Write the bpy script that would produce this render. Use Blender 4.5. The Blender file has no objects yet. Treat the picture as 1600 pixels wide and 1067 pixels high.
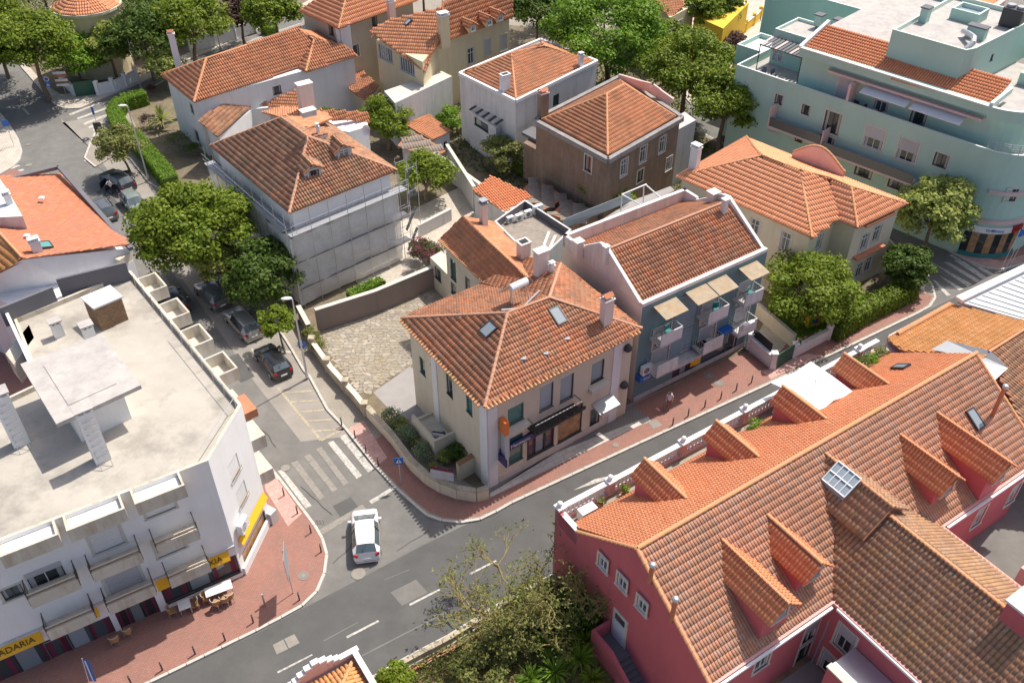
import bpy, math, random
import numpy as np
from mathutils import Vector, Matrix
random.seed(7); RNG=np.random.default_rng(11)
sc=bpy.context.scene; COL=sc.collection; R=math.radians
# ---------------- camera, sky, sun, exposure
F_PX=1440.; TH=R(39.5); CH=48.
cam=bpy.data.cameras.new('camera'); camo=bpy.data.objects.new('camera',cam); COL.objects.link(camo)
cam.sensor_width=36; cam.lens=36*F_PX/1600; cam.clip_end=6000; cam.clip_start=.5
camo.location=(0,0,CH); camo.rotation_euler=(math.pi/2-TH,0,0); sc.camera=camo
W=bpy.data.worlds.new('World'); sc.world=W; W.use_nodes=True
SUN_EL,SUN_AZ=R(59),R(46)
nt=W.node_tree; bg=nt.nodes['Background']; sky=nt.nodes.new('ShaderNodeTexSky'); sky.sky_type='NISHITA'
sky.sun_disc=False; sky.sun_elevation=SUN_EL; sky.sun_rotation=SUN_AZ; sky.dust_density=3.0; sky.ozone_density=.4; sky.air_density=.8; nt.links.new(sky.outputs[0],bg.inputs[0]); bg.inputs[1].default_value=.135
sl=bpy.data.lights.new('sun','SUN'); sl.energy=4.3; sl.angle=R(.55); sl.color=(1,.93,.83)
so=bpy.data.objects.new('sun',sl); COL.objects.link(so)
S=Vector((math.sin(SUN_AZ)*math.cos(SUN_EL),math.cos(SUN_AZ)*math.cos(SUN_EL),math.sin(SUN_EL)))
so.rotation_euler=S.to_track_quat('Z','Y').to_euler(); so.location=(40,60,90)
vs=sc.view_settings; vs.view_transform='Standard'; vs.look='None'; vs.gamma=1; vs.exposure=.27; vs.use_curve_mapping=False
sc.cycles.max_bounces=6; sc.cycles.transparent_max_bounces=12
# ---------------- surveying helpers: a ray of the survey camera met with a level, a wall or a roof plane
_c,_s=math.cos(TH),math.sin(TH)
def ray(px,py):
    u=(px-800)/F_PX; v=(533.5-py)/F_PX
    return Vector((u,_c+v*_s,-_s+v*_c))
def at(px,py,z=0.):
    d=ray(px,py); t=(z-CH)/d.z
    return Vector((t*d.x,t*d.y,z))
def a2(px,py,z=0.):
    p=at(px,py,z); return (p.x,p.y)
def scale_at(p): return F_PX/(p.y*_c-(p.z-CH)*_s)
def on_plane(px,py,P):
    n=(P[1]-P[0]).cross(P[2]-P[0]); d=ray(px,py); o=Vector((0,0,CH))
    return o+d*((P[0]-o).dot(n)/d.dot(n))
def on_wall(px,py,A,B):
    "u along A->B and z"
    A=Vector(A[:2]); B=Vector(B[:2]); e=(B-A).normalized(); n=Vector((e.y,-e.x)); d=ray(px,py)
    t=A.dot(n)/Vector((d.x,d.y)).dot(n); p=Vector((0,0,CH))+d*t
    return (Vector((p.x,p.y))-A).dot(e), p.z
def zof(bx,by,ty):
    lo,hi=0,45; x,y=a2(bx,by)
    for _ in range(40):
        m=(lo+hi)/2; d=y*_c-(m-CH)*_s; v=(y*_s+(m-CH)*_c)/d
        if 533.5-F_PX*v>ty: lo=m
        else: hi=m
    return m
# ---------------- materials
MATS={}
def _new(name):
    m=bpy.data.materials.new(name); m.use_nodes=True; MATS[name]=m
    return m,m.node_tree.nodes,m.node_tree.links,m.node_tree.nodes['Principled BSDF']
def mat(name,col,rough=.8,var=.12,scale=1.5,bump=0.,bscale=30.,metal=0.,dirt=None,dscale=.5,damt=.5,spec=.4):
    if name in MATS: return MATS[name]
    m,N,L,P=_new(name); P.inputs['Roughness'].default_value=rough; P.inputs['Metallic'].default_value=metal
    P.inputs['Specular IOR Level'].default_value=spec
    tc=N.new('ShaderNodeTexCoord'); no=N.new('ShaderNodeTexNoise'); no.inputs['Scale'].default_value=scale; no.inputs['Detail'].default_value=6; no.inputs['Roughness'].default_value=.65
    g=N.new('ShaderNodeNewGeometry'); L.new(g.outputs['Position'],no.inputs['Vector'])
    mr=N.new('ShaderNodeMapRange'); mr.inputs[1].default_value=.3; mr.inputs[2].default_value=.7; mr.inputs[3].default_value=1-var; mr.inputs[4].default_value=1+var; L.new(no.outputs[0],mr.inputs[0])
    mx=N.new('ShaderNodeMix'); mx.data_type='RGBA'; mx.blend_type='MULTIPLY'; mx.inputs[0].default_value=1; mx.inputs[6].default_value=(*col,1); L.new(mr.outputs[0],mx.inputs[7])
    out=mx.outputs[2]
    if dirt:
        n2=N.new('ShaderNodeTexNoise'); n2.inputs['Scale'].default_value=dscale; n2.inputs['Detail'].default_value=8; n2.inputs['Roughness'].default_value=.7
        if any(k in name for k in('plaster','wall','parapet','cornice')):
            mp=N.new('ShaderNodeMapping'); mp.inputs['Scale'].default_value=(1.6,1.6,.22); L.new(g.outputs['Position'],mp.inputs[0]); L.new(mp.outputs[0],n2.inputs['Vector'])
        else: L.new(g.outputs['Position'],n2.inputs['Vector'])
        m2=N.new('ShaderNodeMapRange'); m2.inputs[1].default_value=.48; m2.inputs[2].default_value=.68; m2.inputs[4].default_value=damt; L.new(n2.outputs[0],m2.inputs[0])
        x2=N.new('ShaderNodeMix'); x2.data_type='RGBA'; L.new(m2.outputs[0],x2.inputs[0]); L.new(out,x2.inputs[6]); x2.inputs[7].default_value=(*dirt,1); out=x2.outputs[2]
    L.new(out,P.inputs['Base Color'])
    if bump:
        nb=N.new('ShaderNodeTexNoise'); nb.inputs['Scale'].default_value=bscale; nb.inputs['Detail'].default_value=4; L.new(g.outputs['Position'],nb.inputs['Vector'])
        b=N.new('ShaderNodeBump'); b.inputs['Strength'].default_value=bump; b.inputs['Distance'].default_value=.02; L.new(nb.outputs[0],b.inputs['Height']); L.new(b.outputs[0],P.inputs['Normal'])
    return m
def plain(name,col,rough=.5,metal=0.,coat=0.,emit=None):
    if name in MATS: return MATS[name]
    m,N,L,P=_new(name); P.inputs['Base Color'].default_value=(*col,1); P.inputs['Roughness'].default_value=rough; P.inputs['Metallic'].default_value=metal
    P.inputs['Coat Weight'].default_value=coat; P.inputs['Coat Roughness'].default_value=.05
    return m
def ramp_mat(name,cols,lichen=None,lamt=.5,lscale=.35,rough=.85,trans=0.,dust=None,grime=None,moss=None):
    "colour of each small piece picked by its own 'rnd' number"
    if name in MATS: return MATS[name]
    m,N,L,P=_new(name); P.inputs['Roughness'].default_value=rough; P.inputs['Specular IOR Level'].default_value=.25
    a=N.new('ShaderNodeAttribute'); a.attribute_name='rnd'; cr=N.new('ShaderNodeValToRGB')
    e=cr.color_ramp.elements
    while len(e)<len(cols): e.new(.5)
    for i,c in enumerate(cols): e[i].position=i/(len(cols)-1); e[i].color=(*c,1)
    L.new(a.outputs['Fac'],cr.inputs[0]); out=cr.outputs[0]
    g=N.new('ShaderNodeNewGeometry')
    for k,(cc,am,scl) in enumerate(((lichen,lamt,lscale),(dust,.55,2.2),(grime,.75,.8),(moss,.7,.55))):
        if not cc: continue
        no=N.new('ShaderNodeTexNoise'); no.inputs['Scale'].default_value=scl; no.inputs['Detail'].default_value=9; no.inputs['Roughness'].default_value=.7; L.new(g.outputs['Position'],no.inputs['Vector'])
        mr=N.new('ShaderNodeMapRange'); mr.inputs[1].default_value=.45; mr.inputs[2].default_value=.68; mr.inputs[4].default_value=am; L.new(no.outputs[0],mr.inputs[0])
        mx=N.new('ShaderNodeMix'); mx.data_type='RGBA'; L.new(mr.outputs[0],mx.inputs[0]); L.new(out,mx.inputs[6]); mx.inputs[7].default_value=(*cc,1); out=mx.outputs[2]
    L.new(out,P.inputs['Base Color'])
    if trans:
        t=N.new('ShaderNodeBsdfTranslucent'); L.new(out,t.inputs[0]); ms=N.new('ShaderNodeMixShader'); ms.inputs[0].default_value=trans
        L.new(P.outputs[0],ms.inputs[1]); L.new(t.outputs[0],ms.inputs[2]); L.new(ms.outputs[0],N['Material Output'].inputs[0])
    return m
def pave_mat(name,c1,c2,mortar,bw,bh,rot=34.,rough=.85,ms=.02,dirt=(.12,.11,.1),damt=.35):
    m,N,L,P=_new(name); P.inputs['Roughness'].default_value=rough
    g=N.new('ShaderNodeNewGeometry'); mp=N.new('ShaderNodeMapping'); mp.inputs['Rotation'].default_value=(0,0,-R(rot)); L.new(g.outputs['Position'],mp.inputs[0])
    b=N.new('ShaderNodeTexBrick'); b.inputs['Color1'].default_value=(*c1,1); b.inputs['Color2'].default_value=(*c2,1); b.inputs['Mortar'].default_value=(*mortar,1)
    b.inputs['Scale'].default_value=1; b.inputs['Brick Width'].default_value=bw; b.inputs['Row Height'].default_value=bh; b.inputs['Mortar Size'].default_value=ms; b.inputs['Mortar Smooth'].default_value=.3
    L.new(mp.outputs[0],b.inputs['Vector'])
    no=N.new('ShaderNodeTexNoise'); no.inputs['Scale'].default_value=.6; no.inputs['Detail'].default_value=9; no.inputs['Roughness'].default_value=.7; L.new(g.outputs['Position'],no.inputs['Vector'])
    mr=N.new('ShaderNodeMapRange'); mr.inputs[1].default_value=.42; mr.inputs[2].default_value=.75; mr.inputs[4].default_value=damt; L.new(no.outputs[0],mr.inputs[0])
    mx=N.new('ShaderNodeMix'); mx.data_type='RGBA'; L.new(mr.outputs[0],mx.inputs[0]); L.new(b.outputs[0],mx.inputs[6]); mx.inputs[7].default_value=(*dirt,1)
    L.new(mx.outputs[2],P.inputs['Base Color'])
    bp=N.new('ShaderNodeBump'); bp.inputs['Strength'].default_value=.5; bp.inputs['Distance'].default_value=.01; bp.invert=True; L.new(b.outputs['Fac'],bp.inputs['Height']); L.new(bp.outputs[0],P.inputs['Normal'])
    return m
T_NEW=ramp_mat('new orange roof tile',[(.72,.25,.115),(.78,.29,.14),(.8,.32,.16),(.75,.27,.13)],lichen=(.62,.24,.13),lamt=.45)
T_MIX=ramp_mat('patched roof tile',[(0.36,0.15,0.0857),(0.52,0.213,0.109),(0.6,0.248,0.132),(0.45,0.239,0.156),(0.64,0.239,0.109),(0.481,0.177,0.0935),(0.581,0.31,0.202)],lichen=(.42,.26,.16),lamt=.6,grime=(.2,.125,.09))
T_OLD=ramp_mat('old brown roof tile',[(0.361,0.172,0.103),(0.531,0.239,0.128),(0.446,0.239,0.145),(0.616,0.267,0.145),(0.51,0.296,0.188),(0.595,0.334,0.205)],lichen=(.33,.25,.15),lamt=.6,lscale=.5,dust=(.2,.14,.1),grime=(.2,.125,.09))
T_WARM=ramp_mat('warm weathered roof tile',[(0.567,0.235,0.119),(0.68,0.291,0.153),(0.618,0.253,0.127),(0.721,0.338,0.186),(0.547,0.263,0.144)],lichen=(.46,.25,.14),lamt=.5,grime=(.34,.17,.1))
T_YEL=ramp_mat('ochre orange roof tile',[(.64,.28,.1),(.72,.34,.13),(.62,.3,.12),(.76,.4,.19)],lichen=(.4,.24,.09),lamt=.55)
T_LIGHT=ramp_mat('pale new roof tile',[(.8,.33,.17),(.84,.37,.2),(.85,.4,.22)],lichen=(.76,.3,.15),lamt=.35)
CAP=ramp_mat('ridge tile clay',[(.62,.27,.14),(.68,.32,.18),(.55,.27,.16)],lichen=(.42,.33,.1),lamt=.7,lscale=.9)
CAPB=ramp_mat('dusty ridge tile clay',[(.48,.24,.15),(.56,.3,.2),(.4,.22,.15)],lichen=(.34,.24,.15),lamt=.6,lscale=.9)
PAN=mat('shade darkened tile channel clay',(.4,.17,.095),.95,.2,2,dirt=(.27,.15,.1),dscale=1.2)  # channels between tile columns coloured darker, their shade put into the clay
M=dict(
 asph=mat('asphalt',(.17,.165,.155),.9,.14,.8,.4,60,dirt=(.235,.225,.21),dscale=.35,damt=.6),
 asphd=mat('fresh asphalt',(.1,.1,.098),.9,.12,.5,.4,60,dirt=(.135,.132,.127),dscale=.3,damt=.6),
 asphf=mat('pale worn asphalt',(.3,.275,.245),.9,.12,.5,.4,60,dirt=(.22,.205,.18),dscale=.3,damt=.7),
 paint=mat('worn road paint',(.5,.48,.44),.8,.25,5,dirt=(.2,.19,.18),dscale=3,damt=.85),
 paintf=mat('faded road paint',(.27,.25,.22),.8,.2,5,dirt=(.15,.14,.13),dscale=2,damt=.6),
 paintc=mat('cream road paint',(.42,.36,.26),.8,.2,5,dirt=(.2,.19,.17),dscale=3,damt=.9),
 kerb=mat('kerb stone',(.55,.52,.47),.85,.15,2,dirt=(.3,.28,.25),dscale=2),
 soil=mat('garden soil',(.2,.16,.11),.95,.25,1.5,.6,20,dirt=(.1,.12,.05),dscale=.6),
 dirt=mat('bare earth',(.33,.22,.13),.95,.25,1.5,.6,20,dirt=(.15,.16,.06),dscale=.5,damt=.8),
 gravel=mat('pale gravel yard',(.5,.45,.38),.95,.18,4,.6,40,dirt=(.34,.3,.24),dscale=.8),
 terr=mat('smooth grey paving',(.34,.32,.31),.8,.06,1,dirt=(.28,.26,.25),dscale=.4,damt=.4),
 grass=mat('short lawn',(.1,.2,.035),.9,.25,3,.8,60),
 white=mat('white plaster',(.78,.78,.78),.85,.04,.6,.08,20,dirt=(.58,.56,.53),dscale=.7,damt=.35),
 whitew=mat('stained white plaster',(.7,.69,.68),.85,.06,.6,.08,20,dirt=(.42,.4,.37),dscale=.9,damt=.5),
 whiteb=mat('bright white wall paint',(.84,.84,.83),.85,.03,.6,.05,20,dirt=(.7,.68,.64),dscale=.7,damt=.3),
 cream=mat('cream plaster',(.66,.6,.47),.85,.05,.6,.08,20,dirt=(.48,.42,.32),dscale=.8,damt=.35),
 yellow=mat('pale yellow plaster',(.7,.6,.4),.85,.05,.6,.08,20,dirt=(.5,.43,.3),dscale=.7,damt=.35),
 ochre=mat('grey beige plaster',(.5,.44,.34),.85,.06,.6,.08,20,dirt=(.38,.33,.25),dscale=.6,damt=.4),
 brown=mat('weathered brown plaster',(.24,.17,.125),.9,.15,.8,.15,12,dirt=(.36,.29,.22),dscale=.9,damt=.6),
 brownc=mat('soot stained cornice',(.3,.28,.27),.9,.15,.8,.1,12,dirt=(.14,.13,.13),dscale=1.1,damt=.7),
 pink=mat('raspberry wall paint',(.56,.14,.16),.8,.05,.5,.06,20,dirt=(.43,.1,.12),dscale=.5,damt=.4),
 pinkl=mat('salmon pink coping',(.74,.4,.36),.8,.06,1),
 pinkw=mat('warm off white plaster',(.72,.65,.6),.85,.06,.7,dirt=(.55,.47,.42),dscale=.7,damt=.45), curt=mat('grey net curtain',(.42,.42,.4),.9,.1,4),
 rose=mat('pale rose plaster',(.68,.5,.47),.85,.06,.7,dirt=(.55,.4,.37),dscale=.7,damt=.4),
 mint=mat('mint green plaster',(.43,.61,.535),.85,.04,.4,.05,20,dirt=(.37,.53,.46),dscale=.5,damt=.4),
 mintl=mat('pale mint coping',(.62,.74,.66),.85,.05,1),
 teal=mat('slate teal plaster',(.165,.265,.285),.85,.05,.6,.05,20,dirt=(.13,.21,.22),dscale=.7,damt=.4),
 teall=mat('blue grey ribbed panel',(.27,.37,.42),.75,.05,.6),
 conc=mat('weathered roof concrete',(.46,.425,.37),.92,.12,.5,.2,20,dirt=(.2,.185,.165),dscale=.16,damt=.85),
 conc2=mat('grey white roof concrete',(.47,.445,.42),.92,.12,1.2,.2,20,dirt=(.34,.31,.3),dscale=1.0,damt=.65),
 parap=mat('stained beige parapet',(.6,.55,.46),.9,.1,1,.1,20,dirt=(.33,.25,.14),dscale=1.2,damt=.6),
 dgrey=mat('dark grey painted wall',(.16,.16,.175),.85,.06,.6),
 taupe=mat('taupe rendered wall',(.25,.2,.185),.88,.06,.8,.08,20,dirt=(.19,.155,.14),dscale=.6,damt=.4),
 wgrey=mat('grey rendered yard wall',(.55,.54,.53),.88,.08,.8,.08,20,dirt=(.36,.35,.33),dscale=1.1,damt=.6),
 stone=mat('pale stone trim',(.6,.57,.5),.85,.08,2),
 rstone=mat('mossy limestone wall',(.45,.39,.29),.9,.15,2,.3,12,dirt=(.2,.18,.12),dscale=1.3,damt=.7),
 brick=mat('bare brick brown',(.27,.17,.1),.9,.25,3,.3,10,dirt=(.16,.1,.06),dscale=1.3,damt=.6),
 shed=mat('lichen grey fibre cement',(.3,.26,.22),.92,.2,3,.2,20,dirt=(.2,.17,.13),dscale=1,damt=.7),
 rust=mat('rusted awning sheet',(.38,.31,.22),.85,.15,2,dirt=(.4,.22,.09),dscale=1.6,damt=.7),
 metal=mat('zinc sheet',(.55,.57,.6),.45,.08,1,metal=.5),
 metalw=mat('pale metal sheet',(.36,.37,.39),.5,.06,1,metal=.2),
 gal=plain('galvanised steel',(.55,.56,.57),.4,.7), black=plain('black paint',(.02,.02,.022),.45), dark=plain('dark grey metal',(.06,.06,.065),.5,.3),
 wframe=plain('white window frame',(.8,.8,.8),.4), dframe=plain('dark window frame',(.05,.06,.06),.4), gframe=plain('grey green window frame',(.1,.17,.16),.4),
 glass=plain('window glass',(.03,.04,.045),.06,0,.6), glassg=plain('green tinted glass',(.04,.11,.1),.08,0,.6), glassb=plain('pale reflecting glass',(.3,.36,.4),.15,0,.5),
 shut=mat('grey roller shutter',(.5,.49,.5),.6,.03,1), shutw=mat('white roller shutter',(.8,.8,.79),.6,.03,1), door=mat('pale blue door',(.6,.63,.7),.5,.03,1),
 orange=plain('orange sign plastic',(.75,.2,.04),.4), navy=plain('navy sign panel',(.02,.025,.13),.4), blue=plain('blue plastic',(.02,.14,.5),.4), yel=plain('yellow awning cloth',(.86,.47,.02),.7),
 yelw=mat('bright yellow wall paint',(.8,.52,.05),.8,.05,1), red=plain('red sign paint',(.5,.03,.03),.4), green=plain('dark green paint',(.02,.1,.06),.5), cloth=mat('white canvas',(.82,.81,.79),.85,.03,1),
 teals=plain('teal plastic',(.03,.2,.2),.5), wood=mat('grey weathered deck wood',(.36,.3,.24),.85,.2,3), woodd=mat('brown wood',(.3,.17,.08),.7,.15,3), wicker=mat('tan wicker',(.4,.23,.11),.8,.2,20),
 signw=plain('white sign paint',(.8,.8,.8),.4), ltext=plain('white lettering',(.85,.85,.82),.5), dtext=plain('dark lettering',(.1,.05,.01),.5), solar=plain('solar panel glass',(.04,.05,.07),.1,.2,.5),
 skin=plain('skin',(.5,.3,.21),.6), bark=mat('tree bark',(.2,.15,.11),.95,.25,6,.6,25), barkg=mat('lichen covered bark',(.27,.22,.1),.95,.25,8,.5,25,dirt=(.42,.32,.07),dscale=3,damt=.8),
 clay=mat('terracotta clay',(.5,.2,.11),.85,.1,3), poster=mat('golden brown food poster',(.35,.2,.1),.4,.5,2.5,dirt=(.5,.33,.2),dscale=2,damt=.8),
 maroon=plain('maroon curtain',(.16,.02,.05),.8), cover=mat('cast iron cover',(.22,.2,.18),.8,.1,8), slab=mat('patched concrete slab',(.27,.25,.22),.9,.12,3))
for k in ('glass','glassb','glassg','shut','shutw'):
    m_=M[k]; N_=m_.node_tree.nodes; P_=N_['Principled BSDF']; oi=N_.new('ShaderNodeObjectInfo'); hs=N_.new('ShaderNodeHueSaturation'); mr_=N_.new('ShaderNodeMapRange'); mr_.inputs[3].default_value=.5 if k[0]=='g' else .88; mr_.inputs[4].default_value=(3.2 if k!='glassb' else 1.2) if k[0]=='g' else 1.04; m_.node_tree.links.new(oi.outputs['Random'],mr_.inputs[0]); m_.node_tree.links.new(mr_.outputs[0],hs.inputs['Value'])
    bc=P_.inputs['Base Color']
    if bc.is_linked: m_.node_tree.links.new(bc.links[0].from_socket,hs.inputs['Color'])
    else: hs.inputs['Color'].default_value=bc.default_value[:]
    m_.node_tree.links.new(hs.outputs[0],bc)
RED=pave_mat('red brick paving',(.33,.15,.115),(.39,.19,.15),(.26,.14,.11),.2,.1)
PINKP=pave_mat('pink tactile paving',(.55,.32,.28),(.6,.37,.32),(.42,.25,.22),.4,.4)
COB=pave_mat('beige cobble paving',(.5,.45,.38),(.42,.37,.31),(.25,.22,.18),.12,.12,20,ms=.03)
COBG=pave_mat('grey cobble paving',(.34,.31,.28),(.27,.25,.23),(.16,.15,.14),.12,.12,20,ms=.03)
STONEP=pave_mat('white stone band',(.62,.58,.52),(.56,.53,.48),(.35,.33,.3),.9,.4,34)
TILEP=pave_mat('cream square paving',(.6,.54,.46),(.55,.49,.42),(.35,.31,.26),.4,.4,34)
# ---------------- object helpers
LOC={}
def tag(o,label=None,cat=None,group=None,kind=None):
    if label: o['label']=label
    if cat: o['category']=cat
    if group: o['group']=group
    if kind: o['kind']=kind
    return o
def thing(name,loc,label,cat,group=None,rz=0.):
    o=bpy.data.objects.new(name,None); o.empty_display_size=.3; COL.objects.link(o); o.location=loc; o.rotation_euler=(0,0,rz); LOC[o]=Vector(loc)
    return tag(o,label,cat,group)
from mathutils.geometry import tessellate_polygon
def tess(pts):
    P=[Vector(p) for p in pts]; out=[]
    for t in tessellate_polygon([P]):
        n=(P[t[1]]-P[t[0]]).cross(P[t[2]]-P[t[0]]); out.append(list(t) if n.z>=0 else list(t)[::-1])
    return out
class MB:
    def __init__(s): s.v=[]; s.f=[]; s.m=[]; s.ms=[]; s.r=[]
    def mi(s,m):
        if m not in s.ms: s.ms.append(m)
        return s.ms.index(m)
    def add(s,vs,fs,m,r=.5):
        b=len(s.v); s.v+= [tuple(v) for v in vs]; k=s.mi(m)
        for f in fs: s.f.append([b+i for i in f]); s.m.append(k); s.r.append(r)
        return s
    def poly(s,pts,m):
        if len(pts)<5: return s.add(pts,[list(range(len(pts)))],m)
        return s.add(pts,tess(pts),m)
    def box(s,x0,y0,z0,x1,y1,z1,m,r=.5):
        return s.add([(x0,y0,z0),(x1,y0,z0),(x1,y1,z0),(x0,y1,z0),(x0,y0,z1),(x1,y0,z1),(x1,y1,z1),(x0,y1,z1)],[(0,3,2,1),(4,5,6,7),(0,1,5,4),(1,2,6,5),(2,3,7,6),(3,0,4,7)],m,r)
    def bar(s,p,q,w,h,m,up=Vector((0,0,1))):
        p=Vector(p);q=Vector(q); d=(q-p).normalized(); a=d.cross(up)
        if a.length<1e-4: a=Vector((1,0,0))
        a=a.normalized()*w/2; b=a.cross(d).normalized()*h/2
        vs=[p-a-b,p+a-b,p+a+b,p-a+b,q-a-b,q+a-b,q+a+b,q-a+b]
        return s.add(vs,[(0,1,2,3),(4,7,6,5),(0,4,5,1),(1,5,6,2),(2,6,7,3),(3,7,4,0)],m)
    def tube(s,p,q,r,m,n=8,r2=None,cap=True):
        p=Vector(p);q=Vector(q); r2=r if r2 is None else r2; d=(q-p).normalized(); a=d.orthogonal().normalized(); b=d.cross(a)
        vs=[p+(a*math.cos(t)+b*math.sin(t))*r for t in [2*math.pi*i/n for i in range(n)]]+[q+(a*math.cos(t)+b*math.sin(t))*r2 for t in [2*math.pi*i/n for i in range(n)]]
        fs=[(i,(i+1)%n,n+(i+1)%n,n+i) for i in range(n)]
        if cap: fs+= [list(range(n))[::-1],list(range(n,2*n))]
        return s.add(vs,fs,m)
    def prism(s,poly,z0,z1,m,top=None,bottom=True):
        poly=ccw(poly); n=len(poly)
        s.add([(x,y,z0) for x,y in poly]+[(x,y,z1) for x,y in poly],[(i,(i+1)%n,n+(i+1)%n,n+i) for i in range(n)],m)
        s.add([(x,y,z1) for x,y in poly],tess([(x,y,z1) for x,y in poly]),top or m)
        if bottom: s.add([(x,y,z0) for x,y in poly],[list(range(n))[::-1]],m)
        return s
    def blob(s,c,rx,ry,rz,m,n=10,k=6,jit=0.):
        vs=[];fs=[]
        for j in range(k+1):
            ph=math.pi*j/k
            for i in range(n):
                t=2*math.pi*i/n; q=1+random.uniform(-jit,jit)
                vs.append((c[0]+rx*q*math.sin(ph)*math.cos(t),c[1]+ry*q*math.sin(ph)*math.sin(t),c[2]+rz*q*math.cos(ph)))
        for j in range(k):
            for i in range(n): fs.append((j*n+i,(j+1)*n+i,(j+1)*n+(i+1)%n,j*n+(i+1)%n))
        return s.add(vs,fs,m)
    def build(s,name,parent=None,kind=None,label=None,cat=None,group=None,smooth=False,org=None):
        if not s.v: return None
        V=np.array(s.v,dtype=float); 
        if org is None: org=Vector(((V[:,0].min()+V[:,0].max())/2,(V[:,1].min()+V[:,1].max())/2,V[:,2].min()))
        org=Vector(org); me=bpy.data.meshes.new(name); me.from_pydata([tuple(v) for v in (V-np.array(org))],[],s.f)
        for m in s.ms: me.materials.append(m)
        me.polygons.foreach_set('material_index',s.m)
        a=me.attributes.new('rnd','FLOAT','FACE'); a.data.foreach_set('value',s.r)
        if smooth: me.polygons.foreach_set('use_smooth',[True]*len(s.f))
        me.update(); o=bpy.data.objects.new(name,me); COL.objects.link(o)
        if parent: o.parent=parent; o.location=org-LOC[parent]
        else: o.location=org
        LOC[o]=org; return tag(o,label,cat,group,kind)
def ccw(p):
    p=[tuple(q[:2]) for q in p]; a=sum(p[i][0]*p[(i+1)%len(p)][1]-p[(i+1)%len(p)][0]*p[i][1] for i in range(len(p)))
    return p if a>0 else p[::-1]
def inset(p,d):
    p=ccw(p); n=len(p); out=[]
    for i in range(n):
        a,b,c=Vector(p[i-1]),Vector(p[i]),Vector(p[(i+1)%n]); e1=(b-a).normalized(); e2=(c-b).normalized()
        n1=Vector((-e1.y,e1.x)); n2=Vector((-e2.y,e2.x)); k=(n1+n2); k=k/max(.3,k.dot(n1)); out.append(tuple(b+k*d))
    return out
def kids(o): return [c for c in o.children]
def copy_tree(o,parent=None):
    c=o.copy(); COL.objects.link(c)
    if parent: c.parent=parent
    for ch in kids(o): copy_tree(ch,c)
    return c
def numpy_mesh(name,V,Fq,rnd,m,parent=None,kind=None,org=None,smooth=False):
    "quads given as an n x 4 array"
    org=Vector(org) if org is not None else Vector(V.mean(0)); V=V-np.array(org); me=bpy.data.meshes.new(name); n=len(Fq)
    me.vertices.add(len(V)); me.vertices.foreach_set('co',V.astype(np.float32).ravel()); me.loops.add(n*4); me.loops.foreach_set('vertex_index',Fq.astype(np.int32).ravel())
    me.polygons.add(n); me.polygons.foreach_set('loop_start',np.arange(0,4*n,4,dtype=np.int32)); me.polygons.foreach_set('loop_total',np.full(n,4,dtype=np.int32))
    me.update(calc_edges=True); me.validate(); a=me.attributes.new('rnd','FLOAT','FACE'); a.data.foreach_set('value',rnd.astype(np.float32))
    me.materials.append(m); me.update()
    if smooth: me.polygons.foreach_set('use_smooth',[True]*n)
    o=bpy.data.objects.new(name,me); COL.objects.link(o)
    if parent: o.parent=parent; o.location=org-LOC[parent]
    else: o.location=org
    LOC[o]=org; return tag(o,kind=kind)
def inpoly(u,v,P):
    ins=np.zeros(u.shape,bool); n=len(P)
    for i in range(n):
        x0,y0=P[i];x1,y1=P[(i+1)%n]
        if abs(y1-y0)<1e-9: continue
        ins^=((y0>v)!=(y1>v))&(u<(x1-x0)*(v-y0)/(y1-y0)+x0)
    return ins
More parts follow.
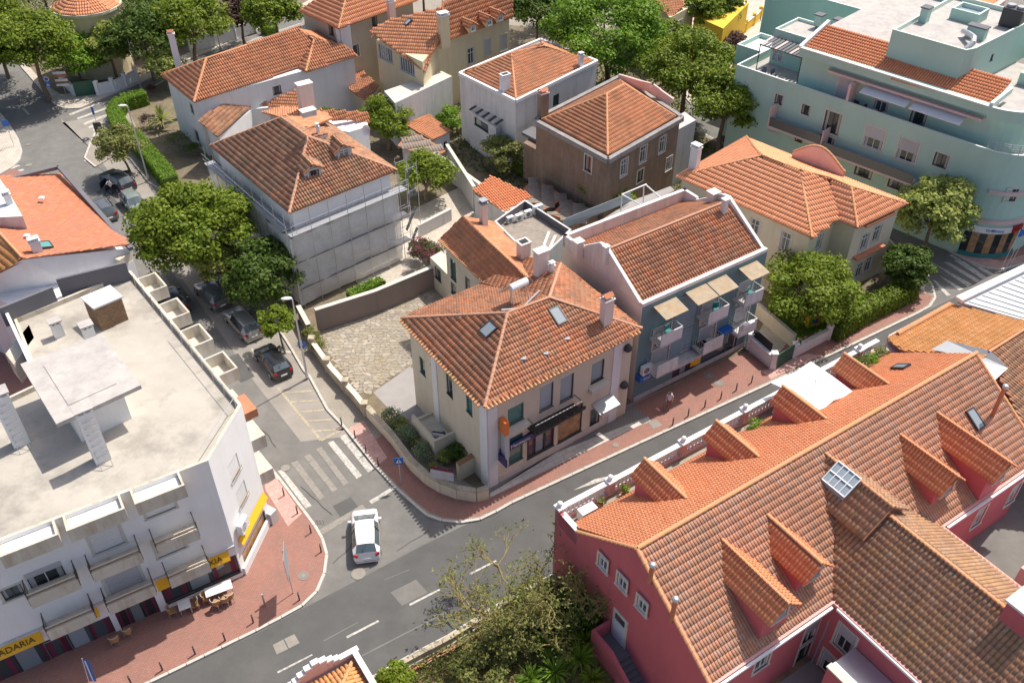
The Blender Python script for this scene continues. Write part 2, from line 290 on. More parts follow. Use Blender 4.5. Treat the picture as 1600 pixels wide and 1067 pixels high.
def roof(parent,planes,m,tw=.21,tl=.38,amp=.045,ridges=(),each=False,cap=None,thick=.1,skip=None,name='roof',capr=.11):
    "planes: lists of 3-D points. A slab per roof, real tiles laid on it, ridge tiles along the given edges"
    b=MB(); VV=[];FF=[];RR=[];base=0
    for pl in planes:
        pl=[Vector(p) for p in pl]; n=Vector((0,0,0)); c=sum(pl,Vector())/len(pl)
        for i in range(len(pl)): n+=(pl[i]-c).cross(pl[(i+1)%len(pl)]-c)
        if n.z<0: pl=pl[::-1]; n=-n
        n.normalize(); k=len(pl); pl=[p-n*(p-c).dot(n) for p in pl]
        b.add(pl+[p-Vector((0,0,thick)) for p in pl],[list(range(k)),list(range(k,2*k))[::-1]]+[(i,k+i,k+(i+1)%k,(i+1)%k) for i in range(k)],PAN,.35)
        d=Vector((0,0,-1))-n*(-n.z); d=d.normalized() if d.length>1e-3 else Vector((1,0,0)); a=n.cross(d)
        P=[((p-c).dot(a),(p-c).dot(d)) for p in pl]; us=[p[0] for p in P]; vs=[p[1] for p in P]
        gu=np.arange(min(us)+tw/2,max(us),tw); gv=np.arange(max(vs)-tl/2,min(vs),-tl)
        U,Vv=np.meshgrid(gu,gv); U=U.ravel();Vv=Vv.ravel(); ok=inpoly(U,Vv,P); U=U[ok];Vv=Vv[ok]
        if len(U)==0: continue
        k=len(U); pu=np.array([-.42,-.2,.2,.42])*tw; ph=np.array([.0,1,1,.0])*amp
        jit=RNG.normal(0,.003,k)[:,None]; jz=np.abs(RNG.normal(0,.004,k))[:,None]
        A=np.array(a);D=np.array(d);Nn=np.array(n);C=np.array(c)
        def row(dv,h): return C+(U[:,None]+pu+jit)[:,:,None]*A+(Vv[:,None]+dv+0*pu)[:,:,None]*D+((ph+h)+jz)[:,:,None]*Nn
        top=row(-tl/2,.004); bot=row(tl/2+.015,.045); low=bot-(ph+.045)[None,:,None]*Nn[None,None,:]
        blk=np.concatenate([top,bot,low],1) # k x 12 x 3
        q=np.array([[0,1,5,4],[1,2,6,5],[2,3,7,6],[4,5,9,8],[5,6,10,9],[6,7,11,10]])[:,::-1]
        FF.append((base+12*np.arange(k)[:,None,None]+q[None]).reshape(-1,4)); VV.append(blk.reshape(-1,3)); base+=12*k
        r=RNG.random(k); RR.append(np.repeat(r,6))
    ro=b.build(name,parent)
    if VV: numpy_mesh('roof_tiles',np.concatenate(VV),np.concatenate(FF),np.concatenate(RR),m,ro,'stuff',org=LOC[ro])
    if ridges: ridge(ro,ridges,cap or CAP,each,capr)
    return ro
_cap={}
def ridge(parent,edges,m,each=False,r=.11,ln=.42):
    key=(m.name,r)
    if key not in _cap:
        vs=[];n=5
        for x,rr in ((-.5*ln,r*.88),(.54*ln,r*1.08)):
            for i in range(n+1):
                t=math.pi*i/n; vs.append((x,rr*math.cos(t),rr*math.sin(t)*.9))
        fs=[(i,i+1,n+2+i,n+1+i) for i in range(n)]+[[n+1+i for i in range(n+1)]]
        _cap[key]=(vs,fs)
    vs,fs=_cap[key]; joined=MB(); me=None
    for p,q in edges:
        p=Vector(p);q=Vector(q); d=(q-p); L_=d.length; d.normalize(); k=max(1,round(L_/ln)); y=Vector((0,0,1)).cross(d).normalized(); z=d.cross(y); Mx=Matrix((d,y,z)).transposed()
        for i in range(k):
            c=p+(q-p)*((i+.5)/k)+Vector((0,0,.02)); jr=random.uniform(-.03,.03)
            if each:
                if me is None:
                    mb=MB(); mb.add(vs,fs,m,.5); t=mb.build('ridge_tile',parent,org=(0,0,0)); me=t.data; o=t
                else: o=bpy.data.objects.new('ridge_tile',me); COL.objects.link(o); o.parent=parent
                o.location=c-LOC[parent]; o.rotation_euler=(Mx@Matrix.Rotation(jr,3,'Z')).to_euler()
            else: joined.add([c+Mx@Vector(v) for v in vs],fs,m,random.random())
    if not each: joined.build('ridge_tiles',parent,kind='stuff')
# ---------------- windows, walls, houses
WS={ # frame, glass, surround, shutter fraction, mullions x, z
 'white':('wframe','glass',None,0,2,2),'stone':('wframe','glass','stone',0,2,2),'dark':('dframe','glass',None,0,1,1),'dark2':('dframe','glass','stone',0,2,1),
 'green':('gframe','glassg',None,0,1,1),'shutw':('wframe','glass','stone',1,1,1),'half':('wframe','glass','stone',.55,2,1),'grey':('wframe','glass','stone',.45,2,1),'greyfull':('wframe','shut','stone',1,1,1),
 'pale':('wframe','glassb','stone',0,2,2),'poster':('dframe','glassb',None,0,1,1),'mint':('wframe','glassb',None,1,1,1),'shop':('dframe','glass',None,0,3,1),'food':('dframe','poster',None,0,1,1),'bar':('wframe','glass','stone',0,6,1),'balc':('wframe','glass',None,.3,2,1)}
_win={}
def window(parent,A,B,u,z,w,h,style):
    key=(round(w,2),round(h,2),style)
    A=Vector(A[:2]);B=Vector(B[:2]); e=(B-A).normalized(); n=Vector((e.y,-e.x)); ang=math.atan2(e.y,e.x)
    if key not in _win:
        fr,gl,su,sh,nx,nz=WS[style]; f=MB(); t=.06; F=M[fr]
        f.box(-w/2,.06,-h/2,-w/2+t,.12,h/2,F); f.box(w/2-t,.06,-h/2,w/2,.12,h/2,F); f.box(-w/2+t,.06,-h/2,w/2-t,.12,-h/2+t,F); f.box(-w/2+t,.06,h/2-t,w/2-t,.12,h/2,F)
        for i in range(1,nx): x=-w/2+w*i/nx; f.box(x-.025,.07,-h/2+t,x+.025,.115,h/2-t,F)
        if nz>1: zz=h/2-h*.3; f.box(-w/2+t,.065,zz-.025,w/2-t,.118,zz+.025,F)
        if su:
            s=.13;G=M[su]; f.box(-w/2-s,-.03,-h/2,-w/2,.0,h/2+s,G); f.box(w/2,-.03,-h/2,w/2+s,.0,h/2+s,G); f.box(-w/2,-.03,h/2,w/2,0,h/2+s,G); f.box(-w/2-s-.03,-.07,-h/2-.1,w/2+s+.03,.05,-h/2,G)
        else: f.box(-w/2-.04,-.05,-h/2-.05,w/2+.04,.05,-h/2,F)
        g=MB(); g.box(-w/2+t/2,.125,-h/2+t/2,w/2-t/2,.14,h/2-t/2,M[gl]); s_=None
        if style=='shop':
            for f0,f1,mm in ((.03,.1,'maroon'),(.24,.3,'maroon'),(.36,.6,'glassb'),(.66,.72,'maroon'),(.9,.97,'maroon')): g.box(-w/2+w*f0,.12,-h/2+.1,-w/2+w*f1,.124,h/2-.15,M[mm])
        elif gl=='glass' and w<2:
            for f0,f1 in ((.06,.2),(.8,.93)): g.box(-w/2+w*f0,.12,-h/2+t,-w/2+w*f1,.124,h/2-t,M['curt'])
        if sh:
            s_=MB(); hh=(h-2*t)*sh; k=max(2,int(hh/.16))
            SH=M['shutw' if style in('shutw','mint') else 'shut']
            for i in range(k): zt=h/2-t-hh*i/k; s_.box(-w/2+t,.035,zt-hh/k+.012,w/2-t,.058,zt,SH); s_.box(-w/2+t,.045,zt-hh/k,w/2-t,.056,zt-hh/k+.012,SH)
        fo=f.build('window',org=(0,0,0)); go=g.build('pane',fo,org=(0,0,0)); so_=s_.build('roller_shutter',fo,org=(0,0,0)) if s_ else None
        _win[key]=(fo.data,go.data,so_.data if so_ else None); 
        for q in (fo,go,so_):
            if q: bpy.data.objects.remove(q)
    dt=_win[key]; p=Vector((*(A+e*u),z))
    o=bpy.data.objects.new('window',dt[0]); COL.objects.link(o); o.parent=parent; o.location=p-LOC[parent]; o.rotation_euler=(0,0,ang)
    for d_,nm in ((dt[1],'pane'),(dt[2],'roller_shutter')):
        if d_: q=bpy.data.objects.new(nm,d_); COL.objects.link(q); q.parent=o
    return o
def wallface(mb,A,B,z0,z1,ops,m,ztop=None):
    "one wall with real openings and reveals; ops = (u0,u1,za,zb)"
    A=Vector(A[:2]);B=Vector(B[:2]); L_=(B-A).length; e=(B-A)/L_; n=Vector((e.y,-e.x))
    ops=[(max(.02,a),min(L_-.02,b),max(z0+.01,c),min(z1-.01,d)) for a,b,c,d in ops]; ops=[o for o in ops if o[1]>o[0] and o[3]>o[2]]
    us=sorted({0,L_,*[o[0] for o in ops],*[o[1] for o in ops]}); zs=sorted({z0,z1,*[o[2] for o in ops],*[o[3] for o in ops]})
    P=lambda u,z,d=0:(*(A+e*u-n*d),z)
    for i in range(len(us)-1):
        for j in range(len(zs)-1):
            uc=(us[i]+us[i+1])/2; zc=(zs[j]+zs[j+1])/2
            if any(o[0]<uc<o[1] and o[2]<zc<o[3] for o in ops): continue
            mb.poly([P(us[i],zs[j]),P(us[i+1],zs[j]),P(us[i+1],zs[j+1]),P(us[i],zs[j+1])],m)
    for a,b,c,d in ops:
        D=.16
        for q in (((a,c),(b,c)),((b,c),(b,d)),((b,d),(a,d)),((a,d),(a,c))):
            mb.poly([P(*q[0]),P(*q[0],D),P(*q[1],D),P(*q[1])],m)
def house(name,label,cat,foot,z0,z1,m,wins=(),top=None,group=None,coping=None,parapet=0.,pm=None,floor=None,loc=None,face_m=None):
    "wins: (px,py,w,h,style) found on whichever visible wall the sight line meets"
    foot=ccw(foot); n=len(foot); cx=sum(p[0] for p in foot)/n; cy=sum(p[1] for p in foot)/n
    t=thing(name,loc or (cx,cy,z0),label,cat,group); ops=[[] for _ in range(n)]; todo=[]
    for px,py,w,h,st in wins:
        best=None
        for i in range(n):
            A,B=foot[i],foot[(i+1)%n]; L_=math.dist(A,B)
            if L_<.3: continue
            e=((B[0]-A[0])/L_,(B[1]-A[1])/L_); nn=(e[1],-e[0])
            if nn[0]*(-A[0])+nn[1]*(-A[1])<=0: continue
            u,z=on_wall(px,py,A,B)
            if -.1<u<L_+.1 and z0-1<z<z1+1:
                dd=math.dist((0,0),(A[0]+e[0]*u,A[1]+e[1]*u))
                if best is None or dd<best[0]: best=(dd,i,u,z)
        if best is None: print('window off wall',name,px,py); continue
        _,i,u,z=best; z=max(z0+h/2+.02,min(z1-h/2-.15,z)); Li=math.dist(foot[i],foot[(i+1)%n]); u=min(max(u,w/2+.06),Li-w/2-.06); ops[i].append((u-w/2,u+w/2,z-h/2,z+h/2)); todo.append((i,u,z,w,h,st))
    mb=MB()
    zt=z1+parapet if parapet else z1
    for i in range(n): wallface(mb,foot[i],foot[(i+1)%n],z0,zt,ops[i],(face_m or {}).get(i,m))
    if parapet:
        inn=inset(foot,.18)
        for i in range(n):
            a,b=foot[i],foot[(i+1)%n]; c,d=inn[(i+1)%n],inn[i]
            mb.add([(*a,zt),(*b,zt),(*c,zt),(*d,zt)],[(0,1,2,3)],coping or m)
            mb.add([(*d,z1),(*c,z1),(*c,zt),(*d,zt)],[(1,0,3,2)],pm or m)
        mb.poly([(*p,z1) for p in inn],floor or m)
    else: mb.poly([(*p,z1) for p in foot],top or m)
    mb.build('wall',t)
    for i,u,z,w,h,st in todo: window(t,foot[i],foot[(i+1)%n],u,z,w,h,st)
    t_foot[t.name]=foot
    return t
t_foot={}
def chimney(parent,px,py,z,w,d,h,m,rot=34,cap='clay',capm=None,pots=True,base=.6):
    p=at(px,py,z); mb=MB(); r=Matrix.Rotation(R(rot),3,'Z')
    def bx(x0,y0,z0,x1,y1,z1,mm):
        b=MB().box(x0,y0,z0,x1,y1,z1,mm); mb.add([p+r@Vector(v) for v in b.v],b.f,mm)
    bx(-w/2,-d/2,-base,w/2,d/2,h,m); bx(-w/2-.07,-d/2-.07,h-.02,w/2+.07,d/2+.07,h+.08,capm or m)
    o=mb.build('chimney',parent); mb=MB()
    if cap=='clay':
        for s in (-1,1):
            vs=[(-w/2,0,h+.5),(w/2,0,h+.5),(w/2,s*d/2,h+.28),(-w/2,s*d/2,h+.28)]; mb.add([p+r@Vector(v) for v in vs]+[p+r@(Vector(v)-Vector((0,0,.04))) for v in vs],[(0,1,2,3),(7,6,5,4),(0,4,5,1),(1,5,6,2),(2,6,7,3),(3,7,4,0)],M['clay'])
        for x in (-w/2+.05,w/2-.05):
            for y in (-d/2+.05,d/2-.05): mb.tube(p+r@Vector((x,y,h+.06)),p+r@Vector((x,y,h+.34)),.04,M['clay'],5)
    elif cap=='flat':
        bx(-w/2-.05,-d/2-.05,h+.26,w/2+.05,d/2+.05,h+.33,capm or m)
        for x in (-w/2+.08,0,w/2-.08):
            for y in (-d/2+.06,d/2-.06): bx(x-.04,y-.04,h+.08,x+.04,y+.04,h+.26,capm or m)
    elif cap=='open': bx(-w/2+.08,-d/2+.08,h+.085,w/2-.08,d/2-.08,h+.09,M['black'])
    if cap: mb.build('chimney_cap',o)
    return o
def skylight(parent,P,px,py,w=.7,h=1.0,m='glassb'):
    c=on_plane(px,py,P); n=(P[1]-P[0]).cross(P[2]-P[0]).normalized(); n=n if n.z>0 else -n
    d=(Vector((0,0,-1))+n*n.z).normalized(); a=n.cross(d); mb=MB(); g=MB()
    def slab(b,x0,y0,x1,y1,h0,h1,mm):
        vs=[c+a*x+d*y+n*hh for hh in (h0,h1) for x,y in ((x0,y0),(x1,y0),(x1,y1),(x0,y1))]
        b.add(vs,[(3,2,1,0),(4,5,6,7),(0,1,5,4),(1,2,6,5),(2,3,7,6),(3,0,4,7)],mm)
    for q in ((-w/2-.08,-h/2-.08,w/2+.08,-h/2),(-w/2-.08,h/2,w/2+.08,h/2+.08),(-w/2-.08,-h/2,-w/2,h/2),(w/2,-h/2,w/2+.08,h/2)): slab(mb,*q,0,.2,M['dark'])
    slab(g,-w/2,-h/2,w/2,h/2,.05,.17,M[m]); o=mb.build('skylight',parent); g.build('pane',o); return o
def slabpoly(name,pts,z,m,kind='structure',parent=None,**k):
    mb=MB(); mb.poly([(*p,z) for p in ccw(pts)],m); return mb.build(name,parent,kind=kind,**k)
def wallrun(name,label,pts,h,w,m,z0=0,cop=None,group=None,posts=0,postm=None,cat='wall'):
    pts=[Vector(p[:2]) for p in pts]; t=thing(name,(*pts[0],z0),label,cat,group); mb=MB(); cp=MB()
    for a,b in zip(pts,pts[1:]):
        mb.bar((*a,z0+h/2),(*b,z0+h/2),w,h,m)
        if cop: cp.bar((*a,z0+h+.03),(*b,z0+h+.03),w+.1,.06,cop)
    mb.build('wall',t); cp.build('coping',t)
    if posts:
        L_=sum((b-a).length for a,b in zip(pts,pts[1:])); k=int(L_/posts)+1
        for i in range(k+1):
            s=L_*i/k
            for a,b in zip(pts,pts[1:]):
                if s<=(b-a).length+1e-6: q=a+(b-a).normalized()*s; break
                s-=(b-a).length
            pb=MB().box(q.x-.2,q.y-.2,z0,q.x+.2,q.y+.2,z0+h+.35,postm or m); pb.box(q.x-.25,q.y-.25,z0+h+.35,q.x+.25,q.y+.25,z0+h+.43,postm or m); pb.build('post',t)
    return t
def line_pt(A,B,u,d=0,z=0):
    "point u metres along A->B, d metres out on the right-hand side"
    A=Vector(A[:2]);B=Vector(B[:2]); e=(B-A).normalized(); n=Vector((e.y,-e.x)); q=A+e*u+n*d; return Vector((q.x,q.y,z))
def text(parent,s,A,B,u,z,size,m,off=.05,name='lettering',sx=1.):
    "lettering lying on wall A->B, centred at u,z"
    c=bpy.data.curves.new('lettering','FONT'); c.body=s; c.size=size; c.extrude=.01; c.align_x='CENTER'; c.align_y='CENTER'
    o=bpy.data.objects.new('tmp',c); COL.objects.link(o); dg=bpy.context.evaluated_depsgraph_get(); me=bpy.data.meshes.new_from_object(o.evaluated_get(dg)); bpy.data.objects.remove(o)
    me.materials.clear(); me.materials.append(m); q=bpy.data.objects.new(name,me); COL.objects.link(q); p=line_pt(A,B,u,off,z)
    A=Vector(A[:2]);B=Vector(B[:2]); e=(B-A)
    q.rotation_euler=(math.pi/2,0,math.atan2(e.y,e.x)); q.scale=(sx,1,1)
    if parent: q.parent=parent; q.location=p-LOC[parent]
    else: q.location=p
    return q
# ================= ground, streets, pavements
g=MB(); g.box(-3000,-3000,-.5,3000,3000,-.03,M['soil']); g.build('ground',kind='structure')
D34=Vector((math.cos(R(33.5)),math.sin(R(33.5)))); P34=Vector((D34.y,-D34.x))
side=[(405,709),(440,753),(475,799),(600,880),(720,822),(657,800),(587,729),(485,591)]
mb=MB(); mb.poly([(*p,0) for p in ccw([(-130,-60),(160,-60),(160,230),(-130,230)])],M['asph']); mb.build('road',kind='structure')
nl=a2(-400,1370); nr=a2(1900,255)
def off(p,d): return (p[0]+P34.x*d,p[1]+P34.y*d)
main_n=[a2(*p) for p in [(-300,1318),(235,1066),(400,990),(470,952),(560,905),(660,852),(722,822),(800,788),(1000,695),(1200,603),(1430,494),(1600,414),(1900,262)]]
ms=main_n+[off(p,7.2) for p in main_n[::-1]]
slabpoly('main_street',ms,.004,M['asphd'])
slabpoly('worn_asphalt',[a2(*p) for p in [(505,905),(520,860),(500,830),(560,760),(640,775),(700,815),(720,822),(640,862),(560,903)]],.004,M['asph'])
slabpoly('worn_asphalt',[a2(*p) for p in [(0,75),(85,165),(150,240),(260,400),(400,600),(470,690),(430,640),(330,520),(220,400),(110,285),(34,235),(0,170)]],.004,M['asph'])
slabpoly('worn_asphalt',[a2(*p) for p in [(97,192),(190,175),(300,310),(420,500),(485,591),(560,680),(470,690),(400,600),(260,400),(150,240),(95,185)]],.010,M['asphf'])
# pavement blocks
def block(name,pts,m,z1=.12,kerb=None):
    mb=MB(); mb.prism(pts,-.02,z1,m); o=mb.build(name,kind='structure')
    if kerb: kerbs(o,kerb,z1)
    return o
_k={}
def kerbs(par,pts,z1=.12):
    pts=[Vector(p[:2]) for p in pts]
    if 'me' not in _k:
        t=MB().box(-.485,-.09,-.13,.485,.09,.012,M['kerb']).build('kerb_stone',org=(0,0,0)); _k['me']=t.data; bpy.data.objects.remove(t)
    n=0
    for a,b in zip(pts,pts[1:]):
        L_=(b-a).length; k=max(1,round(L_)); e=(b-a)/L_
        for i in range(k):
            if n>290: break
            c=a+(b-a)*((i+.5)/k); o=bpy.data.objects.new('kerb_stone',_k['me']); COL.objects.link(o); o.parent=par; o.location=Vector((c.x,c.y,z1+random.uniform(0,.006)))-LOC[par]
            o.rotation_euler=(0,0,math.atan2(e.y,e.x)+random.uniform(-.01,.01)); o.scale=(L_/k,1,1); n+=1
KA=[a2(*p) for p in [(33,250),(60,262)]]
kA=[a2(*p) for p in [(-300,1318),(235,1066),(400,986),(440,965),(472,947),(495,925),(507,897),(511,867),(504,842),(492,822),(475,799),(440,753),(405,709)]]
e126=Vector((math.cos(R(126.5)),math.sin(R(126.5)))); q=Vector(kA[-1]); kA2=[tuple(q+e126*x) for x in (12,24,36,46)]
block('pavement',kA+kA2+[a2(20,265),a2(0,275),a2(-400,420),(-90,30)],RED,kerb=kA+kA2)
slabpoly('tactile_paving',[a2(*p,.124) for p in [(408,714),(438,755),(472,802),(450,822),(415,765)]],.13,PINKP)
slabpoly('cream_paving',[a2(*p,.124) for p in [(300,575),(404,708),(436,748),(418,756),(395,725),(280,580)]],.124,TILEP)
kB=[a2(*p) for p in [(485,591),(512,641),(540,670),(587,729),(620,764),(650,791),(668,806),(690,814),(720,817),(750,812),(775,800),(800,786),(1000,693),(1200,601),(1330,540),(1430,492),(1452,480),(1461,466),(1455,445),(1420,405),(1340,330),(1240,262),(1120,222),(1085,200)]]
kBw=[a2(*p) for p in [(485,591),(474,578),(455,545),(425,497),(380,440),(330,375),(270,310),(232,285),(205,250),(187,240)]]
kBn=[a2(*p) for p in [(150,262),(133,248),(143,222),(152,203),(172,192),(176,176),(220,148),(300,103),(400,62),(470,38),(560,0)]]
bB=block('pavement',kB+[a2(1060,165),a2(1060,-75),a2(562,-75)]+kBn[::-1][1:]+kBw[::-1],COB,kerb=kBw[::-1]+kB[1:]); kerbs(bB,kBn[:10])
kT=[a2(*p) for p in [(0,72),(25,95),(60,135),(85,163),(100,171),(125,170),(160,155),(220,130),(300,92),(400,50),(520,-5)]]
bT=block('pavement',kT+[a2(520,-75),(0,230),(-130,230),a2(-60,30)],TILEP,kerb=kT)
kI=[a2(*p) for p in [(-60,140),(0,178),(17,200),(28,218),(34,237),(30,252),(19,262),(0,273),(-80,300)]]
block('pavement',kI+[a2(-400,300),a2(-400,140)],TILEP,kerb=kI)
kM=[a2(*p) for p in [(1120,150),(1180,215),(1340,290),(1420,350),(1488,396),(1514,409),(1540,419),(1565,422),(1600,412),(1900,270)]]
bM_=block('pavement',kM+[(160,120),(160,190),a2(1300,-60),a2(1250,30)],COBG,kerb=kM)
slabpoly('red_paving',[a2(*p,.124) for p in [(1535,402),(1600,368),(1750,300),(1800,310),(1600,398),(1565,408)]],.124,RED)
slabpoly('tactile_paving',[a2(*p,.124) for p in [(1496,400),(1510,392),(1535,402),(1565,408),(1600,398),(1600,408),(1565,419),(1540,415),(1516,407)]],.124,PINKP)
slabpoly('stone_band',[a2(*p,.126) for p in [(1512,393),(1545,378),(1600,352),(1700,310),(1700,322),(1600,366),(1535,400)]],.126,STONEP)
kY=[a2(*p) for p in [(1080,165),(1135,128),(1190,98),(1260,55)]]
block('pavement',[a2(*p) for p in [(1112,146),(1150,106),(1215,60),(1250,28),(1265,-20),(1265,-80),(1062,-80),(1062,145),(1080,165)]],TILEP,z1=.13)
slabpoly('garden_ground',[a2(*p,.126) for p in [(-40,20),(30,85),(68,130),(95,148),(150,140),(215,118),(300,80),(400,45),(520,-20),(520,-75),(-300,-75)]],.126,M['soil'])
# south side of the main street: garden and house plots
ks=[off(a2(*p),6.9) for p in [(430,973),(560,905),(660,852),(800,788),(1000,695)]]
kS=[a2(*p) for p in [(560,1072),(640,1026),(700,995),(792,937),(865,899)]]
kS=kS+[tuple(Vector(kS[-1])+D34*32)]
kerbs(block('pavement',kS+[tuple(Vector(kS[-1])+P34*.6)]+[tuple(Vector(p)+P34*.6) for p in kS[-2::-1]],M['kerb']),kS)
slabpoly('garden_ground',[tuple(Vector(p)+P34*.5) for p in kS]+[(30,-10),(-12,8)],.06,M['dirt'])
# interior ground of the block
def yard(name,pts,m,z=.13): return slabpoly(name,[a2(*p,z) for p in pts],z,m)
yard('garden_ground',[(190,150),(300,110),(560,20),(1040,60),(1085,205),(1330,330),(1440,430),(1200,560),(1180,545),(985,630),(760,775),(575,645),(480,520),(395,420),(240,255)],M['soil'],.126)
yard('gravel_yard',[(640,330),(745,280),(830,330),(700,460),(560,470),(560,420)],M['gravel'],.135)
yard('lawn',[(1195,490),(1235,460),(1400,460),(1440,452),(1330,500),(1230,535)],M['grass'],.14)
yard('driveway',[(1170,552),(1200,490),(1235,528),(1212,560)],M['gravel'],.142)
yard('red_paving',[(585,688),(605,672),(612,689),(642,729),(670,754),(700,771),(745,781),(766,777),(1000,664),(1018,658),(988,632),(1182,541),(1240,512),(1420,452),(1458,462),(1450,476),(1428,488),(1328,536),(1198,596),(998,689),(798,781),(774,795),(749,806),(720,811),(692,808),(671,800),(654,787),(624,760),(591,726)],RED,.128)
yard('tactile_paving',[(544,670),(568,656),(605,715),(589,727)],PINKP,.13)
yard('tactile_paving',[(1205,592),(1240,575),(1260,566),(1280,556),(1262,552),(1225,566),(1190,580)],PINKP,.131)
yard('stone_band',[(766,777),(1000,664),(1018,658),(1012,650),(870,705),(766,762)],STONEP,.13)
yard('cobble_forecourt',[(756,776),(766,762),(870,706),(1012,651),(988,632),(955,646)],COBG,.131)
yard('terrace',[(583,613),(640,573),(700,600),(765,660),(765,700),(690,715),(640,672)],M['terr'],.135)
# flagstones of the parking court
fl=yard('flagstone_court',[(500,515),(520,500),(672,440),(705,462),(640,575),(572,606),(540,570)],M['shed'],.132)
def flags():
    P=[a2(*p) for p in [(496,522),(522,502),(672,443),(700,462),(640,572),(583,612),(566,622),(505,547)]]; xs=[p[0] for p in P]; ys=[p[1] for p in P]; st=.38; cells=[]
    J={}
    def jit(i,j):
        if (i,j) not in J: J[(i,j)]=(min(xs)+i*st+random.uniform(-.16,.16)+(j%2)*st/2,min(ys)+j*st*.9+random.uniform(-.14,.14))
        return J[(i,j)]
    smat=ramp_mat('pale flagstone',[(.38,.34,.28),(.31,.28,.23),(.45,.41,.35),(.35,.3,.23),(.27,.25,.22)],lichen=(.33,.27,.17),lamt=.6); n=0; rest=MB(); loc=[]
    for j in range(int((max(ys)-min(ys))/(st*.9))+1):
        for i in range(int((max(xs)-min(xs))/st)+1):
            q=[jit(i,j),jit(i+1,j),jit(i+1,j+1) if j%2 else jit(i+1,j+1),jit(i,j+1)]; cx=sum(p[0] for p in q)/4; cy=sum(p[1] for p in q)/4
            if inpoly(np.array([cx]),np.array([cy]),P)[0]: loc.append((cy,cx,q))
    loc.sort()
    for cy,cx,q in loc:
        t=[]; 
        for k in range(4):
            a=q[k];b=q[(k+1)%4]; 
            for f in (.22,.78): t.append(((a[0]+(b[0]-a[0])*f-cx)*.93+cx,(a[1]+(b[1]-a[1])*f-cy)*.93+cy))
        mb=MB() if n<298 else rest; z=.15+random.uniform(0,.02); k=len(t); r=random.random()
        mb.add([(*p,.13) for p in t]+[(*p,z) for p in t],[(i,(i+1)%k,k+(i+1)%k,k+i) for i in range(k)]+[list(range(k,2*k))],smat,r)
        if n<298: mb.build('flagstone',fl)
        n+=1
    rest.build('flagstones',fl,kind='stuff')
flags()
# markings
def mark(name,pts,m='paint',z=.018,**k): return slabpoly(name,[a2(*p,z) for p in pts],z,M[m])
for a,b,c,d in [((434,800),(434,806),(486,867-71),(476,790))]: pass
def z4(x,y): return (400+x/4,534+y/4)
for k,(q,m_) in enumerate([([(520,590),(560,578),(738,795),(700,815)],'paint'),([(447,630),(483,617),(663,835),(628,855)],'paint'),([(375,670),(408,655),(578,880),(548,900)],'paintf'),([(298,715),(338,700),(510,920),(478,940)],'paintf'),([(218,757),(258,742),(430,970),(398,990)],'paintf'),([(135,805),(165,797),(348,1022),(312,1042)],'paint')]):
    mark('crossing_stripe',[z4(*p) for p in q],m_)
mark('stop_line',[z4(*p) for p in [(855,903),(872,925),(725,1012),(705,995)]],'paint'); mark('stop_line',[(498,828),(505,834),(572,794),(566,788)],'paintf')
for q in [((130,290),(148,290),(412,610),(398,620)),((180,312),(345,302),(348,312),(185,322)),((200,372),(385,362),(388,370),(205,382)),((258,435),(425,420),(428,430),(262,443)),((305,492),(480,480),(482,490),(308,500)),((352,552),(560,540),(558,552),(358,562)),((405,608),(545,535),(555,545),(410,622))]:
    mark('hatch_line',[z4(*p) for p in q],'paintc',.024 if q[0][0]!=130 else .018)
def z6(x,y): return (400+x/4,800+y/4)
for q in [((132,995),(350,885),(354,893),(137,1005)),((563,775),(762,673),(770,683),(570,787)),((957,572),(1145,477),(1152,487),(962,584)),((1335,380),(1500,297),(1504,307),(1340,391))]: mark('centre_line',[z6(*p) for p in q])
mark('centre_line',[(-20,1150),(40,1120),(42,1123),(-18,1153)]); mark('give_way_triangle',[(895,766),(930,748),(985,752-15),(960,745)],'paint')
for i in range(5):
    x=1600-0; 
def z8(x,y): return (1380+x/5.08,260+y/5.08)
for q in [((400,745),(455,745),(590,890+110),(560,1000)),((470,745),(530,745),(800,955-60),(760,915)),((560,745),(640,752),(820,880),(790,895)),((660,752),(700,752),(880,855),(850,868)),((395,830),(430,880),(700,945),(670,965)),((385,890),(420,950),(590,990),(560,1003)),((385,960),(400,1000),(530,1020),(505,1033))][2:4]: mark('crossing_stripe',[z8(*p) for p in q])
for q in [((480,760),(520,760),(770,905),(735,918)),((400,770),(440,790),(705,935),(670,955)),((395,830),(420,850),(640,975),(600,985)),((390,900),(415,905),(535,1022),(505,1030)),((520,705),(545,700),(625,745),(600,752))]: mark('crossing_stripe',[z8(*p) for p in q])
def z9(x,y): return (x/5.33,160+y/5.33)
for q in [((570,98),(830,0),(850,5),(590,110)),((640,130),(880,45),(900,52),(650,145)),((690,175),(900,95),(920,105),(705,190)),((735,205),(910,125),(930,140),(745,220)),((765,230),(925,160),(930,175),(790,243)),((85,545),(150,520),(170,530),(95,557)),((0,600),(190,555),(205,567),(20,615))]: mark('crossing_stripe',[z9(*p) for p in q])
for q in [((745,325),(757,325),(718,490),(700,490)),((715,470),(820,435),(828,445),(720,482)),((180,50),(200,50),(250,100),(235,105))]: mark('bay_line',[z9(*p) for p in q],'paint',.024)
for q in [((405,545),(402,549),(456,562-10),(458,548)),((348,488),(346,491),(388,478),(388,475)),((195,338),(193,341),(215,336),(215,333))]: mark('bay_line',q)
mark('bay_line',[(408,486),(440,470),(442,472),(410,489)],'paint',.03) ; mark('bay_line',[(392,545),(400,560),(403,560),(395,545)],'paint',.03)
def disc(name,px,py,r,m='cover',z=.026):
    p=at(px,py,z); mb=MB(); mb.tube(p+Vector((0,0,-.01)),p+Vector((0,0,.012)),r,M[m],18); mb.tube(p+Vector((0,0,.0)),p+Vector((0,0,.016)),r*.35,M['slab'],8); return mb.build(name,kind='structure')
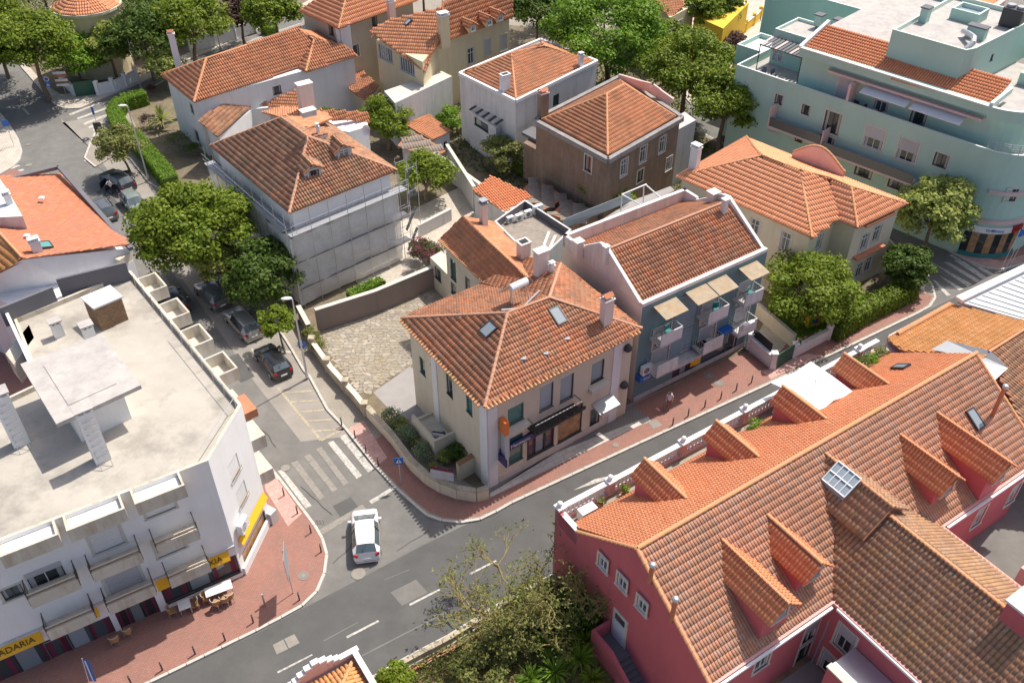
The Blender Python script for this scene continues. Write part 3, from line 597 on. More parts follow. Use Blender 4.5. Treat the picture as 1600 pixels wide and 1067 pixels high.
disc('manhole_cover',560,896,.45,'slab'); disc('manhole_cover',446,731,.32,'slab'); disc('manhole_cover',45,258,.35,'slab'); disc('manhole_cover',44,226,.3); disc('manhole_cover',1108,587,.42,'cover',.14); disc('manhole_cover',1123,598,.42,'cover',.14)
disc('manhole_cover',962,695,.22,'slab',.14); disc('manhole_cover',152,253,.3); disc('manhole_cover',134,218,.4,'dark'); disc('manhole_cover',474,899,.35,'cover',.13)
mark('concrete_patch',[z6(*p) for p in [(105,828),(170,793),(200,853),(130,888)]],'slab'); mark('concrete_patch',[z6(*p) for p in [(176,790),(240,760),(273,815),(206,850)]],'slab')
mark('concrete_patch',[(1012,659),(1025,655),(1035,664),(1021,670)],'slab',.14)

# ================= bank house (corner, cream)
ze=8.3
W_,S_,E_=at(627,497,ze),at(757,636,ze),at(1003,513,ze); NB=at(876,410,ze); NA=at(752,443,ze); ap=at(793,489,10.7); rp=at(858,465,10.7); rq=at(876,412,10.4)
ft=inset([tuple(p[:2]) for p in (W_,S_,E_,NB,NA)],.38)
bank=house('bank_house','cream two storey corner house with a bank branch, patched terracotta hip roof and two skylights','house',ft,0,8.25,M['cream'],
 wins=[(660,572,.75,1.5,'green'),(676,560,.7,1.5,'green'),(702,600,.8,2.1,'dark'),(733,632,.75,1.6,'green'),(806,647,1.3,1.5,'green'),(854,620,1.15,2.2,'poster'),(886,606,1.15,2.2,'poster'),(934,580,1.15,1.8,'poster'),
  (806,701,1.2,2.5,'green'),(845,686,2.4,2.6,'shop'),(891,661,2.2,2.8,'food'),(929,655,1.0,2.3,'dark')])
fb=t_foot['bank_house']
roof(bank,[[S_,E_,rp,ap],[S_,ap,W_],[W_,ap,rp,NA],[E_,rq,rp],[E_,NB,rq],[rp,rq,NB+Vector((-2.5,-.8,1.2)),NA]],T_MIX,.21,.38,.032,ridges=[(ap,S_),(ap,rp),(ap,W_),(rp,rq),(rp,E_)],each=True,cap=CAPB)
A_,B_=S_,E_
def edge_near(foot,p,q):
    best=min(range(len(foot)),key=lambda i:(Vector(foot[i])-Vector(p[:2])).length+(Vector(foot[(i+1)%len(foot)])-Vector(q[:2])).length); return foot[best],foot[(best+1)%len(foot)]
fA,fB=edge_near(fb,S_,E_); wA,wB=edge_near(fb,W_,S_)
L_f=math.dist(fA,fB)
# cornice tiles double row at the eave
mb=MB()
for P,Q in ((W_,S_),(S_,E_)):
    n=int((Q-P).length/.31); e=(Q-P).normalized(); o_=Vector((e.y,-e.x,0))
    for i in range(n): c=P+e*(i+.5)*.31; mb.tube(c-o_*.35+Vector((0,0,.03)),c+o_*.26+Vector((0,0,-.12)),.1,CAP,6)
for i in range(len(mb.r)): mb.r[i]=(i//8*.37)%1
mb.build('eave_tiles',bank,kind='stuff')
def facade_box(parent,name,A,B,u0,u1,z0,z1,d0,d1,m,**k):
    mb=MB(); a=line_pt(A,B,u0,d0); b=line_pt(A,B,u1,d0); c=line_pt(A,B,u1,d1); d=line_pt(A,B,u0,d1)
    mb.prism([tuple(q[:2]) for q in (a,b,c,d)],z0,z1,m); return mb.build(name,parent,**k)
for u in (.05,L_f-1.75): facade_box(bank,'pilaster',fA,fB,u,u+.75,0.1,8.1,-.01,.06,M['white'],)
Lw=math.dist(wA,wB); facade_box(bank,'pilaster',wA,wB,Lw-.8,Lw+.06,0.1,8.1,-.01,.06,M['white']); facade_box(bank,'pilaster',wA,wB,3.0,3.7,.1,8.1,-.01,.06,M['white'])
facade_box(bank,'plinth',fA,fB,.9,L_f-.9,0.12,.75,0,.03,M['stone'])
for px,py in ((806,664),(934,600)):
    u,z=on_wall(px,py,fA,fB); facade_box(bank,'window_box',fA,fB,u-.85,u+.85,z-.3,z+.05,.02,.4,M['stone'])
u0,z0=on_wall(842,655,fA,fB); u1,_=on_wall(905,624,fA,fB); zb=3.9
bx=facade_box(bank,'balcony',fA,fB,3.3,7.3,zb,zb+.18,.0,.9,M['black'])
mb=MB()
for i in range(30):
    u=3.32+i*3.96/29; mb.bar(line_pt(fA,fB,u,.87,zb+.18),line_pt(fA,fB,u,.87,zb+.95),.02,.02,M['black'])
mb.bar(line_pt(fA,fB,3.3,.87,zb+.97),line_pt(fA,fB,7.3,.87,zb+.97),.05,.05,M['stone'])
for u in (3.3,7.3): mb.bar(line_pt(fA,fB,u,0,zb+.97),line_pt(fA,fB,u,.87,zb+.97),.04,.04,M['black'])
mb.build('balcony_railing',bank)
sg=facade_box(bank,'shop_sign',fA,fB,.95,5.9,2.9,3.45,.02,.16,M['navy']); text(sg,'Montepio',fA,fB,2.6,3.17,.42,M['ltext'],.18); 
mb=MB(); c=line_pt(fA,fB,4.6,.17,3.17); mb.tube(c,c+Vector((fB[1]-fA[1],fA[0]-fB[0],0)).normalized()*.03,.2,M['ltext'],12); mb.build('emblem',sg)
facade_box(bank,'shop_sign',fA,fB,6.2,8.4,2.95,3.2,.02,.12,M['dark'])
mb=MB(); a=line_pt(fA,fB,9.0,.03,3.0);b=line_pt(fA,fB,10.9,.03,3.0);c=line_pt(fA,fB,10.9,1.0,2.7);d=line_pt(fA,fB,9.0,1.0,2.7); mb.add([a,b,c,d]+[p-Vector((0,0,.12)) for p in (a,b,c,d)],[(0,1,2,3),(7,6,5,4),(3,2,6,7),(2,1,5,6),(0,3,7,4)],M['metalw']); mb.build('door_canopy',bank)
facade_box(bank,'letter_panel',fA,fB,10.1,11.0,1.0,2.3,.01,.05,M['whitew'])
# orange blade sign and navy plate
mb=MB(); a=fA
for (u,za,zb_,d0,d1,m_) in ((.9,5.2,6.35,.1,.75,'orange'),(1.0,2.9,5.2,.1,.62,'metal')):
    q=[line_pt(fA,fB,u,d0),line_pt(fA,fB,u+.35,d0),line_pt(fA,fB,u+.35,d1),line_pt(fA,fB,u,d1)]; MB().prism([tuple(p[:2]) for p in q],za,zb_,M[m_]).build('blade_sign',bank)
q=[line_pt(fA,fB,.8,.1),line_pt(fA,fB,.9,.1),line_pt(fA,fB,.9,1.0),line_pt(fA,fB,.8,1.0)]; MB().prism([tuple(p[:2]) for p in q],2.5,3.2,M['navy']).build('blade_sign',bank)
for px,py in ((984,540),(977,598)):
    u,z=on_wall(px,py,fA,fB); u=min(u,L_f-.3); c=line_pt(fA,fB,L_f-.55,.12,z); mb=MB(); mb.blob(c,.33,.33,.33,M['dark'],10,6); mb.bar(line_pt(fA,fB,L_f-.55,0,z),c,.05,.05,M['black']); mb.build('wall_lamp',bank)
P1=[S_,E_,ap]; P2=[S_,ap,W_]
skylight(bank,P1,871,494,.7,1.15); skylight(bank,P2,764,516,.8,.9)
for px,py in ((818,560),(853,552),(886,529)): 
    c=on_plane(px,py,P1); MB().box(c.x-.16,c.y-.2,c.z-.05,c.x+.16,c.y+.2,c.z+.1,M['metalw']).build('glass_tile',bank)
chimney(bank,947,497,9.4,.75,.55,1.6,M['pinkw'],capm=M['whitew']); chimney(bank,845,430,9.9,.95,.6,2.1,M['pinkw'],cap=None); chimney(bank,818,398,9.5,.8,.7,1.1,M['pinkw'],cap='open'); chimney(bank,862,426,10.3,.3,.3,.6,M['white'],cap='flat')
# solar boiler
c=on_plane(800,478,[W_,ap,rp])+Vector((0,0,.35)); b3=thing('solar_water_heater',c,'white cylindrical solar water heater with its tilted panel on the bank house roof','water heater')
mb=MB(); e=Vector((D34.x,D34.y,0)); n=Vector((P34.x,P34.y,0)); mb.tube(c+e*-.1+Vector((0,0,1.15)),c+e*1.2+Vector((0,0,1.25)),.27,M['white'],14); mb.build('tank',b3,smooth=False)
mb=MB(); a=[c-e*.6-n*.9+Vector((0,0,.4)),c+e*.9-n*.9+Vector((0,0,.4)),c+e*.9-n*.2+Vector((0,0,1.15)),c-e*.6-n*.2+Vector((0,0,1.15))]; mb.add(a+[p-Vector((0,0,.08)) for p in a],[(0,1,2,3),(7,6,5,4),(0,4,5,1),(1,5,6,2),(2,6,7,3),(3,7,4,0)],M['metal']); mb.build('solar_panel',b3)
mb=MB()
for x in (-.1,1.15):
    for y in (-.1,.35): mb.bar(c+e*x+n*y+Vector((0,0,-.2)),c+e*x+Vector((0,0,1.05)),.05,.05,M['gal'])
mb.bar(c-e*1.1+n*.4,c+e*.4+n*1.0-Vector((0,0,.1)),.15,.12,M['metalw']); mb.bar(c+e*.3+n*.9,c+e*2.2+n*.1+Vector((0,0,.1)),.1,.08,M['metalw']); mb.build('stand',b3)
# entrance ramp with parapet on the side
cA=line_pt(wA,wB,5.3,0);  st=MB()
def wq(u0,u1,d0,d1): return [tuple(line_pt(wA,wB,u,d)[:2]) for u,d in ((u0,d0),(u1,d0),(u1,d1),(u0,d1))]
st.prism(wq(2.6,5.6,.0,1.5),.12,1.1,M['cream']); st.prism(wq(2.4,2.6,0,1.7),.12,1.3,M['cream']); st.prism(wq(2.6,5.6,1.5,1.7),.12,2.0,M['cream']); st.prism(wq(5.6,5.8,0,1.7),.12,2.0,M['cream'])
st.prism(wq(4.5,5.4,.2,1.3),1.1,1.14,M['black']); st.build('entrance_stair',bank)
# ---- rear wing of the bank house
w0,w1=at(686,373,8.0),at(769,451,8.0); r0,r1=at(723,339,9.6),at(838,446,9.9); ro=at(770,345,8.4); rp2=at(835,415,8.6)
wf=[tuple(w0[:2]),tuple((w1+Vector((.6,-1,0)))[:2]),tuple((rp2+Vector((0,-.5,0)))[:2]),tuple(ro[:2])]
wing=house('rear_wing','narrow rear wing of the bank house with green windows and a gabled tile roof','house',inset(wf,.35),0,7.8,M['cream'],wins=[(708,422,.9,1.9,'green'),(731,450,.8,1.9,'dark'),(709,452,.9,1.1,'dark')])
roof(wing,[[w0,w1,r1,r0],[r0,r1,rp2,ro]],T_WARM,ridges=[(r0,r1)],each=True)
mb=MB(); mb.add([w0,ro,r0],[(0,1,2)],M['cream']); mb.build('gable',wing)
mb=MB(); n=int((w1-w0).length/.24); e=(w1-w0).normalized(); o_=Vector((e.y,-e.x,0)); o_=o_ if o_.x<0 else -o_
for i in range(n): c=w0+e*(i+.5)*.24; mb.tube(c-o_*.3,c+o_*.16+Vector((0,0,-.07)),.085,CAP,6)
mb.build('eave_tiles',wing,kind='stuff')
chimney(wing,756,352,9.0,.5,.5,2.0,M['pinkw'],cap='flat',capm=M['metalw'])
# wing side porch
q=[a2(*p,3.2) for p in ((672,402),(698,428),(716,420),(690,392))]; house('garden_porch','small cream lean-to porch with a dark window beside the bank house rear wing','porch',q,0,3.2,M['cream'],wins=[(684,428,1.1,1.2,'dark')])
# annex with flat roof and AC units
an=[a2(*p,6.3) for p in ((772,352),(838,418),(893,365),(820,318))]; anx=house('flat_annex','flat roofed annex with a grey parapet carrying air conditioners behind the bank house','annex',an,0,6.0,M['wgrey'],parapet=.7,pm=M['dgrey'],floor=M['shed'],coping=M['wgrey'])
def ac(px,py,z,label,rot=34,w=.85,h=.62,loc=None,group=None,cat='air conditioner'):
    c=loc or at(px,py,z); t=thing('air_conditioner',c,label,cat,group,R(rot)); b=MB().box(-w/2,-.17,0,w/2,.17,h,M['signw']); o=b.build('casing',None,org=(0,0,0)); o.parent=t
    f=MB(); 
    for i in range(16):
        a=2*math.pi*i/16; a_=2*math.pi*(i+1)/16; r=h*.36
        f.add([(-w*.12,-.175,h/2),(-w*.12+r*math.cos(a),-.175,h/2+r*math.sin(a)),(-w*.12+r*math.cos(a_),-.175,h/2+r*math.sin(a_))],[(0,1,2)],M['dark'])
    for k in (-.6,-.2,.2,.6): f.box(-w*.12-h*.35,-.19,h/2+k*h*.36-.008,-w*.12+h*.35,-.18,h/2+k*h*.36+.008,M['signw'])
    o=f.build('fan_grille',None,org=(0,0,0)); o.parent=t
    mb=MB(); mb.box(-w/2+.1,-.2,-.08,-w/2+.16,.2,0,M['gal']); mb.box(w/2-.16,-.2,-.08,w/2-.1,.2,0,M['gal']); o=mb.build('bracket',None,org=(0,0,0)); o.parent=t
    return t
for (x,y,s,l) in ((797,347,.8,'lowest white air conditioner in the row on the flat annex'),(811,344,.85,'second white air conditioner from the left on the flat annex'),(825,338,.85,'third white air conditioner from the left on the flat annex'),(840,333,1.15,'largest white air conditioner at the right end on the flat annex')): ac(x,y,6.05,l,w=.8*s,h=.62*s*1.1)
for a,b in (((850,383),(858,362)),((857,392),(868,368))): MB().bar(at(*a,6.06),at(*b,6.06),.2,.06,M['signw']).build('loose_board',None,label='white board lying flat on the annex roof, '+('the shorter one' if a[0]==850 else 'the longer one'),cat='board')
# ================= teal house
z1=9.1; t0,t1=at(1004,480,z1),at(1199,393,z1); tn=Vector((-(t1-t0).y,(t1-t0).x,0)).normalized(); t3=t0+tn*9.3; t2=t1+tn*9.3
tealh=house('teal_house','slate teal house with box balconies, rusted awnings and white stepped party walls','house',[tuple(p[:2]) for p in (t0,t1,t2,t3)],0,9.1,M['teal'],face_m={},
 wins=[(1034,525,1.6,1.9,'half'),(1108,486,1.5,1.9,'half'),(1164,455,1.4,1.9,'half'),(1031,560,1.6,2.0,'greyfull'),(1104,525,1.6,2.0,'greyfull'),(1158,495,1.5,2.0,'greyfull'),(1063,505,.45,.9,'dark2'),(1069,540,.45,.9,'dark2'),(1067,585,2.4,2.3,'shop'),(1112,572,2.8,1.4,'dark'),(1140,552,1.2,2.4,'dark')])
tf=t_foot['teal_house']; tA,tB=edge_near(tf,t0,t1); Lt=math.dist(tA,tB)
e=(t1-t0).normalized(); up=Vector((0,0,1)); hr=11.3; m0=t0+tn*4.5; m1=t1+tn*4.5
ia,ib=.28,.28
f0=t0+e*ia+tn*.3+up*.0; f1=t1-e*ib+tn*.3; b0=t3+e*ia-tn*.3; b1=t2-e*ib-tn*.3; k0=m0+e*ia+up*(hr-z1); k1=m1-e*ib+up*(hr-z1)
f0.z=f1.z=b0.z=b1.z=9.0
roof(tealh,[[f0,f1,k1,k0],[k0,k1,b1,b0]],T_MIX,amp=.075,ridges=[(k0,k1)],each=True,tw=.24,tl=.42,cap=CAPB)
for a,b,c,nm in ((t0,t3,m0,0),(t1,t2,m1,1)):
    s=e if nm==0 else -e; mb=MB(); pr=[a,a+tn*.6+up*.35,a+tn*4.4+up*(hr-z1+.45),a+tn*5.1+up*(hr-z1+.35),a+tn*7.6+up*.8,a+tn*7.7+up*1.0,b+up*1.0,b]
    vs=pr+[p+s*.26 for p in pr]; k=len(pr); mb.add(vs,[list(range(k)),list(range(k,2*k))[::-1]]+[(i,(i+1)%k,k+(i+1)%k,k+i) for i in range(k)],M['whitew']); 
    lo=[p.copy() for p in (a,b)]; mb.add([a+s*-.012,b+s*-.012,Vector((b.x,b.y,0))-s*.012,Vector((a.x,a.y,0))-s*.012],[(0,1,2,3)],M['pinkw'])
    mb.build('party_wall',tealh)
mb=MB(); mb.bar(t0+up*.12+tn*.15,t1+up*.12+tn*.15,.32,.28,M['whitew']); mb.bar(t3+up*.5-tn*.15,t2+up*.5-tn*.15,.3,1.0,M['whitew']); mb.build('parapet',tealh)
for (x,y,z,w_) in ((903,393,10.0,.6),(946,402,11.0,.35),(1113,316,10.6,.75),(1131,328,11.2,.4)): chimney(tealh,x,y,z,w_,w_*.9,.9,M['pinkw'] if w_>.4 else M['whitew'],cap=None,capm=M['whitew'])
def tbalc(u0,u1,z,d,m='whitew',h=1.0,side='bars'):
    facade_box(tealh,'balcony',tA,tB,u0,u1,z-.15,z,.0,d,M['wgrey']); mb=MB(); mb.prism([tuple(line_pt(tA,tB,u,dd)[:2]) for u,dd in ((u0,d-.08),(u1,d-.08),(u1,d),(u0,d))],z,z+h,M[m])
    mb.build('balcony_front',tealh); mb=MB()
    for u in (u0+.03,u1-.03):
        for i in range(6): dd=.1+i*(d-.2)/5; mb.bar(line_pt(tA,tB,u,dd,z),line_pt(tA,tB,u,dd,z+h),.025,.025,M['gal'])
        mb.bar(line_pt(tA,tB,u,0,z+h),line_pt(tA,tB,u,d,z+h),.04,.04,M['gal'])
    mb.build('balcony_railing',tealh)
tb=[(1.0,3.0),(5.6,7.6),(9.3,11.2)]
for u0,u1 in tb: tbalc(u0,u1,5.9,1.25); tbalc(u0,u1,3.0,1.25)
for u0,u1,o_ in ((1.0,3.1,0),(4.0,6.0,0),(6.1,8.0,0),(9.3,11.2,0)):
    a=line_pt(tA,tB,u0,.02,8.75);b=line_pt(tA,tB,u1,.02,8.75);c=line_pt(tA,tB,u1,1.45,8.45);d=line_pt(tA,tB,u0,1.45,8.45); mb=MB(); mb.add([a,b,c,d]+[p-up*.07 for p in (a,b,c,d)],[(0,1,2,3),(7,6,5,4),(3,2,6,7),(2,1,5,6),(0,3,7,4)],M['rust']); mb.build('awning',tealh)
for k in range(12): facade_box(tealh,'ribbed_panel',tA,tB,3.3,5.4,5.2+k*.27,5.2+k*.27+.22,.005,.04,M['teall'])
for k in range(9): facade_box(tealh,'ribbed_panel',tA,tB,3.3,5.4,2.7+k*.27,2.7+k*.27+.22,.005,.04,M['teall'])
facade_box(tealh,'shop_fascia',tA,tB,3.1,5.9,2.35,2.65,.02,.9,M['wgrey']); facade_box(tealh,'blue_canopy',tA,tB,5.9,6.9,2.6,3.0,.02,.6,M['blue']); facade_box(tealh,'yellow_banner',tA,tB,5.75,6.75,.8,2.5,.03,.1,M['yel'])
facade_box(tealh,'blue_canopy',tA,tB,-.1+.2,1.3,2.3,2.8,.02,.5,M['blue']); facade_box(tealh,'blue_canopy',tA,tB,8.2,9.4,3.1,3.4,.02,.6,M['blue']); facade_box(tealh,'stone_plinth',tA,tB,.1,Lt-.1,.12,.5,0,.1,M['wgrey'])
text(tealh,'nl.nl',tA,tB,.75,2.55,.4,M['ltext'],.52)
ac(0,0,0,'white air conditioner above the blue canopy at the left end of the teal house',w=.9,h=.75,loc=line_pt(tA,tB,.75,.35,2.9))
def plastic_chair(loc,rot,label,m='teals',group='teal plastic balcony chairs'):
    t=thing('plastic_chair',loc,label,'chair',group,rot); o=MB().box(-.24,-.24,.42,.24,.24,.46,M[m]).build('seat',None,org=(0,0,0)); o.parent=t
    o=MB().box(-.24,.2,.46,.24,.25,.88,M[m]).build('backrest',None,org=(0,0,0)); o.parent=t
    for x in (-.2,.2):
        for y in (-.2,.2): o=MB().box(x-.02,y-.02,0,x+.02,y+.02,.42,M[m]).build('leg',None,org=(0,0,0)); o.parent=t
    return t
for (u,zz,l) in ((2.3,5.9,'teal plastic chair on the leftmost upper balcony of the teal house'),(7.0,5.9,'teal plastic chair on the middle upper balcony of the teal house'),(10.6,5.9,'teal plastic chair on the rightmost upper balcony of the teal house')): plastic_chair(line_pt(tA,tB,u,.6,zz),R(random.uniform(0,90)),l)
mb=MB(); q=line_pt(tA,tB,10.3,1.27,4.0); mb.bar(line_pt(tA,tB,9.6,1.3,4.03),line_pt(tA,tB,10.7,1.3,4.03),.3,.06,M['cloth']); mb.bar(line_pt(tA,tB,9.6,1.3,3.8),line_pt(tA,tB,10.5,1.3,3.8),.05,.4,M['cloth']); mb.build('laundry',None,label='white cloth hung over the rightmost lower balcony of the teal house',cat='laundry')
# white pergola frame behind
t=thing('metal_pergola',at(975,330,6.3),'white tubular pergola frame on the terrace behind the teal house','pergola'); 
for a,b in (((972,304,8.3),(1010,288,8.3)),((972,304,8.3),(1004,322,8.0)),((1008,288,8.3),(1032,309,8.0)),((972,304,8.3),(970,330,6)),((1006,290,8.3),(1005,316,6))): MB().tube(at(*a),at(*b),.06,M['signw'],6).build('tube',t)
mb=MB(); q=[a2(*p,6.2) for p in ((893,365),(1040,300),(1060,292),(1100,320),(900,400))]
bk=house('rear_terrace','pale rendered terrace behind the teal house with a glass balustrade','terrace',[a2(*p,6.0) for p in ((897,368),(985,312),(1048,288),(1075,315),(905,397))],0,5.8,M['wgrey'],floor=M['terr'],top=M['terr'])
mb=MB(); mb.bar(at(880,350,6.5),at(985,308,6.5),.04,.9,M['glassb']); mb.build('glass_balustrade',bk)
# ================= scaffolded house
z=9.; L,S2,E2=at(328,228,z),at(452,333,z),at(620,266,z); N2=E2+(L-S2); r0=at(481,214,12.); r1=at(440,184,12.)
scf=house('scaffolded_house','large white villa under renovation with an old barrel tile hip roof and wrapped walls','house',inset([tuple(p[:2]) for p in (L,S2,E2,N2)],.45),0,8.9,M['whiteb'])
roof(scf,[[L,S2,r0,r1],[S2,E2,r0],[E2,N2,r1,r0],[N2,L,r1]],T_OLD,tw=.25,tl=.42,amp=.085,ridges=[(L,r1),(r1,r0),(r0,S2),(r0,E2)],each=True,capr=.13,cap=CAPB)
pe=[S2,E2,r0]
def dormer(parent,R0,d,L_,hw,drop,slope,rm,wm,wstyle='white',fr=.25,cap=True,wn=(.8,.7),ridge_mat=None,base=None,each=True,ov=.25,tile=(.22,.38,.05)):
    "gabled dormer: ridge from R0 along horizontal d, main roof falling at `slope`"
    d=Vector((d[0],d[1],0)).normalized(); s=Vector((d.y,-d.x,0)); z0=R0.z; R1=R0+d*L_; pls=[]; tE=drop/slope
    for sg in (1,-1):
        E0=R0+d*tE+s*sg*hw-Vector((0,0,drop)); E1=R1+s*sg*hw-Vector((0,0,drop))
        if tE>=L_: continue
        pls.append([R0,R1,E1,E0])
    ro_=roof(parent,pls,rm,*tile,ridges=[(R0,R1)],each=each,name='dormer_roof',thick=.07)
    mb=MB(); hi=hw-.16; F=R1-d*fr; 
    for sg in (1,-1):
        a=R0+d*(tE*hi/hw)+s*sg*hi; zt=z0-drop*hi/hw-.05; a.z=zt; b=F+s*sg*hi; b.z=zt; c=b.copy(); c.z=z0-slope*(L_-fr)-.15; mb.add([a,b,c],[(0,1,2)],wm)
    fl=F-s*hi; fr_=F+s*hi; zt=z0-drop*hi/hw-.05; zb=z0-slope*(L_-fr)-.15; top=F.copy(); top.z=z0-.1
    mb.add([(fl.x,fl.y,zb),(fr_.x,fr_.y,zb),(fr_.x,fr_.y,zt),tuple(top),(fl.x,fl.y,zt)],[(0,1,2,3,4)],wm); mb.build('dormer',parent)
    if wstyle:
        A=fr_ ;B=fl
        e_=(B-A).normalized(); nn=Vector((e_.y,-e_.x,0))
        if nn.dot(d)<0: A,B=B,A; nn=-nn
        A=A+nn*.15; B=B+nn*.15; window(parent,A,B,hi,min(zt-wn[1]/2,zt-.1-wn[1]/2)+.12,wn[0],wn[1],wstyle)
nS=Vector((P34.x,P34.y)); 
for (bx,by,fx,fy) in ((473,242,503,270),(520,212,548,250)):
    p0=on_plane(bx,by,pe); ln=2.1; dormer(scf,p0,nS,ln,.95,.55,.62,T_OLD,M['white'],'dark2' if bx==473 else 'pale',wn=(.9,.75),tile=(.25,.42,.085))
pb=[E2,N2,r0]
for (bx,by) in ((493,213),(516,222)):
    p0=on_plane(bx,by,pb); mb=MB(); c=p0; ee=Vector((D34.x,D34.y,0)); a=[c+ee*-.9-Vector((*P34,0))*.7,c+ee*.9-Vector((*P34,0))*.7,c+ee*.9+Vector((*P34,0))*.7,c-ee*.9+Vector((*P34,0))*.7]
    for p in a: p.z=c.z+.35
    roof(scf,[a],T_OLD,.25,.42,.085,name='dormer_roof'); q=MB().prism([tuple(p[:2]) for p in a],c.z-1.2,c.z+.24,M['white']); q.build('dormer',scf)
chimney(scf,482,180,10.8,1.3,.8,3.0,M['pinkw'],cap=None,capm=M['pinkw']); p=at(482,180,13.9); r_=Matrix.Rotation(R(34),3,'Z'); b=MB().box(-.6,-.35,0,.6,.35,.4,M['pinkw']); b.box(-.65,-.42,.4,.65,.42,.5,M['white']); mb=MB(); mb.add([p+r_@Vector(v) for v in b.v],b.f,M['pinkw']); mb.build('chimney_cap',scf)
for (x,y) in ((497,207),): chimney(scf,x,y,11.9,.2,.2,.5,M['white'],cap='flat')
for pts in ([(440,182,11.6),(502,172,10.2),(520,186,10.2),(481,200,11.6)],[(500,172,10.4),(575,176,9.4),(578,190,9.0),(543,190,9.0),(520,186,9.8)],[(410,178,10.2),(440,165,10.2),(470,172,10.2),(440,182,11.0)]): roof(scf,[[at(*p) for p in pts]],T_WARM,amp=.06)
house('rear_extension','white rear block of the scaffolded house under a low tile roof','extension',[a2(*p,9.0) for p in ((505,176),(572,182),(575,196),(545,205),(520,200))],0,8.9,M['white'])
# scaffold: two faces
def scaffold():
    t=thing('scaffold',(*((S2+E2)/2)[:2],0),'galvanised scaffold with plank deck and pale debris netting wrapped round the white villa','scaffold')
    fo=inset([tuple(p[:2]) for p in (L,S2,E2,N2)],.45); c0,c1=edge_near(fo,S2,E2); d0,d1=edge_near(fo,L,S2)
    net=_net(); Hn=7.3
    for (A,B,nb) in ((c0,c1,6),(d0,d1,8)):
        Ln=math.dist(A,B); 
        for i in range(nb+1):
            u=-.9*(A==c0)+(Ln+.9)*i/nb
            for d in (.25,1.22): MB().tube(line_pt(A,B,u,d,0.1),line_pt(A,B,u,d,9.3 if d>1 else 7.6),.03,M['gal'],5).build('pole',t)
        for zz in (2.,4.6,7.2):
            MB().prism([tuple(line_pt(A,B,u,d)[:2]) for u,d in ((-1,.25),(Ln+.9*(A==c0),.25),(Ln+.9*(A==c0),1.15),(-1,1.15))],zz,zz+.06,M['metalw' if zz>7 else 'dgrey']).build('deck',t)
            for h in ((.5,1.0) if zz>7 else (1.0,)): MB().tube(line_pt(A,B,-1,1.17,zz+h),line_pt(A,B,Ln+1,1.17,zz+h),.025,M['gal'],5).build('rail',t)
        # netting: gently billowed sheet
        mb=MB(); nx=int(Ln/.35)+6; nz=20; vs=[]; rs=random.Random(3)
        ph=[rs.uniform(0,6) for _ in range(6)]
        for j in range(nz+1):
            for i in range(nx+1):
                u=-1.2+(Ln+1.1)*i/nx if A==c0 else -.5+(Ln+1.75)*i/nx; zz=.4+(Hn-.35)*j/nz-(.35*abs(math.sin(i*.55+ph[0])) if j==nz else 0); d=1.06+.04*math.sin(u*2.1+ph[1]+zz)+.06*math.sin(zz*2.4+ph[2]+u*.7)+.03*math.sin(u*5+zz*3)
                vs.append(line_pt(A,B,u,d,zz))
        fs=[(j*(nx+1)+i,j*(nx+1)+i+1,(j+1)*(nx+1)+i+1,(j+1)*(nx+1)+i) for j in range(nz) for i in range(nx)]
        mb.add(vs,fs,net); mb.build('netting',t,smooth=True)
    # stair tower at the right end
    A,B=c0,c1; Ln=math.dist(A,B)
    for u in (Ln+1.0,Ln+2.2):
        for d in (-.6,.9): MB().tube(line_pt(A,B,u,d,.1),line_pt(A,B,u,d,9.5),.03,M['gal'],5).build('pole',t)
    for k in range(4):
        z0=.4+k*2.2; MB().bar(line_pt(A,B,Ln+1.0,.3,z0),line_pt(A,B,Ln+2.2,.3,z0+2.0),.3,.04,M['dgrey']).build('ladder',t)
        for d in (-.6,.9): MB().tube(line_pt(A,B,Ln+1.0,d,z0+2),line_pt(A,B,Ln+2.2,d,z0+2),.025,M['gal'],5).build('rail',t)
def _net():
    m=mat('debris netting',(.86,.86,.84),.9,.1,2.5,dirt=(.66,.66,.64),dscale=1.2,damt=.5); N=m.node_tree.nodes; L=m.node_tree.links; P=N['Principled BSDF']; tr=N.new('ShaderNodeBsdfTransparent'); tl=N.new('ShaderNodeBsdfTranslucent'); tl.inputs[0].default_value=(.8,.8,.8,1)
    a=N.new('ShaderNodeMixShader'); a.inputs[0].default_value=.25; L.new(P.outputs[0],a.inputs[1]); L.new(tl.outputs[0],a.inputs[2]); b=N.new('ShaderNodeMixShader'); b.inputs[0].default_value=.27; L.new(a.outputs[0],b.inputs[1]); L.new(tr.outputs[0],b.inputs[2]); L.new(b.outputs[0],N['Material Output'].inputs[0]); return m
scaffold()
p=at(577,205,9.3); t=thing('satellite_dish',p,'pale satellite dish at the rear right corner of the scaffolded villa','satellite dish'); MB().tube(p,p+Vector((-.25,-.35,.25)),.05,M['signw'],12,r2=.5,cap=False).build('dish',t); MB().tube(p-Vector((0,0,.6)),p,.03,M['gal'],6).build('mast',t)

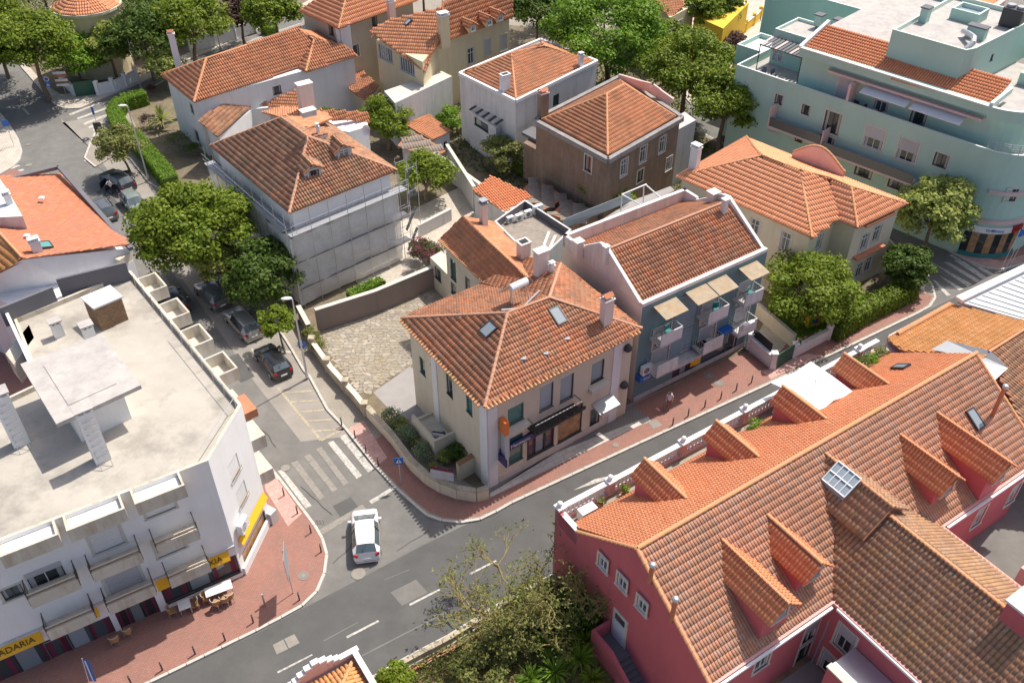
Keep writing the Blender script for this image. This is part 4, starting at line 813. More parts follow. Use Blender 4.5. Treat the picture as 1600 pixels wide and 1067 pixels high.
for q in (((565,1023),(566,1025),(700,956),(699,954)),((505,1000),(506,1001.5),(560,972),(559,971)),((600,905),(601,906),(640,890),(639,889))): mark('asphalt_seam',q,'black' if False else 'asph')
rs=random.Random(5)
def crack(x,y,dx,dy,n,w=.9):
    pts=[(x,y)]
    for i in range(n): x+=dx+rs.uniform(-3,3); y+=dy+rs.uniform(-2.5,2.5); pts.append((x,y))
    mb=MB()
    for a,b in zip(pts,pts[1:]): mb.bar(at(*a,.02),at(*b,.02),.035,.01,M['dark'])
    mb.build('road_crack',kind='structure')
crack(520,880,7,-9,8); crack(380,640,8,9,7); crack(300,560,6,8,8); crack(620,860,9,-5,6); crack(150,260,7,8,9); crack(470,760,9,6,6)
for q,m_ in ((((350,560),(372,552),(398,588),(376,598)),'asphd'),(((520,790),(548,776),(560,792),(532,808)),'asphd'),(((250,420),(262,414),(300,470),(288,478)),'asphd'),(((610,925),(650,905),(668,925),(628,946)),'asph'),(((150,300),(165,292),(190,325),(176,334)),'asphd')): mark('asphalt_patch',q,m_,.0125)
for x,y in ((642,786),(500,815),(478,905),(700,822)):
    p=at(x,y,.02); mb=MB().box(p.x-.3,p.y-.2,.0,p.x+.3,p.y+.2,.03,M['cover']); 
    for i in range(6): mb.box(p.x-.27+i*.1,p.y-.16,.03,p.x-.23+i*.1,p.y+.16,.034,M['black'])
    mb.build('drain_grate',kind='structure')
# ================= raspberry pink building (frame: a along the street, b away from it)
PO=Vector(a2(868,793,6.5)); 
def PX(a,b,z=0): q=PO+D34*a+P34*b; return Vector((q.x,q.y,z))
def px2(a,b): return tuple(PX(a,b)[:2])
zr,ze,bR,bL,bT=10.0,6.0,6.85,13.0,1.2
pk=house('pink_building','long raspberry pink building with tiled dormers and a white balustraded street balcony','house',[px2(0,0),px2(28,0),px2(28,1.7),px2(28,bL-.3),px2(17.8,bL-.3),px2(17.8,26),px2(9.1,26),px2(9.1,bL-.3),px2(0,bL-.3)],0,5.3,M['pink'],top=M['wood'],
 wins=[(1192,1030,1.1,1.8,'grey'),(1272,985,1.1,1.8,'grey'),(1255,1040,1.1,2.0,'dark2'),(1320,1000,1.15,1.9,'grey'),(1290,1050,1.1,1.8,'grey'),(1530,807,1.0,1.8,'grey'),(1583,772,1.0,1.8,'grey'),(1556,838,1.0,1.8,'grey')])
K=lambda a,b,z:PX(a,b,z)
upP=[K(.2,bT,ze),K(28,bT,ze),K(28,bR,zr),K(.2,bR,zr)]
loP=[K(.1,bR,zr),K(28,bR,zr),K(28,bL,ze),K(17.95,bL,ze),K(13.5,12.0-.45,9.0),K(13.45,bL-4.62,9.0),K(8.95,bL,ze),K(.1,bL,ze)]
sl=4/6.15; wz=9.0; wb=bR+(zr-wz)/sl
loP=[K(.1,bR,zr),K(28,bR,zr),K(28,bL,ze),K(17.95,bL,ze),K(13.45,wb,wz),K(8.95,bL,ze),K(.1,bL,ze)]
TM2=ramp_mat('mottled machine tile',[(.62,.29,.18),(.53,.29,.2),(.58,.32,.22),(.68,.31,.18),(.58,.27,.16),(.53,.34,.26),(.62,.34,.23)],lichen=(.5,.25,.15),lamt=.5,grime=(.36,.21,.14),lscale=.3)
roof(pk,[upP],T_NEW,.2,.36,.016,ridges=[],name='street_side_roof')
roof(pk,[loP],TM2,.19,.4,.018,name='garden_side_roof',ridges=[(K(.1,bR,zr+.03),K(28,bR,zr+.03))],each=True,capr=.14)
TWG=ramp_mat('old wing roof tile',[(.34,.19,.12),(.48,.25,.15),(.42,.26,.17),(.55,.28,.16),(.38,.21,.13),(.5,.34,.24)],lichen=(.5,.34,.1),lamt=.4,lscale=.25,dust=(.27,.2,.15),grime=(.24,.16,.11))
roof(pk,[[K(13.45,wb,wz),K(13.45,26,wz),K(8.95,26,ze),K(8.95,bL,ze)],[K(13.45,26,wz),K(13.45,wb,wz),K(17.95,bL,ze),K(17.95,26,ze)]],TWG,.25,.4,.05,ridges=[(K(13.45,wb,wz),K(13.45,26,wz))],name='wing_roof',each=True,capr=.14)
mb=MB()
for a,b in ((K(.0,bL+.02,ze-.06),K(9.0,bL+.02,ze-.06)),(K(8.97,bL+.1,ze-.07),K(8.97,26,ze-.07)),(K(17.95,26,ze-.07),K(17.95,bL+.1,ze-.07)),(K(18.0,bL+.02,ze-.06),K(28,bL+.02,ze-.06))): mb.bar(a,b,.34,.16,M['pinkl'])
for a,b in ((K(.2,bL+.3,ze-.12),K(8.6,bL+.3,ze-.12)),(K(8.75,bL+.5,ze-.12),K(8.75,26,ze-.12)),(K(18.3,bL+.3,ze-.12),K(28,bL+.3,ze-.12))): mb.bar(a,b,.14,.16,M['white'])
mb.build('gutter',pk)
mb=MB() # upper wall band and gable
for a,b in ((K(0,bL-.3,5.3),K(9.1,bL-.3,5.3)),(K(9.1,bL-.3,5.3),K(9.1,26,5.3)),(K(17.8,26,5.3),K(17.8,bL-.3,5.3)),(K(17.8,bL-.3,5.3),K(28,bL-.3,5.3))): mb.add([a,b,b+Vector((0,0,.55)),a+Vector((0,0,.55))],[(0,1,2,3)],M['pink'])
G=[K(0,0,5.3),K(0,0,6.45),K(0,2.0,6.3),K(0,bR,zr-.06),K(0,bL-.02,ze-.08),K(0,bL-.3,5.3)]
th=Vector((*D34,0))*.2; n=len(G); mb.add(G+[p+th for p in G],[list(range(n)),list(range(n,2*n))[::-1]]+[(i,(i+1)%n,n+(i+1)%n,n+i) for i in range(n)],M['pink']); mb.build('gable',pk)
for i in range(23): # verge tiles up the gable
    pass
ridge(pk,[(K(.05,2.0,6.35),K(.05,bR,zr+.03)),(K(.05,bR,zr+.03),K(.05,bL,ze+.06)),(K(27.9,bR,zr),K(27.9,bL,ze))],CAP,True,.13)
A_g,B_g=PX(0,0),PX(0,bL); 
def gwin(px,py,w,h,st):
    e=(B_g-A_g).normalized(); A,B=PX(0,0),PX(0,bL)
    # outward side is -D34
    u,z=on_wall(px,py,A,B); A2=PX(-.15,0);B2=PX(-.15,bL)
    n=Vector(((B2-A2).y,-(B2-A2).x,0)).normalized()
    if n.dot(Vector((*D34,0)))>0: A2,B2=B2,A2; u=bL-u
    return window(pk,A2,B2,u,z,w,h,st)
for q in ((945,877,.75,1.0,'stone'),(975,908,.75,1.0,'stone'),(1006,943,.75,1.0,'stone')): gwin(*q)
u,z=on_wall(968,983,PX(0,0),PX(0,bL)); A2,B2=PX(-.15,bL),PX(-.15,0)
mb=MB(); 
def gb(u0,u1,z0,z1,d,m,name):
    q=[px2(-d,u0),px2(-d,u1),px2(.0,u1),px2(.0,u0)]; return MB().prism(q,z0,z1,m).build(name,pk)
dz=z-1.05; gb(u-.62,u+.62,dz-.05,dz+2.5,.05,M['stone'],'door_frame'); gb(u-.45,u+.45,dz,dz+1.7,.09,M['door'],'door'); gb(u-.4,u+.4,dz+1.78,dz+2.25,.08,M['glass'],'fanlight')
# outside stair down the gable
st=MB(); nst=14
for i in range(nst): q=[px2(-1.1,u+.8+i*.3),px2(-1.1,u+1.1+i*.3),px2(0,u+1.1+i*.3),px2(0,u+.8+i*.3)]; st.prism(q,0,dz-.05-i*.18,M['dgrey'])
st.prism([px2(-1.1,u-.8),px2(-1.1,u+.8),px2(0,u+.8),px2(0,u-.8)],0,dz-.05,M['dgrey']); st.build('stair',pk,kind='stuff')
mb=MB(); q=[K(-1.1,u-.8,dz+.95),K(-1.1,u+.8,dz+.95),K(-1.1,u+.8+nst*.3,dz+.95-nst*.18),K(-1.1,u+.8+nst*.3,0),K(-1.1,u-.8,0)]; th2=Vector((*D34,0))*-.18; n=5
mb.add(q+[p+th2 for p in q],[list(range(n)),list(range(n,2*n))[::-1]]+[(i,(i+1)%n,n+(i+1)%n,n+i) for i in range(n)],M['pink']); mb.bar(K(-1.3,u-.8,dz+.48-.5),K(0,u-.8,dz+.48-.5),.18,1.95,M['pink']); mb.build('stair_parapet',pk)
# balcony strip over the street
mb=MB(); mb.bar(K(0,.15,5.42),K(28,.15,5.42),.3,.3,M['pinkl']); mb.build('balcony_base',pk)
mb=MB(); mb.bar(K(0,.15,6.47),K(28,.15,6.47),.34,.12,M['white']); mb.build('balustrade_rail',pk)
sp=MB(); 
for a,b,h in ((0,.18,0),):
    prof=[(.05,0),(.09,.12),(.05,.3),(.1,.5),(.06,.66),(.08,.8)]
    for k in range(len(prof)-1): sp.tube((0,0,prof[k][1]),(0,0,prof[k+1][1]),prof[k][0],M['white'],6,r2=prof[k+1][0],cap=False)
bo=sp.build('baluster',pk,org=(0,0,0)); first=True; posts=[0.2,3.9,9.7,15.0,20.5,26.0]
x=.7
while x<27.7:
    if min(abs(x-p) for p in posts)>.35:
        o=bo if first else bpy.data.objects.new('baluster',bo.data)
        if not first: COL.objects.link(o); o.parent=pk
        first=False; o.location=PX(x,.15,5.6)-LOC[pk]
    x+=.3
for p in posts: 
    q=MB().prism([px2(p-.2,-.05),px2(p+.2,-.05),px2(p+.2,.38),px2(p-.2,.38)],5.5,6.55,M['pinkl']); q.prism([px2(p-.27,-.12),px2(p+.27,-.12),px2(p+.27,.45),px2(p-.27,.45)],6.55,6.68,M['white']); 
    q.tube(PX(p,.15,6.68),PX(p,.15,6.82),.12,M['white'],8,r2=.17); q.blob(PX(p,.15,6.92),.17,.17,.13,M['white'],8,5); q.build('pedestal',pk)
MB().prism([px2(0,.3),px2(.35,.3),px2(.35,2.1),px2(0,2.1)],5.3,6.4,M['white']).build('end_wall',pk)
MB().prism([px2(1.2,.5),px2(2.3,.5),px2(2.3,1.1),px2(1.2,1.1)],5.32,6.1,M['white']).build('planter',None,label='white rendered box at the left end of the balustraded balcony',cat='planter')
dirL=P34; dirU=-P34
plo=loP[:3]; 
def droof(a,b,top=False):
    z=(zr-(b-bR)*sl) if not top else ze+(b-bT)*(zr-ze)/(bR-bT); return PX(a,b,z)
su=(zr-ze)/(bR-bT)
for a,b,L_,hw in ((4.75,8.3,4.8,1.15),(8.0,8.4,3.9,1.05),(19.0,8.4,4.05,1.1),(22.4,8.4,5.1,1.15)): dormer(pk,droof(a,b),dirL,L_,hw,1.0,sl,T_NEW,M['pink'],'stone',wn=(1.0,.75),tile=(.21,.42,.03),fr=.45)
for a in (5.35,11.0,16.7,22.45): dormer(pk,droof(a,4.93,True),dirU,3.65,1.0,.85,su,T_NEW,M['pink'],'stone',wn=(1.0,1.0),tile=(.21,.42,.03),fr=.4)
big=droof(13.5,7.35); dormer(pk,big,dirL,4.8,1.9,1.45,sl,TWG,M['brown'],'dark',wn=(1.2,.8),tile=(.25,.5,.06),fr=.3)
# glazed lantern on the big dormer
mb=MB(); R0=big; d=Vector((*dirL,0)); s=Vector((-D34.x,-D34.y,0)); c0=R0+d*1.0; f=MB(); g_=MB()
v=[c0+s*.1+Vector((0,0,.25)),c0+d*1.6+s*.1+Vector((0,0,.25)),c0+d*1.6+s*1.2-Vector((0,0,.55)),c0+s*1.2-Vector((0,0,.55))]
g_.add(v+[p-Vector((0,0,.3)) for p in v],[(0,1,2,3),(7,6,5,4),(0,4,5,1),(1,5,6,2),(2,6,7,3),(3,7,4,0)],M['glassb'])
for i in range(5): f.bar(v[0]+(v[1]-v[0])*i/4+Vector((0,0,.03)),v[3]+(v[2]-v[3])*i/4+Vector((0,0,.03)),.06,.06,M['signw'])
for k in (0,.5,1): f.bar(v[0]+(v[3]-v[0])*k+Vector((0,0,.03)),v[1]+(v[2]-v[1])*k+Vector((0,0,.03)),.06,.06,M['signw'])
o=f.build('skylight',pk); g_.build('pane',o)
skylight(pk,loP[:3],1522,655,.6,1.2); skylight(pk,upP[:3],1408,575,.6,.9)
for px,py,h,top in ((1016,905,1.1,0),(1050,965,1.5,0),(1550,650,2.4,0)):
    p=on_plane(px,py,loP[:3]); mb=MB(); mb.tube(p-Vector((0,0,.3)),p+Vector((0,0,h)),.13,M['clay'],8); mb.blob(p+Vector((0,0,h+.08)),.2,.2,.16,M['gal'],10,6); mb.build('flue',pk)
# chimney block on the wing
CA,CB=12.9,19.2
q=[px2(CA,CB),px2(CA+3,CB),px2(CA+3,CB+1.3),px2(CA,CB+1.3)]; MB().prism(q,7,10.1,M['pink'],M['white']).build('chimney',pk); MB().prism([px2(CA-.1,CB-.1),px2(CA+3.1,CB-.1),px2(CA+3.1,CB+1.4),px2(CA-.1,CB+1.4)],10.1,10.25,M['white']).build('chimney_cap',pk)
# projecting bay with flat roof in the inner court
bay=house('court_bay','pink projecting bay with a pale flat roof in the inner court','bay',[px2(6.9,15.0),px2(9.05,15.0),px2(9.05,22),px2(6.9,22)],0,4.0,M['pink'],top=M['metal'],wins=[(1350,1055,.9,1.2,'white')])
MB().prism([px2(6.85,14.95),px2(7.25,14.95),px2(7.25,22),px2(6.85,22)],4.01,4.12,M['stone']).build('coping',bay)
mb=MB(); mb.tube(PX(9.2,bL-.2+.35,5.8),PX(9.0,bL+.1,0),.05,M['metal'],6); mb.build('downpipe',pk)
yd=slabpoly('courtyard',[px2(0,bL),px2(9,bL),px2(9,26),px2(0,26)],.07,M['terr'])
# white sun sail on the balcony
sp_=thing('patio_parasol',PX(19.2,1.6,5.5),'white square parasol open on the balcony between two dormers of the pink building','parasol')
hub=K(19.2,1.9,8.3); rim=[K(17.3,-.1,7.6),K(19.2,.25,7.85),K(21.1,-.1,7.6),K(20.9,1.9,7.85),K(21.1,3.7,7.6),K(19.2,3.5,7.85),K(17.3,3.7,7.6),K(17.6,1.9,7.85)]
mb=MB()
for i in range(8): mb.add([hub,rim[i],rim[(i+1)%8]],[(0,1,2)],M['cloth']); mb.add([rim[i],rim[(i+1)%8],rim[(i+1)%8]-Vector((0,0,.12)),rim[i]-Vector((0,0,.12))],[(0,1,2,3)],M['cloth'])
mb.build('canopy',sp_); MB().tube(K(19.2,1.9,5.3),hub+Vector((0,0,.12)),.04,M['gal'],6).build('pole',sp_)
for r in rim[::2]: MB().bar(hub-Vector((0,0,.1)),r-Vector((0,0,.05)),.03,.03,M['gal']).build('rib',sp_)
# right hand neighbours
ob=house('ochre_roof_building','low building with a broad ochre orange tile roof beyond the pink building','house',[a2(*p,5.5) for p in ((1385,545),(1390,520),(1478,473),(1640,505),(1700,560),(1600,700),(1530,560))],0,5.3,M['rose'])
roof(ob,[[at(1386,530,5.6),at(1484,475,5.6),at(1610,505,7.0),at(1530,560,7.2),at(1410,550,6.0)]],T_YEL,.25,.42,.085,ridges=[(at(1402,522,5.8),at(1484,476,5.8))],capr=.2)
roof(ob,[[at(1545,550,7.4),at(1605,510,7.4),at(1720,560,5.6),at(1720,720,5.0),at(1605,690,5.4)]],T_OLD,.25,.42,.07,ridges=[(at(1545,550,7.4),at(1605,512,7.4))])
mb=MB(); a=[at(1455,546,7.0),at(1480,532,7.0),at(1548,548,7.5),at(1575,575,7.2),at(1548,600,7.0),at(1520,560,7.45)]; mb.add(a,[list(range(6))],M['metalw']); 
for i in range(6): p=a[0]+(a[2]-a[0])*i/5; 
mb.build('metal_flashing',ob)
tf2=house('metal_roofed_building','low white building with a pale standing seam metal roof at the right edge','house',[a2(*p,6) for p in ((1497,470),(1640,405),(1760,460),(1640,520))],0,5.6,M['white'])
mb=MB(); a,b,c,d=at(1497,471,6.2),at(1640,403,6.2),at(1760,460,5.8),at(1640,512,5.8); mb.add([a,b,c,d]+[p-Vector((0,0,.2)) for p in (a,b,c,d)],[(3,2,1,0),(4,5,6,7),(0,1,5,4),(1,2,6,5),(2,3,7,6),(3,0,4,7)],M['metalw']); mb.build('roof',tf2)
for i in range(14): p=a+(b-a)*(i+.5)/14; q=d+(c-d)*(i+.5)/14; MB().bar(p+(q-p)*.08+Vector((0,0,.03)),q+Vector((0,0,.03)),.04,.06,M['metal']).build('seam',tf2)
mb=MB(); mb.bar(a+Vector((0,0,.15)),b+Vector((0,0,.15)),.6,.3,M['white']); mb.build('parapet',tf2)
# rose neighbour in the far right court
house('rose_lean_to','pale rose flat roofed block beyond the wing of the pink building','house',[px2(23.5,16.2),px2(34,16.2),px2(34,26),px2(23.5,26)],0,1.6,M['rose'])
# ================= small pink walled house at the bottom
c0=a2(548,1012,5.0); sw=[Vector(c0)+D34*.2,Vector(c0)-D34*9,Vector(c0)-D34*9+P34*7,Vector(c0)+D34*.2+P34*7]
sh=house('street_house','small orange roofed house behind a stepped white parapet at the bottom edge','house',[tuple(p) for p in sw],0,3.6,M['rose'])
def SX(a,b,z): q=Vector(c0)+D34*a+P34*b; return Vector((q.x,q.y,z))
roof(sh,[[SX(-.2,.45,4.45),SX(-9,.45,4.45),SX(-9,3.8,5.9),SX(-3.2,3.8,5.9)],[SX(-.2,.45,4.45),SX(-3.2,3.8,5.9),SX(-.2,7,4.45)]],T_YEL,.24,.42,.06,ridges=[(SX(-.2,.45,4.5),SX(-3.2,3.8,5.9))])
mb=MB(); mb.bar(SX(-9,0.1,4.2),SX(.2,0.1,4.2),.22,1.2,M['rose']); mb.bar(SX(.1,0,4.2),SX(.1,7,4.2),.22,1.2,M['rose']); mb.build('parapet',sh)
mb=MB(); mb.bar(SX(-9,.1,4.85),SX(-3.3,.1,4.85),.3,.1,M['white']); mb.bar(SX(-.8,.1,4.85),SX(.35,.1,4.85),.3,.1,M['white']); mb.bar(SX(.1,0,4.86),SX(.1,7,4.86),.3,.1,M['white']); mb.build('coping',sh)
for i,(a,z) in enumerate(((-3.1,4.95),(-2.8,5.2),(-2.4,5.45),(-2.0,5.6),(-1.6,5.45),(-1.25,5.2),(-.95,4.98))): 
    MB().bar(SX(a-.2,.1,z),SX(a+.2,.1,z+random.uniform(-.01,.01)),.3,.12,M['white']).build('step_coping',sh); MB().bar(SX(a-.2,.1,(4.6+z)/2),SX(a+.2,.1,(4.6+z)/2),.28,z-4.6,M['rose']).build('step_wall',sh)
# ================= white apartment block (left)
zt=10.2; c1=a2(378,634,10.4); c2=a2(326,722,10.4); df=(Vector(a2(92,1034))-Vector(a2(385,904))).normalized(); c3=tuple(Vector(c2)+df*30); c4=tuple(Vector(a2(205,425,10.4)))
apf=[c2,c1,c4,a2(22,500,10.4),a2(62,600,10.4),a2(-150,700,10.4),tuple(Vector(a2(-150,700,10.4))+df*6),c3]
fa,fb_=c3,c2
apt=house('apartment_block','white three storey apartment block with flat concrete roof, box balconies and yellow shop awnings','apartment block',apf,0,zt,M['whiteb'],parapet=.35,pm=M['parap'],floor=M['conc'],coping=M['parap'],
 wins=[(366,731,1.25,1.35,'mint'),(378,772,1.25,1.35,'mint'),(399,841,3.6,1.5,'food'),
  (245,780,1.6,2.0,'shutw'),(265,850,1.6,1.5,'shutw'),(165,838,1.6,2.0,'shutw'),(193,905,1.9,2.0,'greyfull'),(72,900,1.9,1.5,'balc'),(325,900,4.6,1.7,'shop'),(215,955,2.3,2.6,'shop'),(128,1000,3.6,1.7,'shop'),(48,1030,4.2,1.9,'shop'),(20,925,1.0,.9,'dark2')])
A,B=fa,c2; La=math.dist(A,B)
def fu(px,py): return on_wall(px,py,A,B)
E_c=M['parap']
ledge=facade_box(apt,'ledge',A,B,2,La,3.05,3.2,.0,.12,M['wgrey'])
for l,r in (((10,872),(86,842)),((110,830),(184,795)),((212,786),(276,760))):
    u0,_=fu(*l);u1,_=fu(*r); w=u1-u0
    # roof level tray
    q=facade_box(apt,'roof_box',A,B,u0-.05,u1+.35,9.6,10.25,.0,1.1,M['parap']); facade_box(apt,'roof_box_floor',A,B,u0+.1,u1+.2,10.25,10.27,.02,.98,M['white']); mb=MB()
    for (a,b,d0,d1) in ((u0-.05,u1+.35,1.0,1.12),(u0-.05,u0+.07,0,1.0),(u1+.23,u1+.35,0,1.0)): mb.prism([tuple(line_pt(A,B,x,y)[:2]) for x,y in ((a,d0),(b,d0),(b,d1),(a,d1))],10.25,10.55,M['parap'])
    mb.build('roof_box_side',apt)
    for z in (6.35,3.35):
        us=u0+.15
        facade_box(apt,'balcony',A,B,us,us+w+.1,z-.2,z,.0,1.2,E_c); facade_box(apt,'balcony_front',A,B,us,us+w+.1,z,z+.6,1.08,1.2,E_c); mb=MB()
        for zz in (.75,.9): mb.bar(line_pt(A,B,us,1.14,z+zz),line_pt(A,B,us+w+.1,1.14,z+zz),.05,.04,M['woodd' if zz<.8 else 'stone'])
        for x in (us,us+w+.1):
            mb.bar(line_pt(A,B,x,.0,z+.9),line_pt(A,B,x,1.2,z+.9),.05,.04,M['dark']); mb.bar(line_pt(A,B,x,1.14,z),line_pt(A,B,x,1.14,z+1.2),.05,.05,M['dark'])
            for i in range(5): d=.1+i*.24; mb.bar(line_pt(A,B,x,d,z),line_pt(A,B,x,d,z+.9),.02,.02,M['dark'])
        mb.build('balcony_railing',apt)
def awn(u0,u1,z0,z1,name='awning',txt=None,ut=None,sx=1.,A=A,B=B):
    mb=MB(); a=[line_pt(A,B,u0,.05,z1),line_pt(A,B,u1,.05,z1),line_pt(A,B,u1,.3,z0),line_pt(A,B,u0,.3,z0)]; mb.add(a+[p-Vector((0,0,.06)) for p in a],[(3,2,1,0),(4,5,6,7),(3,0,4,7),(1,2,6,5),(2,3,7,6)],M['yel']); o=mb.build(name,apt)
    if txt:
        t_=text(o,txt,A,B,ut,(z0+z1)/2,.52,M['dtext'],.21,sx=sx); t_.rotation_euler=(math.pi/2-math.atan2(.25,z1-z0),0,t_.rotation_euler.z)
for l,r,tx,s in (((0,1030),(70,998),'PADARIA',1.0),((312,882),(356,862),'XIA',1.0)):
    u0,z0=fu(*l);u1,z1=fu(*r); zz=2.55
    if tx=='PADARIA': awn(u0-1.5,u1,2.35,3.0,'awning',tx,u1-1.45)
    else: awn(u0-2.6,u1,2.35,3.0,'awning',tx,u1-.85)
awn(fu(142,970)[0],fu(158,962)[0],2.4,3.0); awn(fu(254,915)[0],fu(264,910)[0],2.4,3.0)
cA,cB=c2,c1; Lc=math.dist(cA,cB); awn(.5,Lc-.2,2.55,3.05,'awning',None,None,1,cA,cB); facade_box(apt,'plinth',cA,cB,.1,Lc-.1,.12,.75,0,.18,M['white'])
for (px,py) in ((366,731),(378,772)):
    u,z=on_wall(px,py,cA,cB); mb=MB()
    for i in range(9): mb.bar(line_pt(cA,cB,u-.6+i*.15,.12,z-.7),line_pt(cA,cB,u-.6+i*.15,.12,z-.35),.02,.02,M['rust'])
    mb.bar(line_pt(cA,cB,u-.65,.12,z-.33),line_pt(cA,cB,u+.65,.12,z-.33),.04,.04,M['rust']); mb.build('window_rail',apt,kind='stuff')
ac(0,0,0,'white air conditioner on the sunlit corner wall above the yellow awning',rot=math.degrees(math.atan2(cB[1]-cA[1],cB[0]-cA[0])),loc=line_pt(cA,cB,1.0,.3,3.5),w=.95,h=.8)
# street side boxes
sA,sB=c1,c4; Ls=math.dist(sA,sB)
for (px0,py0),(px1,py1) in (((378,585),(345,570)),((330,540),(297,510)),((290,485),(250,455)),((245,450),(208,420))):
    pass
for k,u in enumerate((3.2,6.8,10.4,14.2)):
    w=2.1
    for z in (9.55,):
        facade_box(apt,'roof_box',sA,sB,u,u+w,z,z+.15,0,1.3,E_c); mb=MB()
        for (a,b,d0,d1) in ((u,u+w,1.18,1.3),(u,u+.12,0,1.18),(u+w-.12,u+w,0,1.18)): mb.prism([tuple(line_pt(sA,sB,x,y)[:2]) for x,y in ((a,d0),(b,d0),(b,d1),(a,d1))],z+.15,z+.95,M['parap'])
        mb.build('roof_box_side',apt)
    for z in (6.35,3.35): facade_box(apt,'balcony',sA,sB,u,u+w,z-.2,z+.9,0,1.25,E_c)
facade_box(apt,'balcony',sA,sB,.2,1.9,6.2,7.2,0,1.0,E_c); facade_box(apt,'balcony',sA,sB,.2,1.9,3.2,4.2,0,1.0,E_c); facade_box(apt,'roof_box',sA,sB,.2,1.9,8.9,9.5,0,.9,M['clay'])
mb=MB()
for i in range(12): u=i*Ls/11*.99; mb.tube(line_pt(sA,sB,u,-.35,zt),line_pt(sA,sB,u,-.35,zt+1.05),.02,M['gal'],5)
mb.tube(line_pt(sA,sB,0,-.35,zt+1.05),line_pt(sA,sB,Ls*.5,-.35,zt+1.05),.02,M['gal'],5); mb.tube(line_pt(sA,sB,0,-.35,zt+1.05),line_pt(cA,cB,.2,-.35,zt+1.05),.025,M['gal'],5); mb.build('roof_railing',apt,kind='stuff')
# dark parapet screens at the back
for p,q in (((98,464),(205,437)),((10,510),(92,476))):
    MB().bar(at(*p,zt)+Vector((0,0,.75)),at(*q,zt)+Vector((0,0,.75)),.2,1.5,M['dgrey']).build('parapet_screen',apt)
MB().bar(at(15,500,zt)+Vector((0,0,.5)),at(62,600,zt)+Vector((0,0,.5)),.2,1.0,M['white']).build('parapet_wall',apt)
# penthouse and roof boxes
pq=[(-28.58,40.5),(-24.79,43.34),(-21.01,38.68),(-24.6,35.55)]; ph=thing('roof_penthouse',(-24.7,39.5,zt),'white stair penthouse under an overhanging stained concrete slab on the apartment roof','penthouse')
cc=ccw(pq); MB().prism(inset(cc,.9),zt,12.65,M['white']).build('wall',ph); mb=MB(); mb.prism(cc,12.65,12.92,M['conc2']); mb.build('roof_slab',ph); MB().prism(inset(cc,1.0),12.92,12.96,M['conc2']).build('roof_membrane',ph)
br=[(-26.78,46.94),(-25.46,48.16),tuple(at(172,449,12.)[:2]),tuple(at(129,467,12.)[:2])]
bh=thing('brick_roof_hut',(-26.5,48,zt),'small brick walled hut with a white top on the apartment roof','hut'); bw=MB(); bb=ccw(br); bw.prism(bb,zt,12.0,M['brick']); bw.build('wall',bh); MB().prism(inset(bb,-.08),12.0,12.12,M['white']).build('roof_slab',bh)
A_,B_=Vector(br[0]),Vector(br[1])
for j in range(9):
    for i in range(5):
        L_=(B_-A_).length; w=L_/5; u=i*w+(w/2 if j%2 else 0)
        if u+w*.94>L_+.01: continue
        mb=MB(); q=[line_pt(A_,B_,u+.01,0.0),line_pt(A_,B_,u+w-.02,0),line_pt(A_,B_,u+w-.02,.025),line_pt(A_,B_,u+.01,.025)]; mb.prism([tuple(p[:2]) for p in q],zt+.02+j*.2,zt+.2+j*.2,M['brick']); mb.build('brick',bh)
def tower(px,py,w,d,h,label,ladder=False,capm='conc2'):
    p=at(px,py,zt); t=thing('roof_chimney',p,label,'chimney',None,R(-143+180)); q=MB().box(-w/2,0,0,w/2,d,h,M['white']); o=q.build('shaft',None,org=(0,0,0)); o.parent=t
    q=MB(); 
    for x in (-w/2+.06,0,w/2-.06):
        for y in (.06,d-.06): q.box(x-.05,y-.05,h,x+.05,y+.05,h+.16,M['white'])
    q.box(-w/2-.08,-.08,h+.16,w/2+.08,d+.08,h+.26,M[capm]); o=q.build('chimney_cap',None,org=(0,0,0)); o.parent=t
    if ladder:
        for k in range(7): q=MB(); q.bar((-.28,-.08,.5+k*.45),(.28,-.08,.5+k*.45),.04,.04,M['gal']); q.box(-.29,-.1,.49+k*.45,-.26,0,.51+k*.45,M['gal']); q.box(.26,-.1,.49+k*.45,.29,0,.51+k*.45,M['gal']); o=q.build('rung',None,org=(0,0,0)); o.parent=t
        q=MB(); q.bar((-.3,-.6,.02),(-.3,-.05,.9),.03,.03,M['gal']); q.bar((.3,-.6,.02),(.3,-.05,.9),.03,.03,M['gal']); q.bar((-.3,-.6,.02),(.3,-.6,.02),.03,.03,M['gal']); o=q.build('ladder_foot',None,org=(0,0,0)); o.parent=t
    return t
tower(163,722,.85,.7,3.7,'tall white chimney shaft with ladder rungs in front of the roof penthouse',True); tower(36,697,.9,.7,3.7,'tall white chimney shaft with ladder rungs at the left edge',True); tower(95,527,.65,.5,1.0,'short white chimney left of the brick roof hut'); tower(145,535,.7,.6,1.1,'low white chimney in front of the brick roof hut')
for (a,b,c_,d_) in (((5,545),(42,500),(56,540),(20,560)),): 
    q=[a2(*p,10.6) for p in (a,b,(50,520),(18,562))]; MB().prism(q,8.6,10.2,M['parap']).build('roof_box',apt)
